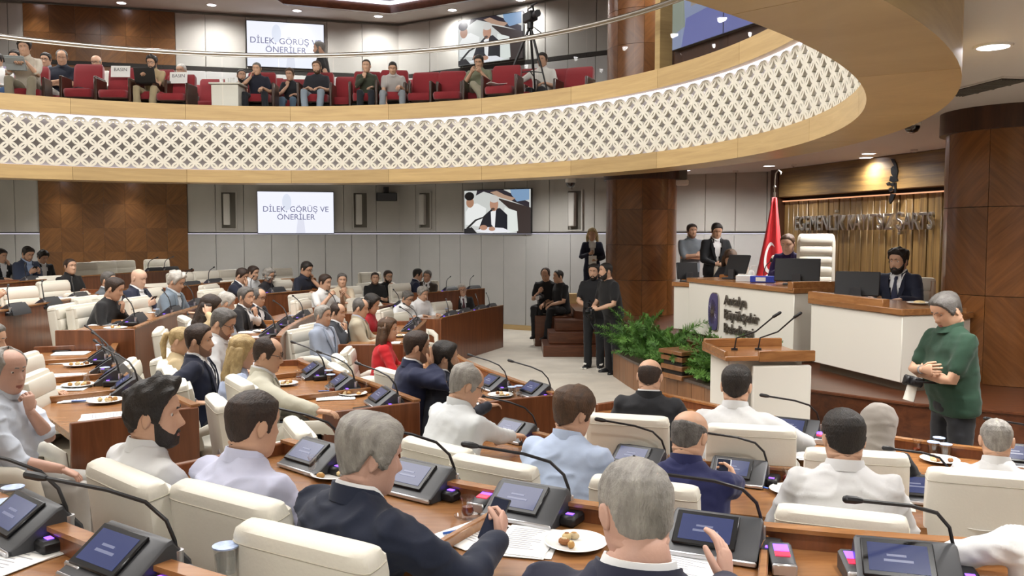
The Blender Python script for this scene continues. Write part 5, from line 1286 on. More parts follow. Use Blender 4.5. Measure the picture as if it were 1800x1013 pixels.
# second near row
B1 = PP('grey haired man with glasses in a white shirt, bent over a tablet', 'the man in white with glasses', 828, 641, 5.35, 52, t_['b'], lean=18, yaw=18, pitch=18, arms=(('px',920,768,5.75,(-.2,1,-.15),(0,0,-1),.4),'w'), top='shirt', bw=1.14, color='#d6d9da', hair='recede', hc='lgrey', specs=1, fat=1.15, ch=48)
B2 = PP('brown haired man in a light blue polo shirt, seen from behind', 'the man in the light blue polo', 1012, 681, 4.55, 34, t_['b'], lean=16, yaw=18, pitch=12, arms='pp', top='polo', bw=1.14, color='#b7c6e0', hair='full', hc='brown', fat=1.12, ch=38)
B3 = PP('balding man in a dark blue polo shirt holding a phone', 'the balding man in the navy polo', 1215, 721, 4.2, 24, t_['b'], lean=14, yaw=10, pitch=14, arms=(('px',1285,832,4.75,(-.5,.8,.2),(-.8,-.2,.2),.7),'d'), top='polo', bw=1.14, color='#1b2050', hair='bald', hc='salt', fat=1.12, ch=30)
B4 = PP('dark haired man in a white shirt at the curved desk, right of the navy polo', 'the dark haired man in white', 1484, 718, 3.95, 16, t_['b'], lean=12, yaw=-4, pitch=10, arms='dd', top='shirt', color=W_, hair='short', hc='black', fat=1.22, ch=20)
# innermost row
C1 = PP('balding man in a black suit jacket with his back to the camera', 'the balding man in the black jacket', 1143, 631, 6.0, 16, t_['b'], lean=8, pitch=14, arms='dd', top='jacket', color='#16171c', hair='bald', hc='dark', fat=1.15, ch=22)
C2 = PP('dark haired man in a white shirt writing just left of the lectern', 'the man in white at the lectern', 1295, 640, 5.35, 20, t_['b'], lean=14, pitch=10, arms='Dw', top='shirt', color=W_, hair='short', hc='black', fat=1.1, ch=24)
C3 = PP('woman in a grey headscarf and black coat at the innermost desk', 'the woman in the grey headscarf', 1548, 709, 4.8, 34, t_['b'], lean=16, yaw=14, pitch=10, arms='dd', top='coat', color=BLK, hair='hijab', sex='f', ch=26)
C4 = PP('white haired man in a white shirt at the right edge of the innermost desk', 'the white haired man at the right', 1753, 733, 4.5, 26, t_['b'], lean=14, pitch=10, arms='dd', top='shirt', color=W_, hair='thin', hc='lgrey', ch=26)
D1 = PP('standing man in a green polo shirt with folded arms holding a camera', 'the man in the green polo', 1655, 513, 6.3, 262, 0, pose='stand', lean=6, yaw=-4, pitch=26, arms='qQ', top='polo', color='#1d3d2b', hair='short', hc='salt', pants='#1d1f24', fat=1.25, seat=None)
# left group, row with three tablet units
E1 = PP('dark haired man in a navy suit in profile, stubble on his chin', 'the man in the navy suit in profile', 348, 569, 6.7, 82, t_['c'], lean=0, yaw=6, pitch=0, arms='tl', top='jacket', color='#171d33', hair='short', hc='dark', beard='stubble', ch=84)
E2 = PP('grey haired man with glasses and a white shirt looking down', 'the man in glasses and white shirt', 398, 542, 7.6, 88, t_['c'], lean=14, yaw=8, pitch=20, arms='dd', top='shirt', color=W_, hair='short', hc='salt', specs=1, beard='stubble')
E3 = PP('woman with long straight blond hair in a pale blue top', 'the blond woman', 428, 590, 6.5, 66, t_['c'], lean=8, yaw=10, pitch=8, arms='dd', top='blouse', color='#b9c6e4', hair='long', hc='blond', sex='f')
E4 = PP('balding man with glasses in a beige suit resting his hands on the desk', 'the man in the beige suit', 474, 593, 6.1, 76, t_['c'], lean=10, yaw=10, pitch=10, arms=(('px',582,727,5.65,(.1,1,-.1),(0,0,-1),.3),('px',549,714,6.15,(.1,1,-.1),(0,0,-1),.3)), top='jacket', color='#c4c0ae', inner='#e7e9ec', hair='recede', hc='dark', specs=1, fat=1.1, pants='#24242a')
E5 = PP('woman with a blond ponytail half hidden behind the navy suit', 'the woman with the ponytail', 318, 574, 7.4, 74, t_['c'], lean=6, yaw=10, pitch=6, arms='dd', top='blouse', color='#c9b48e', hair='pony', hc='blond', sex='f')
E6 = PP('woman with long dark brown hair holding her head in her hand', 'the woman with long brown hair', 374, 519, 8.6, 72, t_['d'], lean=12, yaw=0, pitch=16, arms='Hd', top='blouse', color='#cfb88e', hair='long', hc='dark', sex='f')
E7 = PP('dark haired man in a black suit and grey tie with his hand at his mouth', 'the man in the black suit and grey tie', 432, 504, 10.3, 100, t_['d'], lean=10, yaw=12, pitch=4, arms='dc', top='jacket', color='#1b191c', tie='#4a4b52', hair='short', hc='salt', beard='stubble')
E8 = PP('man with glasses in a dark suit next to the black suit with grey tie', 'the man with glasses in a dark suit', 456, 507, 11.0, 104, t_['d'], lean=12, yaw=8, pitch=12, arms='dw', top='jacket', color='#1d1e28', hair='recede', hc='salt', specs=1)
E9 = PP('white haired person behind the woman with brown hair, head bowed', 'the white haired person behind', 401, 515, 9.9, 60, t_['d'], lean=10, pitch=16, arms='dd', top='shirt', color='#8b8e94', hair='full', hc='white')
# row above
F1 = PP('man in a dark navy suit covering his eyes with one hand', 'the man covering his eyes', 429, 471, 13.3, 98, t_['e'], lean=20, yaw=0, pitch=24, arms='bd', top='jacket', color='#171c30', hair='short', hc='dark')
F2 = PP('man in a white shirt behind the one covering his eyes', 'the man in white behind him', 446, 467, 14.4, 110, t_['e'], lean=14, pitch=10, arms='dd', top='shirt', color=W_, hair='short', hc='dark')
F3 = PP('woman with curly grey hair and dark cardigan reading at her desk', 'the woman with curly grey hair', 474, 472, 14.2, 104, t_['e'], lean=16, yaw=8, pitch=14, arms='wd', top='blouse', color='#1e1c20', hair='curly', hc='lgrey', sex='f')
F4 = PP('man with glasses in a dark navy polo resting his cheek on his hand', 'the man in the dark navy polo', 541, 460, 14.4, 112, t_['e'], lean=16, yaw=6, pitch=20, arms='dh', top='polo', color='#161b2c', hair='short', hc='black', specs=1, fat=1.15)
G1 = PP('dark haired man in a white polo with folded hands raised', 'the man in the white polo', 572, 482, 13.2, 116, t_['d'], lean=12, yaw=0, pitch=8, arms='vv', top='polo', color='#e9e8e6', hair='short', hc='dark', fat=1.15)
G2 = PP('grey haired man in a sand coloured shirt looking at the camera', 'the man in the sand shirt', 601, 480, 14.6, 150, t_['d'], lean=10, yaw=12, pitch=2, arms='xc', top='rolled', color='#cdbda4', hair='short', hc='salt', fat=1.1)
G3 = PP('man with cropped hair in a black polo facing the camera', 'the man in the black polo facing us', 659, 478, 16.0, 156, t_['d'], lean=6, yaw=8, pitch=2, arms='xx', top='polo', color=BLK, hair='crop', hc='dark', beard='stubble', fat=1.1)
G4 = PP('man with glasses and short beard in a black shirt, hand on his chin', 'the man in black with glasses', 682, 475, 16.3, 140, t_['d'], lean=8, yaw=6, pitch=6, arms='xc', top='tee', color='#17171a', hair='short', hc='dark', specs=1, beard='short', fat=1.1)
G5 = PP('dark haired man in a navy suit whispering to his neighbour', 'the whispering man in navy', 735, 472, 16.6, 78, .3, lean=12, yaw=0, pitch=8, arms='dd', top='jacket', color='#161d38', hair='short', hc='black')
G6 = PP('grey haired man in a brown suit listening to a whisper', 'the man in the brown suit', 752, 475, 16.7, 180, .3, lean=8, side=-8, yaw=10, pitch=10, roll=-8, arms='xx', top='jacket', color='#3a3228', tie='#2b2520', hair='short', hc='grey')
H1 = PP('man with glasses in a white shirt bent over papers at the far front desk', 'the reading man in white', 719, 511, 14.4, 126, t_['b'], lean=26, pitch=24, arms='dw', top='shirt', color='#eef0f0', hair='short', hc='salt', specs=1, fat=1.15)
H2 = PP('white haired man in a white shirt at the far front desk', 'the white haired man in white', 745, 504, 15.2, 130, t_['b'], lean=18, pitch=16, arms='dd', top='shirt', color='#f0f0f0', hair='full', hc='lgrey', fat=1.1)
H3 = PP('white haired man with glasses in a black suit and dark red tie', 'the man with the dark red tie', 811, 499, 16.5, 160, t_['b'], lean=4, yaw=10, pitch=2, roll=8, arms='xx', top='jacket', color=BLK, tie='#4a1c26', hair='short', hc='white', specs=1)
I1 = PP('grey haired man in a light grey-blue blazer with hands in his lap', 'the man in the light blazer', 567, 536, 9.7, 108, t_['c'], lean=-4, yaw=2, pitch=2, arms='ll', top='jacket', color='#9aa3b4', inner='#c3d0e6', hair='short', hc='lgrey', pants='#23262e', fat=1.12)
I2 = PP('balding man in a dark suit with his hand at his chin', 'the man in the dark suit beside him', 594, 533, 10.3, 106, t_['c'], lean=-2, yaw=0, pitch=6, arms='cl', top='jacket', color='#2e3138', tie='#23242a', hair='recede', hc='dark', fat=1.12)
I3 = PP('greying man in a beige blazer seen in profile', 'the man in the beige blazer', 636, 525, 10.5, 86, t_['c'], lean=4, yaw=6, pitch=12, arms='xd', top='jacket', color='#b7ae98', inner='#b8c4da', hair='recede', hc='salt')
I4 = PP('woman with black bobbed hair in a red dress leaning forward', 'the woman with the black bob', 657, 517, 11.0, 98, t_['c'], lean=14, pitch=18, arms='dd', top='blouse', color='#b01426', hair='bob', hc='black', sex='f')
J1 = PP('woman in a red jacket with long brown hair and a hair band', 'the woman in the red jacket', 681, 559, 9.2, 84, t_['b'], lean=8, yaw=14, pitch=0, arms='dd', top='blouse', color='#c01520', hair='long', hc='brown', sex='f', ch=86)
J2 = PP('man in a navy suit holding a hand before his face', 'the man with a hand before his face', 733, 581, 7.1, 70, t_['b'], lean=8, yaw=6, pitch=4, arms=(('px',760,630,6.95,(-.15,.15,1),(-.6,-.8,0),.15),'d'), top='jacket', color='#1a2140', hair='short', hc='dark', beard='stubble', fat=1.08, ch=66)
J3 = PP('young man with black hair and full black beard in a navy suit', 'the man with the full black beard', 783, 601, 7.0, 62, t_['b'], lean=6, yaw=18, pitch=2, arms='dd', top='jacket', color='#171b2a', hair='full', hc='black', beard='full', fat=1.08, ch=58)
K1 = PP('man in a black sweater bent over his desk, hand at his mouth', 'the man in the black sweater', 205, 488, 9.6, 88, t_['e'], lean=22, yaw=0, pitch=18, arms='dc', top='blouse', color='#121214', hair='short', hc='dark', fat=1.12)
K2 = PP('man with glasses and grey hair in a grey suit at the left', 'the man in the grey suit and glasses', 190, 477, 11.6, 92, t_['e'], lean=8, yaw=4, pitch=4, arms='dd', top='jacket', color='#5a5f64', hair='short', hc='salt', specs=1)
K3 = PP('bald man in a navy suit looking down at his phone', 'the bald man in the navy suit', 246, 473, 11.0, 100, t_['e'], lean=10, yaw=2, pitch=14, arms='pd', top='jacket', color='#1d2338', hair='none', hc='grey', skin='l', fat=1.1)
K4 = PP('white haired man in a grey-blue jacket reading', 'the white haired man in the grey jacket', 314, 478, 10.7, 94, t_['e'], lean=16, yaw=0, pitch=20, arms='dd', top='jacket', color='#76838f', inner='#c9d2da', hair='wavy', hc='white', fat=1.12)
K5 = PP('young man with cropped hair in a black polo, arms crossed', 'the man with crossed arms', 122, 454, 12.9, 110, t_['f'], lean=4, yaw=8, pitch=-2, arms='qQ', top='polo', color='#101012', hair='crop', hc='dark')
L1 = PP('bearded man in a blue-grey suit looking at his phone at the far left', 'the man in the blue-grey suit', 51, 433, 14.6, 112, t_['g'], lean=14, yaw=6, pitch=24, arms='pp', top='jacket', color='#39435a', inner='#a9bede', hair='short', hc='black', beard='stubble', fat=1.1)
L2 = PP('dark haired man in a black suit slumped at the far left', 'the slumped man in black', 77, 441, 15.6, 120, t_['g'], lean=12, pitch=26, arms='ll', top='jacket', color='#15151a', hair='wavy', hc='black', pants='#8f8b82')
L3 = PP('person in a dark suit cut by the left edge, hand at the face', 'the dark suited person at the left edge', 3, 437, 14.6, 110, t_['g'], lean=10, pitch=14, arms='dh', top='jacket', color='#14161c', hair='short', hc='black')
L4 = PP('person at the left edge raising a bare forearm and fist', 'the person with the raised fist', -34, 470, 9.6, 84, t_['f'], lean=6, arms='vd', top='tee', color='#17171a', hair='short', hc='dark')
M1 = PP('older man in a pale blue rolled-sleeve shirt and grey trousers, hand at his mouth', 'the man in the pale blue shirt', 12, 613, 4.6, 84, t_['d'], lean=2, yaw=24, pitch=4, arms='kc', top='rolled', color='#d3dbe8', hair='recede', hc='lgrey', skin='r', beard=None, pants='#a9a6a0', fat=1.12, ch=76)
M2 = PP('person mostly outside the left edge behind the man in the pale blue shirt', 'the person mostly out of frame', -16, 566, 5.9, 80, t_['d'], lean=4, arms='dd', top='shirt', color='#d8d4d0', hair='short', hc='grey')
# by the stairs
N1 = PP('balding man in black sitting on the ledge looking at his phone, camera on his lap', 'the balding man on the ledge', 958, 471, 17.0, 196, .15, lean=14, pitch=30, arms='pl', top='tee', color='#17171a', hair='recede', hc='dark', pants='#141416', seat=None, legs='open')
N2 = PP('dark haired man in black sitting sideways on the ledge', 'the sideways man on the ledge', 982, 474, 16.9, 238, .15, lean=8, yaw=10, pitch=0, arms='kk', top='tee', color='#141416', hair='crop', hc='black', pants='#121214', seat=None, fat=1.1, legs='open')
N3 = PP('standing woman with blond hair in a navy blazer writing in a notebook', 'the woman in the navy blazer', 1041, 401, 16.4, 184, .72, pose='stand', lean=0, yaw=8, pitch=6, arms='Ff', top='jacket', color='#1a2038', hair='long', hc='blond', sex='f', pants='#1a2038', seat=None)
N4 = PP('standing photographer in a black shirt and white laced sneakers', 'the photographer in sneakers', 1044, 463, 13.9, 200, 0, pose='stand', lean=2, yaw=0, pitch=4, arms='ff', top='tee', color='#17181c', hair='short', hc='black', beard='short', pants='#17181b', seat=None, shoes='#1a1a1c')
N5 = PP('heavier photographer in black leaning forward with a camera in his hands', 'the leaning photographer', 1066, 461, 13.4, 244, 0, pose='stand', lean=12, yaw=6, pitch=-2, arms='ff', top='tee', color='#121214', hair='crop', hc='black', beard='short', pants='#141417', fat=1.2, seat=None)
O1 = PP('standing man in an open grey shirt with folded arms behind the podium', 'the man with folded arms', 1216, 393, 14.6, 172, .75, pose='stand', yaw=-4, pitch=2, arms='qQ', top='rolled', color='#7d868f', hair='short', hc='dark', beard='stubble', pants='#1d2026', seat=None)
O2 = PP('standing man in a black suit looking down at his phone behind the podium', 'the man in the black suit', 1261, 392, 13.4, 176, .75, pose='stand', pitch=20, arms='ff', top='jacket', color='#15161b', hair='short', hc='black', pants='#15161b', seat=None)
P1 = PP('woman in a purple jacket with tied-back hair seated before the flag', 'the woman in purple', 1384, 411, 11.85, 206, .93, lean=12, yaw=10, pitch=16, arms='wd', top='jacket', color='#2b1d52', inner='#2b1d52', hair='pony', hc='brown', sex='f', skin='l', seat='tall', ch=200, hs=1.15)
P2 = PP('brown haired woman bowed behind the slim podium monitor', 'the bowed woman at the podium', 1284, 439, 12.6, 196, .75, lean=20, pitch=34, arms='dd', top='blouse', color='#2b2c33', hair='long', hc='brown', sex='f', hs=1.1)
P3 = PP('bearded man with wavy black hair in a dark suit and tie at the clerk desk', 'the bearded man at the clerk desk', 1580, 437, 9.35, 226, .75, lean=4, yaw=8, pitch=4, arms='dd', top='jacket', color='#161b30', tie='#1b2140', hair='wavy', hc='black', beard='full', hs=1.08, ch=222)
# gallery
PP('man in a cream shirt and chinos holding folded papers in the gallery, far left', 'gallery man in cream shirt', 42, 69, None, 168, GZ, lean=16, yaw=-4, pitch=8, arms='ww', top='rolled', color='#cfc4b4', hair='wavy', hc='black', pants='#8f8672', seat='g', legs='open')
PP('balding man in a navy shirt and white trousers with crossed arms in the gallery', 'gallery man in white trousers', 108, 88, None, 172, GZ, lean=4, yaw=-14, pitch=18, arms='qQ', top='polo', color='#141a2c', hair='recede', hc='grey', pants='#e4e2dc', seat='g', legs='open')
PP('person half hidden between the cream shirt and white trousers in the gallery', 'gallery person half hidden', 80, 92, 16.6, 176, GZ+.22, lean=2, pitch=10, arms='ll', top='shirt', color='#8c94a0', hair='short', hc='black', specs=1, seat='g')
PP('person in mauve at the back of the gallery, far left', 'gallery person in mauve', 26, 84, 16.9, 176, GZ+.22, lean=2, pitch=8, arms='ll', top='shirt', color='#8a7f9c', hair='short', hc='black', seat='g')
PP('bald man with glasses peeking over a red seat in the gallery', 'gallery man behind the seat', 168, 97, 16.9, 180, GZ+.22, lean=6, pitch=16, arms='ll', top='shirt', color='#dcd8d0', hair='bald', hc='lgrey', specs=1, seat='g')
PP('bearded man in a khaki shirt with a black laptop on his knees in the gallery', 'gallery man with laptop', 266, 97, 15.0, 182, GZ, lean=8, pitch=14, arms='wc', top='polo', color='#b39d78', hair='wavy', hc='black', beard='short', specs=1, pants='#a89878', seat='g', legs='open')
PP('white haired man looking out over a red seat with a paper sign in the gallery', 'gallery man behind the sign', 318, 111, 16.6, 182, GZ, lean=2, pitch=12, arms='ll', top='shirt', color='#c9c5bc', hair='thin', hc='white', seat='g')
PP('bearded man in black with crossed arms at the white side table', 'gallery man at the side table', 424, 121, 16.4, 160, GZ, lean=6, yaw=-10, pitch=4, arms='xx', top='tee', color='#15151a', hair='crop', hc='black', beard='short', seat='g')
PP('grey haired man in dark blue resting his cheek on his fist in the gallery', 'gallery man resting his cheek', 451, 109, 15.2, 176, GZ, lean=16, yaw=4, pitch=10, arms='ch'[::-1] if 0 else 'hk', top='polo', color='#171b2c', hair='crop', hc='grey', pants='#191b24', seat='g', legs='wide')
PP('woman in a black shirt and blue jeans with her hand at her mouth', 'gallery woman in jeans', 509, 119, 15.9, 178, GZ, lean=14, yaw=6, pitch=12, arms='cl', top='tee', color='#17191f', hair='short', hc='brown', sex='f', pants='#5d7286', seat='g')
PP('bearded man in a dark tee and light grey jeans slouching in the gallery', 'gallery man in grey jeans', 556, 107, 15.4, 180, GZ, lean=-4, yaw=4, pitch=2, roll=6, arms='ll', top='tee', color='#1d1f27', hair='short', hc='brown', beard='short', pants='#8b96a3', seat='g', legs='open')
PP('grey bearded man in black standing in front of the upper slide screen', 'standing gallery man', 561, 72, 17.5, 262, GZ, pose='stand', yaw=0, pitch=4, arms='ss', top='tee', color='#141418', hair='crop', hc='grey', beard='short', pants='#17171c', seat=None)
PP('woman with tied hair in an olive shirt, hand at her chin, in the gallery', 'gallery woman in olive', 644, 104, 15.2, 174, GZ, lean=8, yaw=6, pitch=6, arms='lc'[::-1], top='blouse', color='#3b3f30', hair='pony', hc='dark', sex='f', pants='#1d1f28', seat='g')
PP('man in a light grey polo reaching down to the floor in the gallery', 'gallery man reaching down', 690, 107, 14.9, 176, GZ, lean=24, yaw=0, pitch=26, arms='uk', top='polo', color='#b7b1ae', hair='crop', hc='black', pants='#8b9096', seat='g', legs='wide')
PP('man in a khaki shirt with crossed legs reading his phone in the gallery', 'gallery man with crossed legs', 841, 95, 15.1, 190, GZ, lean=4, pitch=24, arms='pp', top='polo', color='#7d8068', hair='short', hc='black', pants='#a49c86', seat='g', legs='cross', shoes='#7d7a70')
PP('man in a white shirt behind the tripod with an arm along the next seat', 'gallery man behind the tripod', 953, 92, 15.4, 200, GZ, lean=2, pitch=8, arms='al', top='polo', color='#dedbd4', hair='short', hc='black', pants='#1a1a20', seat='g')
PP('person in a pale top cut by the left edge of the gallery', 'gallery person at the left edge', -6, 92, 15.6, 176, GZ, lean=4, arms='ll', top='shirt', color='#d8d6d2', hair='short', hc='black', seat='g')

# ------------------------------------------------------------------ chairs: one under each sitter, then the empty ones
CH_AT = [('the man with the quiff',222,822,42),('the man in the lavender shirt',400,858,33),('the grey haired man in the dark navy jacket',540,932,30),('the man in the light blue polo',868,806,34),('the man in white with glasses',768,776,40),
    ('the balding man in the navy polo',1132,842,24),('the dark haired man in white',1478,894,20),('the balding man in the black jacket',1104,728,15),('the man in white at the lectern',1320,746,14),('the woman in the grey headscarf',1505,790,16),('the white haired man at the right',1732,826,18),
    ('the man with the full black beard',745,666,52),('the man with a hand before his face',688,650,52),('the man in the beige suit',422,664,58),('the man in the navy suit in profile',298,648,64)]
for P_ in PEOPLE:
    if P_['seat'] == 'chair':

        a = R(P_['h']); q = (P_['xy'].x-.02*math.sin(a), P_['xy'].y-.02*math.cos(a)); hh = P_['h']; zs = 1
        for tg_, px, py, h2 in CH_AT:
            if tg_ == P_['tag']:
                p = G(px, py, P_['tier']+(1.06 if P_['Y'] < 6.2 else .97)); hh = h2; zs = 1.09 if P_['Y'] < 6.2 else 1; a = R(h2); q = (p.x+.33*math.sin(a), p.y+.33*math.cos(a))
        chair(q[0], q[1], P_['tier'], hh, 'white leather chair under '+P_['tag']).scale = (1,1,zs)
    elif P_['seat'] == 'g':
        o = dup(GSEAT, (P_['xy'].x, P_['xy'].y, P_['tier']), -R(P_['h']), 'red theatre seat under '+P_['tag'], 'red gallery seats', GS_USED)
def empty_chair(px, py, Y, tier, h, label):
    p = D(px, py, Y)
    a = R(h); chair(p.x+.3*math.sin(a), p.y+.3*math.cos(a), tier, h, label)
t = {k: v for k, v in TIER.items()}
for row in ((148, 465, 16.2, 'g', 128, 'empty white chair just right of the man with crossed arms'), (183, 464, 17.0, 'g', 125, 'empty white chair, left one of the touching pair under the wood panel'),
            (216, 462, 17.4, 'g', 130, 'empty white chair, right one of the touching pair under the wood panel'), (276, 459, 18.2, 'g', 140, 'empty white chair alone at the right end under the wood panel'),
            (276, 485, 13.6, 'e', 118, 'empty white chair between the bald man and the white haired man'), (318, 479, 14.6, 'f', 118, 'empty white chair behind the white haired man in the grey jacket'),
            (363, 477, 15.2, 'f', 128, 'empty white chair against the grey wall, just right of the grey jacket'), (404, 474, 15.8, 'f', 128, 'empty white chair behind the man covering his eyes'),
            (374, 501, 12.2, 'e', 108, 'empty white chair above the woman with brown hair'), (265, 507, 12.4, 'e', 108, 'empty white chair peeking out behind the bald man'),
            (88, 494, 13.4, 'f', 110, 'empty white chair, rear one left of the man with crossed arms'), (96, 500, 12.0, 'f', 108, 'empty white chair, front one left of the man with crossed arms'),
            (34, 503, 10.6, 'f', 112, 'empty white chair behind the raised fist at the left edge'), (112, 526, 10.5, 'e', 96, 'empty white chair left of the man in the black sweater, rear one'),
            (152, 518, 10.8, 'e', 96, 'empty white chair half behind the grey suit and the black sweater'), (150, 535, 9.6, 'e', 96, 'empty white chair right against the back of the black sweater'),
            (112, 540, 9.5, 'e', 84, 'empty white chair in front, nearest of the three by the black sweater'), (298, 560, 7.9, 'c', 66, 'empty white chair behind the woman with the ponytail'),
            (293, 602, 7.2, 'c', 70, 'empty white chair edge behind the navy suit, upper one'), (344, 556, 9.1, 'd', 72, 'empty white chair beside the woman with long brown hair'),
            (494, 474, 16.4, 'f', 130, 'empty white chair behind the woman with curly grey hair, rear one'), (497, 486, 15.3, 'e', 120, 'empty white chair between the curly haired woman and the navy polo'),
            (531, 510, 12.3, 'd', 100, 'empty white chair left of the man in the white polo'), (587, 486, 15.5, 'd', 130, 'empty white chair behind the white polo and sand shirt'),
            (616, 495, 15.3, 'd', 128, 'empty white chair just right of the sand shirt'), (651, 480, 17.6, 'e', 140, 'empty white chair behind the black polo facing us'),
            (631, 506, 14.6, 'c', 120, 'empty white chair between sand shirt and black polo'), (704, 491, 16.2, 'd', 130, 'empty white chair right of the man in black with glasses'),
            (777, 521, 15.6, 'b', 128, 'empty white chair left of the man with the dark red tie'), (678, 535, 12.4, 'c', 100, 'empty white chair right of the black bob, before the reading man'),
            (700, 531, 13.4, 'b', 118, 'empty white chair half hidden by the reading man in white'), (45, 594, 6.6, 'd', 82, 'empty white chair behind the pale blue shirt, farther one'),
            (62, 624, 5.7, 'd', 80, 'empty white chair right beside the pale blue shirt'), (390, 653, 5.6, 'c', 62, 'white chair with a cloth bag hanging on its back'),
            (600, 601, 8.6, 'b', 72, 'empty white chair in front of the light blazer, rear one'), (598, 623, 8.0, 'b', 66, 'empty white chair in front of the light blazer, nearer one'),
            (533, 752, 4.85, 'c', 66, 'empty white chair back just behind the dark navy jacket, low at the desk end'), (736, 786, 4.3, 'b', 46, 'empty white chair edge to the right of the grey haired man in navy'),
            (1780, 955, 2.25, 'd', 10, 'empty white chair cut by the lower right corner')):
    px, py, Y, k, h, lab = row; empty_chair(px, py, Y, t[k], h, lab)
# tall white chair of the chair person, and the chair beside the dark column
tc = thing('executive_chair', 'tall white padded chair back standing empty beside the woman in purple', 'chair', (4.0, 11.25, .9), R(160))
ln = Matrix.Rotation(R(8), 4, 'X')
mb = MB(); mb.rings([[ln @ p for p in rrect(0, -.3, z, w, d, .25)] for z, w, d in ((.4,.46,.08),(.5,.5,.11),(1.25,.5,.1),(1.33,.47,.09),(1.36,.42,.05))]); mb.build('backrest', M_leather, tc)
for k in range(6):
    mb = MB(); z0 = .5+.137*k; mb.rings([[ln @ p for p in rrect(0, -.245, z, w, d, .4, 16)] for z, w, d in ((z0,.38,.03),(z0+.012,.42,.05),(z0+.065,.43,.062),(z0+.122,.42,.05),(z0+.134,.38,.03))]); mb.build('back_pad', M_leather, tc)
mb = MB(); mb.rings([rrect(0, .03, z, w, w, .35) for z, w in ((.36,.44),(.4,.5),(.47,.5),(.5,.46))]); mb.build('seat', M_leather, tc)
mb = MB(); mb.cyl((0,0,.0), .2, .04, 16); mb.cyl((0,0,.04), .035, .34, 10); mb.build('pedestal', M_base, tc)
for P_ in PEOPLE:
    if P_['seat'] == 'tall': chair(P_['xy'].x, P_['xy'].y, P_['tier'], P_['h'], 'white chair under '+P_['tag']+' at the main podium')
mb = MB(); mb.prism([(2.7,12.55),(3.0,11.85),(4.9,10.75),(5.2,11.3),(4.6,12.9)], ST, .9 ); o = mb.build('dais', M_stagewood, stage)

# gallery seats standing empty
for px, py, Y, h, lab in ((157, 113, 15.3, 176, 'empty red seat right of the white trousers, grey bag lying on it'), (218, 119, 15.2, 178, 'empty red seat with the left paper sign in the gallery'), (320, 131, 15.2, 182, 'empty red seat with the right paper sign in the gallery'),
                    (375, 139, 16.6, 178, 'empty red seat left of the white side table'), (614, 135, 15.9, 178, 'empty red seat left of the woman in olive'), (478, 137, 17.0, 178, 'empty red seat behind the cheek resting man'),
                    (750, 127, 15.4, 186, 'empty red seat right of the man reaching down'), (796, 125, 15.2, 188, 'empty red seat left of the crossed legs'), (892, 115, 14.6, 196, 'empty red seat with an open booklet, under the tripod'),
                    (928, 121, 15.6, 198, 'empty red seat left of the white shirt behind the tripod'), (985, 121, 15.6, 202, 'empty red seat right of the white shirt behind the tripod'), (1020, 118, 14.9, 204, 'rightmost empty red seat in the gallery'),
                    (720, 140, 16.8, 184, 'empty red seat in the rear gallery row, centre')):
    p = D(px, py, Y); a = R(h); o = dup(GSEAT, (p.x+.28*math.sin(a), p.y+.28*math.cos(a), GZ), -a, lab, 'red gallery seats', GS_USED); s = min(1.15, max(.85, (p.z-GZ)/.945)); o.scale = (1, 1, s)
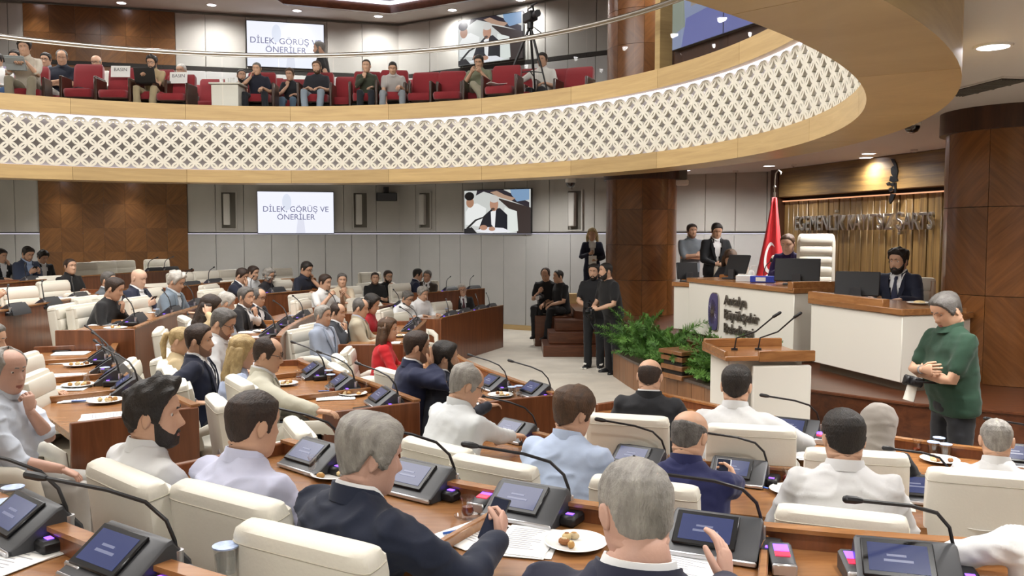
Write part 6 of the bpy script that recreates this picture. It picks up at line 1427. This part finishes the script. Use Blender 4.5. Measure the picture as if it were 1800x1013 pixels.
# ------------------------------------------------------------------ microphone units
for px, py, k, h, lab in (
    (50, 945, 'e', 40, 'microphone tablet unit at the lower left corner of the frame'), (222, 1014, 'e', 34, 'microphone tablet unit right of the one in the lower left corner'),
    (556, 822, 'd', 42, 'microphone tablet unit before the man in the lavender shirt'), (738, 865, 'd', 36, 'microphone tablet unit left of the tea glass'), (930, 908, 'd', 30, 'microphone tablet unit behind the upright phone'),
    (1258, 968, 'd', 24, 'microphone tablet unit by the raised hand with the pen'), (1592, 1022, 'd', 16, 'microphone tablet unit cut by the bottom edge at right'),
    (905, 772, 'b', 46, 'microphone tablet unit under the hand of the man in white with glasses'), (1122, 822, 'b', 34, 'microphone tablet unit before the light blue polo'), (1298, 846, 'b', 26, 'microphone tablet unit before the phone of the navy polo man'), (1618, 878, 'b', 18, 'microphone tablet unit right of the dark haired man in white'),
    (1398, 768, 'b', 30, 'microphone tablet unit at the foot of the lectern'), (1792, 818, 'b', 26, 'microphone tablet unit at the right edge beyond the white haired man'),
    (553, 663, 'c', 66, 'microphone tablet unit farthest along the beige suit desk'), (603, 686, 'c', 66, 'middle microphone tablet unit of the beige suit desk'), (676, 713, 'c', 66, 'microphone tablet unit at the end of the beige suit desk'),
    (868, 684, 'b', 62, 'microphone tablet unit beside the full black beard'), (942, 697, 'b', 62, 'microphone tablet unit on the desk end at the open carpet'),
    (178, 636, 'd', 76, 'farthest microphone unit on the desk of papers and plates'), (192, 652, 'd', 76, 'second microphone unit from the far end of the desk of papers and plates'), (200, 672, 'd', 74, 'third microphone unit on the desk of papers and plates'), (226, 690, 'd', 66, 'nearest microphone unit on the desk of papers and plates'),
    (790, 559, 'b', 112, 'leftmost microphone unit on the far front desk'), (814, 554, 'b', 112, 'second microphone unit on the far front desk'), (842, 548, 'b', 112, 'third microphone unit on the far front desk'), (861, 545, 'b', 112, 'rightmost microphone unit on the far front desk'),
    (722, 582, 'c', 88, 'microphone unit on the desk end behind the woman in red'), (728, 574, 'c', 88, 'farther microphone unit on the desk behind the woman in red'),
    (235, 570, 'e', 84, 'microphone unit at the tall end panel desk'), (300, 556, 'e', 88, 'microphone unit before the bald man'), (340, 541, 'e', 88, 'microphone unit before the white haired reader'),
    (447, 520, 'e', 112, 'microphone unit before the man covering his eyes'), (484, 518, 'e', 116, 'microphone unit before the curly haired woman'),
    (476, 590, 'd', 80, 'microphone unit by the violet lit desk edge, nearest'), (500, 574, 'd', 84, 'microphone unit by the violet lit desk edge, middle'), (530, 562, 'd', 90, 'microphone unit by the violet lit desk edge, farthest'),
    (22, 553, 'f', 92, 'microphone unit under the raised fist'), (82, 541, 'f', 92, 'microphone unit before the front empty chair at left'), (134, 531, 'f', 92, 'microphone unit before the crossed arms'),
    (50, 500, 'g', 92, 'microphone unit before the men in dark suits at far left'), (270, 482, 'g', 124, 'microphone unit on the back desk under the wood panel, left'), (298, 480, 'g', 124, 'microphone unit on the back desk under the wood panel, right'),
    (334, 508, 'f', 116, 'microphone unit on the back desk by the white hair'), (374, 503, 'f', 116, 'microphone unit on the back desk before the empty chairs'),
    (588, 549, 'd', 92, 'microphone unit before the sand shirt'), (701, 541, 'c', 100, 'microphone unit before the man in black with glasses'), (790, 515, 'd', 130, 'microphone unit before the brown suit'), (831, 513, 'd', 130, 'microphone unit at the end of the far second desk')):
    console(px, py, t[k], h, lab)
# voting boxes with red and violet display
def make_box():
    r = thing('voting_box', 'v', 'device', (0,0,0))
    mb = MB(); mb.rings([[(x, y, z) for x, z in ((-.04,0),(.04,0),(.04,h_),(.03,h_+.008),(-.03,h_+.008),(-.04,h_))] for y, h_ in ((-.07,.034),(.07,.056))]); mb.build('case', M_dark, r)
    mb = MB(); mb.box((0,-.075,.02), (.082,.012,.042), bev=.005); mb.build('silver_end', M_silver, r)
    mb = MB(); mb.box((0,.03,.0595), (.05,.045,.002), M=Matrix.Rotation(R(9), 3, 'X')); mb.build('violet_display', M_purple, r)
    mb = MB(); mb.box((0,-.012,.053), (.05,.03,.002), M=Matrix.Rotation(R(9), 3, 'X')); mb.build('red_display', M_redled, r)
    return proto(r)
VBOX = make_box(); VB = set()
for px, py, k, h, lab in ((1374, 998, 'd', 10, 'voting box left of the wooden rail divider at the bottom right'), (1502, 1012, 'd', 8, 'voting box right of the wooden rail divider at the bottom'),
                          (1678, 897, 'b', 10, 'voting box beside the water cups on the right desk'), (1442, 778, 'b', 20, 'voting box near the foot of the lectern'), (852, 893, 'd', 30, 'voting box by the tea glass'), (172, 1000, 'e', 36, 'voting box between the two lower left units'), (1268, 823, 'b', 20, 'voting box behind the navy polo man phone')):
    dup(VBOX, G(px, py, t[k]+.752), -R(h), lab, None, VB)
# paper, plates, cups, glasses, pens
def deskpos(px, py, k): return G(px, py, (t[k] if isinstance(k, str) else k)+.7515)
def papers(px, py, k, h, lab, n=3, sz=(.21,.297), blue=False):
    p = deskpos(px, py, k); r = thing('paper_sheets', lab, 'papers', p, -R(h)); rr = random.Random(px*7+py)
    for i in range(n):
        mb = MB(); mb.box((0,0,.0016+.0022*i), (sz[0],sz[1],.002)); o = mb.build('sheet', M_paper, r, smooth=False); o.rotation_euler = (0,0,rr.uniform(-.12,.12)); o.location = (rr.uniform(-.012,.012), rr.uniform(-.012,.012), 0)
    mb = MB(); z = .0016+.0022*(n-1)+.0013
    for i in range(11): w_ = rr.uniform(.09,.16); mb.box((-.08+w_/2, .115-.02*i, z), (w_,.005,.0005))
    o2 = mb.build('print_lines', M_ink, o, smooth=False)
for px, py, k, h, lab, n in ((925, 955, 'd', 18, 'loose papers on the desk under the hand with the phone', 3), (835, 938, 'd', 40, 'paper corner under the blue pen by the tea glass', 2), (15, 985, 'e', 30, 'white paper at the lower left corner of the frame', 2),
    (1205, 1000, 'd', 30, 'white paper beside the unit with the raised pen', 2), (1425, 800, 'b', 10, 'white notepad with a blue pen before the lectern man', 3),
    (655, 722, 'c', 60, 'white sheets with a pen at the end of the beige suit desk', 3), (590, 700, 'c', 74, 'white sheets in the middle of the beige suit desk', 3), (872, 711, 'b', 60, 'white sheets at the desk end by the open carpet', 3),
    (150, 702, 'd', 70, 'printed sheets before the plate of pastries at the left', 3), (186, 733, 'd', 66, 'printed sheets at the near end of the desk of papers', 3), (115, 684, 'd', 80, 'sheet with a cup on it on the desk of papers', 2), (110, 661, 'd', 80, 'sheets under a pen on the desk of papers', 2),
    (105, 638, 'd', 84, 'white sheets near the far end of the desk of papers', 3), (124, 622, 'd', 80, 'white sheets with a red tea glass at the far end', 3), (200, 583, 'e', 84, 'white sheets at the end panel by the black sweater', 3), (185, 571, 'e', 84, 'white sheets under a plate before the black sweater', 2),
    (700, 603, 'c', 84, 'white sheets behind the woman in red, nearest', 3), (443, 584, 'd', 76, 'white sheets on the desk of the black suit with grey tie', 3), (430, 594, 'd', 76, 'white sheets at the desk end panel near the blond woman', 2),
    (745, 561, 'b', 110, 'papers before the reading man in white', 3), (772, 554, 'b', 110, 'papers before the white haired man in white', 2), (818, 546, 'b', 120, 'papers before the dark red tie', 3), (270, 549, 'e', 90, 'papers before the bald man', 2), (318, 540, 'e', 90, 'papers before the white haired reader', 2), (60, 540, 'f', 95, 'papers on the desk by the raised fist', 2), (480, 517, 'e', 112, 'papers before the curly haired woman', 2)):
    papers(px, py, k, h, lab, n)
M_china = mat('white_china', '#f3f1ec', .2, coat=.4)
M_past = [mat('pastry', c, .8, var=.2, vscale=40) for c in ('#b98a4e', '#d9c08c', '#8d5a30', '#c9b48f')]
def plate(px, py, k, lab, n=7, s=1.0):
    p = deskpos(px, py, k); r = thing('plate', lab, 'plate', p); r.scale = (s,s,s); rr = random.Random(px)
    mb = MB(); mb.lathe([(.05,0),(.06,.004),(.085,.008),(.115,.019),(.118,.021),(.114,.023),(.084,.012),(.06,.008),(.004,.008)], n=28); mb.build('dish', M_china, r)
    for i in range(n):
        f = thing('pastry', 'small pastry piece on the '+lab, 'food', p+Vector((rr.uniform(-.062,.062), rr.uniform(-.062,.062), .009)), rr.random()*6.28, 'pastry pieces on the '+lab[:40]) 
        mb = MB(); sx = rr.uniform(.018,.026); mb.ball((0,0,.012), (sx, sx*.75, .014), 8, 5); mb.build('crumb', M_past[i % 4], f); mb = MB(); mb.ball((0,0,.021), (sx*.6, sx*.45, .007), 7, 4); mb.build('topping', M_past[(i+1) % 4], f)
for px, py, k, lab, n in ((1718, 927, 'b', 'pastry plate on the right desk before the water cups', 8), (1652, 812, 'b', 'pastry plate before the white haired man at right', 7), (1390, 866, 'b', 'pastry plate left of the dark haired man in white', 5), (1012, 960, 'd', 'pastry plate half hidden behind the nearest head', 4),
    (185, 708, 'd', 'pastry plate nearest on the desk of papers', 6), (137, 680, 'd', 'pastry plate in the middle of the desk of papers', 6), (137, 644, 'd', 'pastry plate far on the desk of papers', 5), (620, 695, 'c', 'pastry plate by the three tablet units', 6), (500, 677, 'c', 'pastry plate with a cup before the beige suit', 5), (203, 579, 'e', 'pastry plate before the black sweater', 5), (880, 697, 'b', 'pastry plate behind the white shirt with glasses', 4), (462, 584, 'd', 'pastry plate before the black suit', 4), (700, 592, 'c', 'pastry plate behind the woman in red', 4), (590, 838, 'd', 'pastry plate behind the lavender shirt', 4)):
    plate(px, py, k, lab, n)
M_gl = glass('tea_glass', (.98,.98,.98), 1.0, base=.06); M_tea = mat('tea', '#6a1d0c', .15, coat=.5)
M_water = mat('cup_water', '#cfdbe2', .1, spec=.5); M_lidw = mat('cup_lid', '#aebfe6', .4, var=.35, vscale=40)
def tea(px, py, k, lab, full=.5):
    p = deskpos(px, py, k); r = thing('tea_glass', lab, 'glass', p)
    mb = MB(); mb.lathe([(.02,.0),(.05,.006),(.056,.014),(.053,.014),(.046,.009),(.004,.006)], n=18); mb.build('saucer', M_gl, r)
    mb = MB(); mb.lathe([(.0205,.010),(.025,.018),(.027,.034),(.0225,.055),(.024,.072),(.031,.092),(.0295,.092),(.0225,.072),(.021,.055),(.0255,.034),(.0235,.02),(.003,.013)], n=16, cap=False); mb.build('tulip', M_gl, r)
    if full: mb = MB(); mb.lathe([(.018,.016),(.0248,.03),(.0245,.036),(.021,.05)][:2+int(full*3)], n=14); mb.build('tea', M_tea, r)
for px, py, k, lab, f in ((822, 912, 'd', 'tea glass with a little red tea beside the upright phone', .7), (552, 835, 'd', 'empty tea glass behind the lavender shirt', 0), (1383, 852, 'b', 'tea glass left of the dark haired man in white', .7), (1612, 796, 'b', 'tea glass left of the water cups by the headscarf', .3), (1730, 801, 'b', 'tea glass just left of the white haired man', .3),
    (584, 693, 'c', 'tea glass in the middle of the three tablet units', .7), (525, 668, 'c', 'tea glass at the far end of the three tablet units', .3), (645, 690, 'c', 'tea glass between the plate and the end unit', .3), (912, 707, 'b', 'tea glass on the sheets at the open carpet', .3), (136, 614, 'd', 'red tea glass on the desk of papers', 1), (152, 676, 'd', 'tea glass beside the middle plate on the desk of papers', 0)):
    tea(px, py, k, lab, f)
def cup(px, py, k, lab, grp=None, tilt=0):
    p = deskpos(px, py, k); r = thing('water_cup', lab, 'cup', p, 0, grp)
    mb = MB(); mb.lathe([(.026,.0),(.028,.004),(.036,.085),(.0345,.085),(.027,.006),(.003,.004)], n=16, cap=False); mb.build('wall', M_gl, r)
    mb = MB(); mb.lathe([(.025,.005),(.0325,.06)], n=14); mb.build('water', glass('water_body', (.86,.9,.92), 1.0, base=.06), r)
    mb = MB(); mb.lathe([(.038,.083),(.039,.088),(.036,.0885)], n=16); mb.build('foil_lid', M_lidw, r)
for px, py, k, lab in ((1730, 896, 'b', 'sealed water cup left of the pair by the lower right plate'), (1760, 906, 'b', 'sealed water cup right of the pair by the lower right plate'), (1640, 800, 'b', 'sealed water cup, left of three by the white haired man'), (1662, 804, 'b', 'sealed water cup, right of three by the white haired man'), (1650, 792, 'b', 'sealed water cup, rear of three by the white haired man'),
    (24, 898, 'e', 'sealed water cup at the lower left behind the unit'), (10, 925, 'e', 'sealed water cup at the left frame edge near the corner'), (398, 1010, 'e', 'sealed water cup at the bottom edge by the near chair'),
    (900, 697, 'b', 'sealed water cup, left of the pair near the open carpet'), (912, 695, 'b', 'sealed water cup, right of the pair near the open carpet'), (578, 668, 'c', 'sealed water cup by the far tablet unit of the beige suit'), (582, 676, 'c', 'sealed water cup nearer the middle unit of the beige suit'),
    (176, 622, 'd', 'sealed water cup at the far end of the desk of papers'), (185, 665, 'd', 'sealed water cup between units on the desk of papers'), (535, 559, 'd', 'sealed water cup by the violet lit edge'), (512, 566, 'd', 'sealed water cup in the middle of the violet lit desk'), (735, 571, 'c', 'sealed water cup behind the woman in red'), (785, 551, 'b', 'sealed water cup on the far front desk, left'), (850, 539, 'b', 'sealed water cup on the far front desk, right'), (275, 556, 'e', 'sealed water cup before the bald man'), (325, 543, 'e', 'sealed water cup before the white haired reader'), (105, 535, 'f', 'sealed water cup on the desk before the crossed arms'), (500, 513, 'e', 'sealed water cup before the navy polo with glasses'), ):
    cup(px, py, k, lab)
for q, (dx, lab) in enumerate(((.0, 'clear water glass, left of the pair on the clerk desk wing'), (.09, 'clear water glass, right of the pair on the clerk desk wing'))):
    r = thing('water_glass', lab, 'glass', (4.24+dx, 8.16+dx*.9, 1.451)); mb = MB(); mb.lathe([(.03,0),(.034,.1),(.032,.1),(.028,.006),(.003,.005)], n=14, cap=False); mb.build('wall', M_gl, r); mb = MB(); mb.lathe([(.027,.006),(.029,.05)], n=12); mb.build('water', glass('water_body', (.86,.9,.92), 1.0, base=.06), r)
r = thing('plate', 'white plate at the right end of the clerk desk', 'plate', (3.95, 8.25, 1.521)); mb = MB(); mb.lathe([(.05,0),(.085,.008),(.118,.021),(.114,.023),(.06,.008),(.004,.008)], n=20); mb.build('dish', M_china, r); mb = MB(); mb.ball((0,0,.02), (.06,.05,.02), 8, 5); mb.build('food', M_past[1], r)
M_pen = mat('pen_blue', '#2f62b8', .35)
for px, py, k, h, lab in ((808, 938, 'd', 60, 'blue pen on the paper by the tea glass'), (652, 848, 'd', 100, 'blue pen behind the dark navy jacket'), (545, 832, 'd', 110, 'blue pen in front of the lavender shirt'), (668, 717, 'c', 30, 'blue pen on the end sheets of the beige suit desk'), (575, 690, 'c', 80, 'dark pen on the middle sheets of the beige suit desk'), (145, 708, 'd', 80, 'blue pen before the nearest pastry plate'), (1332, 858, 'b', -40, 'blue pen beside the navy polo man arm'), (1418, 790, 'b', 60, 'blue pen on the notepad before the lectern')):
    p = deskpos(px, py, k); r = thing('pen', lab, 'pen', p+Vector((0,0,.012)), -R(h)); mb = MB(); mb.tube([(0,-.07,0),(0,.055,0)], .005, 6); mb.build('barrel', M_pen, r); mb = MB(); mb.tube([(0,.055,0),(0,.075,0)], [.005,.001], 6); mb.build('tip', M_silver, r)
for px, py, k, h, lab in ((640, 720, 'c', 50, 'black phone lying at the end of the beige suit desk'), (882, 700, 'b', 80, 'dark phone lying beside the full black beard'), (108, 619, 'd', 84, 'black phone on the sheets at the far end')):
    p = deskpos(px, py, k); r = thing('phone', lab, 'phone', p+Vector((0,0,.008)), -R(h)); mb = MB(); mb.box((0,0,.005), (.075,.155,.009), bev=.004); mb.build('case', M_black, r); mb = MB(); mb.box((0,0,.0099), (.066,.14,.0008)); mb.build('display', M_bezel, r)
# things held
at_hand(A2, 1, 'phone', 'black phone held upright in the fist of the grey haired man', 'phone')
at_hand(B3, 1, 'phone', 'phone with a lit screen held by the balding man in the navy polo', 'phone', col=M_silver)
at_hand(B2, 1, 'phone', 'phone with a bright screen held by the man in light blue', 'phone', col=M_silver)
at_hand(K3, 1, 'phone', 'dark phone in the hands of the bald man in the navy suit', 'phone')
at_hand(O2, 1, 'phone', 'dark phone held by the standing man in the black suit', 'phone')
at_hand(N3, -1, 'notebook', 'open white notebook held by the woman in the navy blazer', 'notebook', (.2,.15,.02), M_paper)
at_hand(L1, 1, 'phone', 'dark phone held by the man in the blue-grey suit', 'phone')
def dslr(loc, rz, lab, lens=.09, lens_c=M_black, s=1.0):
    r = thing('photo_camera', lab, 'camera', loc, rz); r.scale = (s,s,s)
    mb = MB(); mb.box((0,0,0), (.14,.07,.09), bev=.012); mb.box((0,0,.055), (.06,.06,.03), bev=.01); mb.box((.055,.03,-.0), (.035,.03,.085), bev=.01); mb.build('body', M_black, r)
    mb = MB(); mb.cyl((0,.03,-.005), .036, lens, 16, r2=.04, axis='y'); mb.build('lens', lens_c, r)
    mb = MB(); mb.tube([(-.07,0,.03),(-.1,-.03,-.12),(-.04,-.05,-.28),(.05,-.04,-.2),(.075,0,.03)], .008, 6); mb.build('strap', M_black, r); return r
def hold(res, off, lab, **k):
    root, arm, Mh, rot, sc = res; c = (arm[1][2]+arm[-1][2])/2; p = root.location+rot @ ((c+Vector(off))*sc); return dslr(p, root.rotation_euler.z, lab, **k)
hold(N4, (0,.08,.02), 'black camera held by the photographer in sneakers'); hold(N5, (0,.08,-.04), 'black camera held low by the leaning photographer')
c_ = hold(N1, (.05,.14,.02), 'camera with a pale telephoto lens on the lap of the balding man', lens=.2, lens_c=M_silver)
c_ = hold(D1, (.03,.05,-.07), 'camera with a white telephoto lens under the arm of the green polo', lens=.12, lens_c=M_white); c_.rotation_euler = (R(-75), 0, c_.rotation_euler.z)
# white stripes on the sneakers
rt = N4[0]
for s_ in (1, -1):
    mb = MB(); mb.box((s_*.135,.03,.012), (.1,.29,.022), bev=.008); mb.box((s_*.135,.06,.075), (.05,.06,.01), M=Matrix.Rotation(R(-20), 3, 'X')); mb.build('white_sole', M_white, rt)
# watch of the man in green
root, arm, Mh, rot, sc = D1
for s_ in (1,):
    S, El, W2 = arm[s_][:3]; mb = MB(); mb.tube([W2.lerp(El,.12), W2.lerp(El,.02)], .032, 12); mb.build('watch', M_silver, root)
# headband and earring of the woman in red
root, arm, Mh, rot, sc = J1
mb = MB(); mb.tube([Mh @ Vector((.094*math.cos(a), -.012, .02+.126*math.sin(a))) for a in np.linspace(.15, math.pi-.15, 15)], .005, 6); mb.build('hair_band', mat('hair_band', '#c9a58a', .5), root)
# cloth bag on the chair
o_ = [o for o in COL.objects if o.get('label') == 'white chair with a cloth bag hanging on its back'][0]
r = thing('handbag', 'pale cloth handbag with a knotted strap hanging on the chair back', 'bag', o_.location+Vector((-.18,-.26,.38)), -R(62))
mb = MB(); mb.rings([rrect(0,0,z,w_,d_,.35,16) for z, w_, d_ in ((0,.26,.06),(.02,.3,.1),(.2,.29,.1),(.3,.26,.05))]); mb.build('pouch', mat('bag_cloth', '#d9d3c4', .8), r)
mb = MB(); mb.tube([(-.11,0,.28),(-.06,.02,.5),(0,.03,.62),(.06,.02,.5),(.11,0,.28)], .009, 6); mb.build('strap', mat('bag_cloth', '#d9d3c4', .8), r)
mb = MB(); mb.ball((.02,-.07,.24), (.045,.015,.05)); mb.build('clasp', M_silver, r)

# ------------------------------------------------------------------ gallery things
gx = D(402, 168, 15.0)
r = thing('side_table', 'small white side table with cups in the gallery', 'table', (gx.x, gx.y, GZ))
mb = MB(); mb.box((0,0,.30), (.46,.42,.56), bev=.008); mb.build('cabinet', M_white, r); mb = MB(); mb.box((0,0,.60), (.54,.46,.03), bev=.006); mb.build('table_top', M_white, r)
for q in range(3): small('paper_cup', ('paper cup, left on the gallery side table', 'paper cup, middle on the gallery side table', 'paper cup, right on the gallery side table')[q], 'cup', (gx.x-.12+.11*q, gx.y-.05*q, GZ+.616), [('wall', lambda m: m.lathe([(.028,0),(.036,.09)], n=12), M_paper), ('rim', lambda m: m.lathe([(.0375,.085),(.0375,.093),(.035,.093)], n=12), M_paper)])
for lab, body, w_ in (('empty red seat with the left paper sign in the gallery', 'BASIN', .33), ('empty red seat with the right paper sign in the gallery', 'BASIN', .31)):
    s_ = [o for o in COL.objects if o.get('label') == lab][0]; M = Matrix.Translation(s_.location) @ Matrix.Rotation(s_.rotation_euler.z, 4, 'Z') @ Matrix.Translation((0,-.13,.85*s_.scale.z)) @ Matrix.Rotation(math.pi, 4, 'Z') @ Matrix.Rotation(math.pi/2-R(8), 4, 'X')
    r = thing('paper_sign', 'white paper sign reading BASIN on the '+lab.split('with the ')[1].split(' in')[0].replace('paper sign','red seat'), 'sign')
    mb = MB(); mb.box((0,0,0), (w_,.2,.004)); q = mb.mesh('sheet', M_paper); q.transform(M); link('sheet', q, r)
    text_mesh(body, .085, mat('sign_ink', '#33333a', .8), 0, r, 'sign_text', M @ Matrix.Translation((0,.03,.004)))
# laptop on the knees
root = [p for p in PEOPLE if p['tag'] == 'gallery man with laptop'][0]['root']; sc = root.scale.x
r = thing('laptop', 'black laptop on the knees of the man in the khaki shirt', 'laptop', root.location+Matrix.Rotation(root.rotation_euler.z, 3, 'Z') @ Vector((0,.36,.66))*sc, root.rotation_euler.z)
mb = MB(); mb.box((0,-.1,0), (.36,.24,.018), bev=.004); mb.build('keyboard_base', M_black, r); mb = MB(); mb.box((0,.06,.125), (.36,.014,.25), M=Matrix.Rotation(R(-14), 3, 'X'), bev=.004); mb.build('lid', M_black, r)
for tg_, lab, d_, off_ in (('gallery man in cream shirt', 'folded grey papers held by the man in the cream shirt', (.3,.24,.01), (.05,.42,.78)),):
    root = [p for p in PEOPLE if p['tag'] == tg_][0]['root']; p = root.location+Matrix.Rotation(root.rotation_euler.z, 3, 'Z') @ Vector(off_)*root.scale.x
    r = thing('folded_papers', lab, 'papers', p, root.rotation_euler.z); mb = MB(); mb.box((0,0,0), d_, M=Matrix.Rotation(R(50), 3, 'X')); mb.build('sheet', mat('grey_paper', '#a8aeae', .8), r); mb = MB(); mb.box((.01,.012,.02), d_, M=Matrix.Rotation(R(62), 3, 'X')); mb.build('sheet', mat('grey_paper', '#a8aeae', .8), r)
s_ = [o for o in COL.objects if o.get('label') == 'empty red seat right of the white trousers, grey bag lying on it'][0]
r = thing('bag', 'flat grey-blue bag lying on the red seat right of the white trousers', 'bag', s_.location+Vector((0,-.05,.47)), .1); mb = MB(); mb.box((0,0,.03), (.34,.24,.06), bev=.02); mb.build('pouch', mat('bag_grey', '#5a6274', .8), r); mb = MB(); mb.tube([(-.1,-.12,.05),(0,-.16,.07),(.1,-.12,.05)], .01, 6); mb.build('handle', M_black, r)
s_ = [o for o in COL.objects if o.get('label') == 'empty red seat with an open booklet, under the tripod'][0]
r = thing('booklet', 'open white booklet on the red seat under the tripod', 'booklet', s_.location+Vector((-.1,-.1,.475)), .4)
for q in (1,-1): mb = MB(); mb.box((q*.075,0,.012), (.15,.2,.008), M=Matrix.Rotation(R(-q*8), 3, 'Y')); mb.build('page_block', M_paper, r)
for (px, py, Y), lab, c_ in (((18, 160, 14.8), 'dark blue backpack with light blue sides at the far left of the gallery', '#22426a'), ((345, 182, 14.9), 'folded violet cloth on the floor under the gallery sign seat', '#7d78b8')):
    p = D(px, py, Y); r = thing('backpack' if 'backpack' in lab else 'folded_cloth', lab, 'bag' if 'backpack' in lab else 'cloth', (p.x, p.y, GZ)); hgt = .55 if 'backpack' in lab else .18
    mb = MB(); mb.rings([rrect(0,0,z*hgt,w_,w_*.6,.5,16) for z, w_ in ((0,.4),(.1,.46),(.7,.42),(.93,.3),(1,.14))]); mb.build('body', mat('bag_'+c_[1:], c_, .8), r)
    mb = MB(); mb.rings([rrect(0,-.13,z*hgt,w_,.14,.5,14) for z, w_ in ((.08,.26),(.15,.3),(.5,.28),(.58,.2))]); mb.build('pocket', mat('bag_light', '#5f95bc', .8), r)
# tripod with video camera
tp = D(938, 60, 13.95); tx, ty = D(932, 60, 14.55).x, 14.55
tr = thing('tripod', 'black tripod standing behind the gallery rail', 'tripod', (tx, ty, GZ))
topz = D(930, 45, ty).z-GZ
for q, (dx, dy) in enumerate(((-.62,.1),(.38,-.1),(.12,.52))):
    mb = MB(); a = Vector((0,0,topz)); b = Vector((dx,dy,.02)); mb.tube([a, a.lerp(b,.45)], .022, 8); mb.tube([a.lerp(b,.4)+Vector((.012,0,0)), b], .014, 8); mb.ball(b, .025); mb.build('leg', M_black, tr)
mb = MB()
for dx, dy in ((-.62,.1),(.38,-.1),(.12,.52)): mb.tube([(0,0,topz*.5), (dx*.52,dy*.52,topz*.48)], .009, 6)
mb.build('spreader', M_black, tr); mb = MB(); mb.cyl((0,0,topz-.05), .055, .1, 14); mb.build('head', M_black, tr); mb = MB(); mb.tube([(0,0,topz+.02),(.25,.2,topz-.12)], .009, 6); mb.build('pan_handle', M_black, tr)
vc = thing('video_camera', 'black video camera with a viewfinder on the gallery tripod', 'camera', (tx, ty, GZ+topz+.051), R(205))
mb = MB(); mb.box((0,0,.09), (.15,.3,.16), bev=.015); mb.build('body', M_black, vc); mb = MB(); mb.cyl((0,.14,.09), .05, .14, 16, r2=.06, axis='y'); mb.build('lens', M_dark, vc)
mb = MB(); mb.tube([(0,-.1,.17),(0,-.08,.24),(0,.1,.24),(0,.12,.17)], .016, 6); mb.build('handle', M_black, vc); mb = MB(); mb.box((-.11,.06,.16), (.03,.12,.08), bev=.006); mb.build('side_display', M_black, vc); mb = MB(); mb.tube([(.03,.1,.25),(.03,.28,.25)], .018, 8, round_ends=True); mb.build('shotgun_microphone', M_dark, vc)
bpy.data.scenes.remove(TMP)
print('OBJECTS', len(COL.objects), 'TRIS', sum(len(o.data.polygons) for o in COL.objects if o.type == 'MESH'))
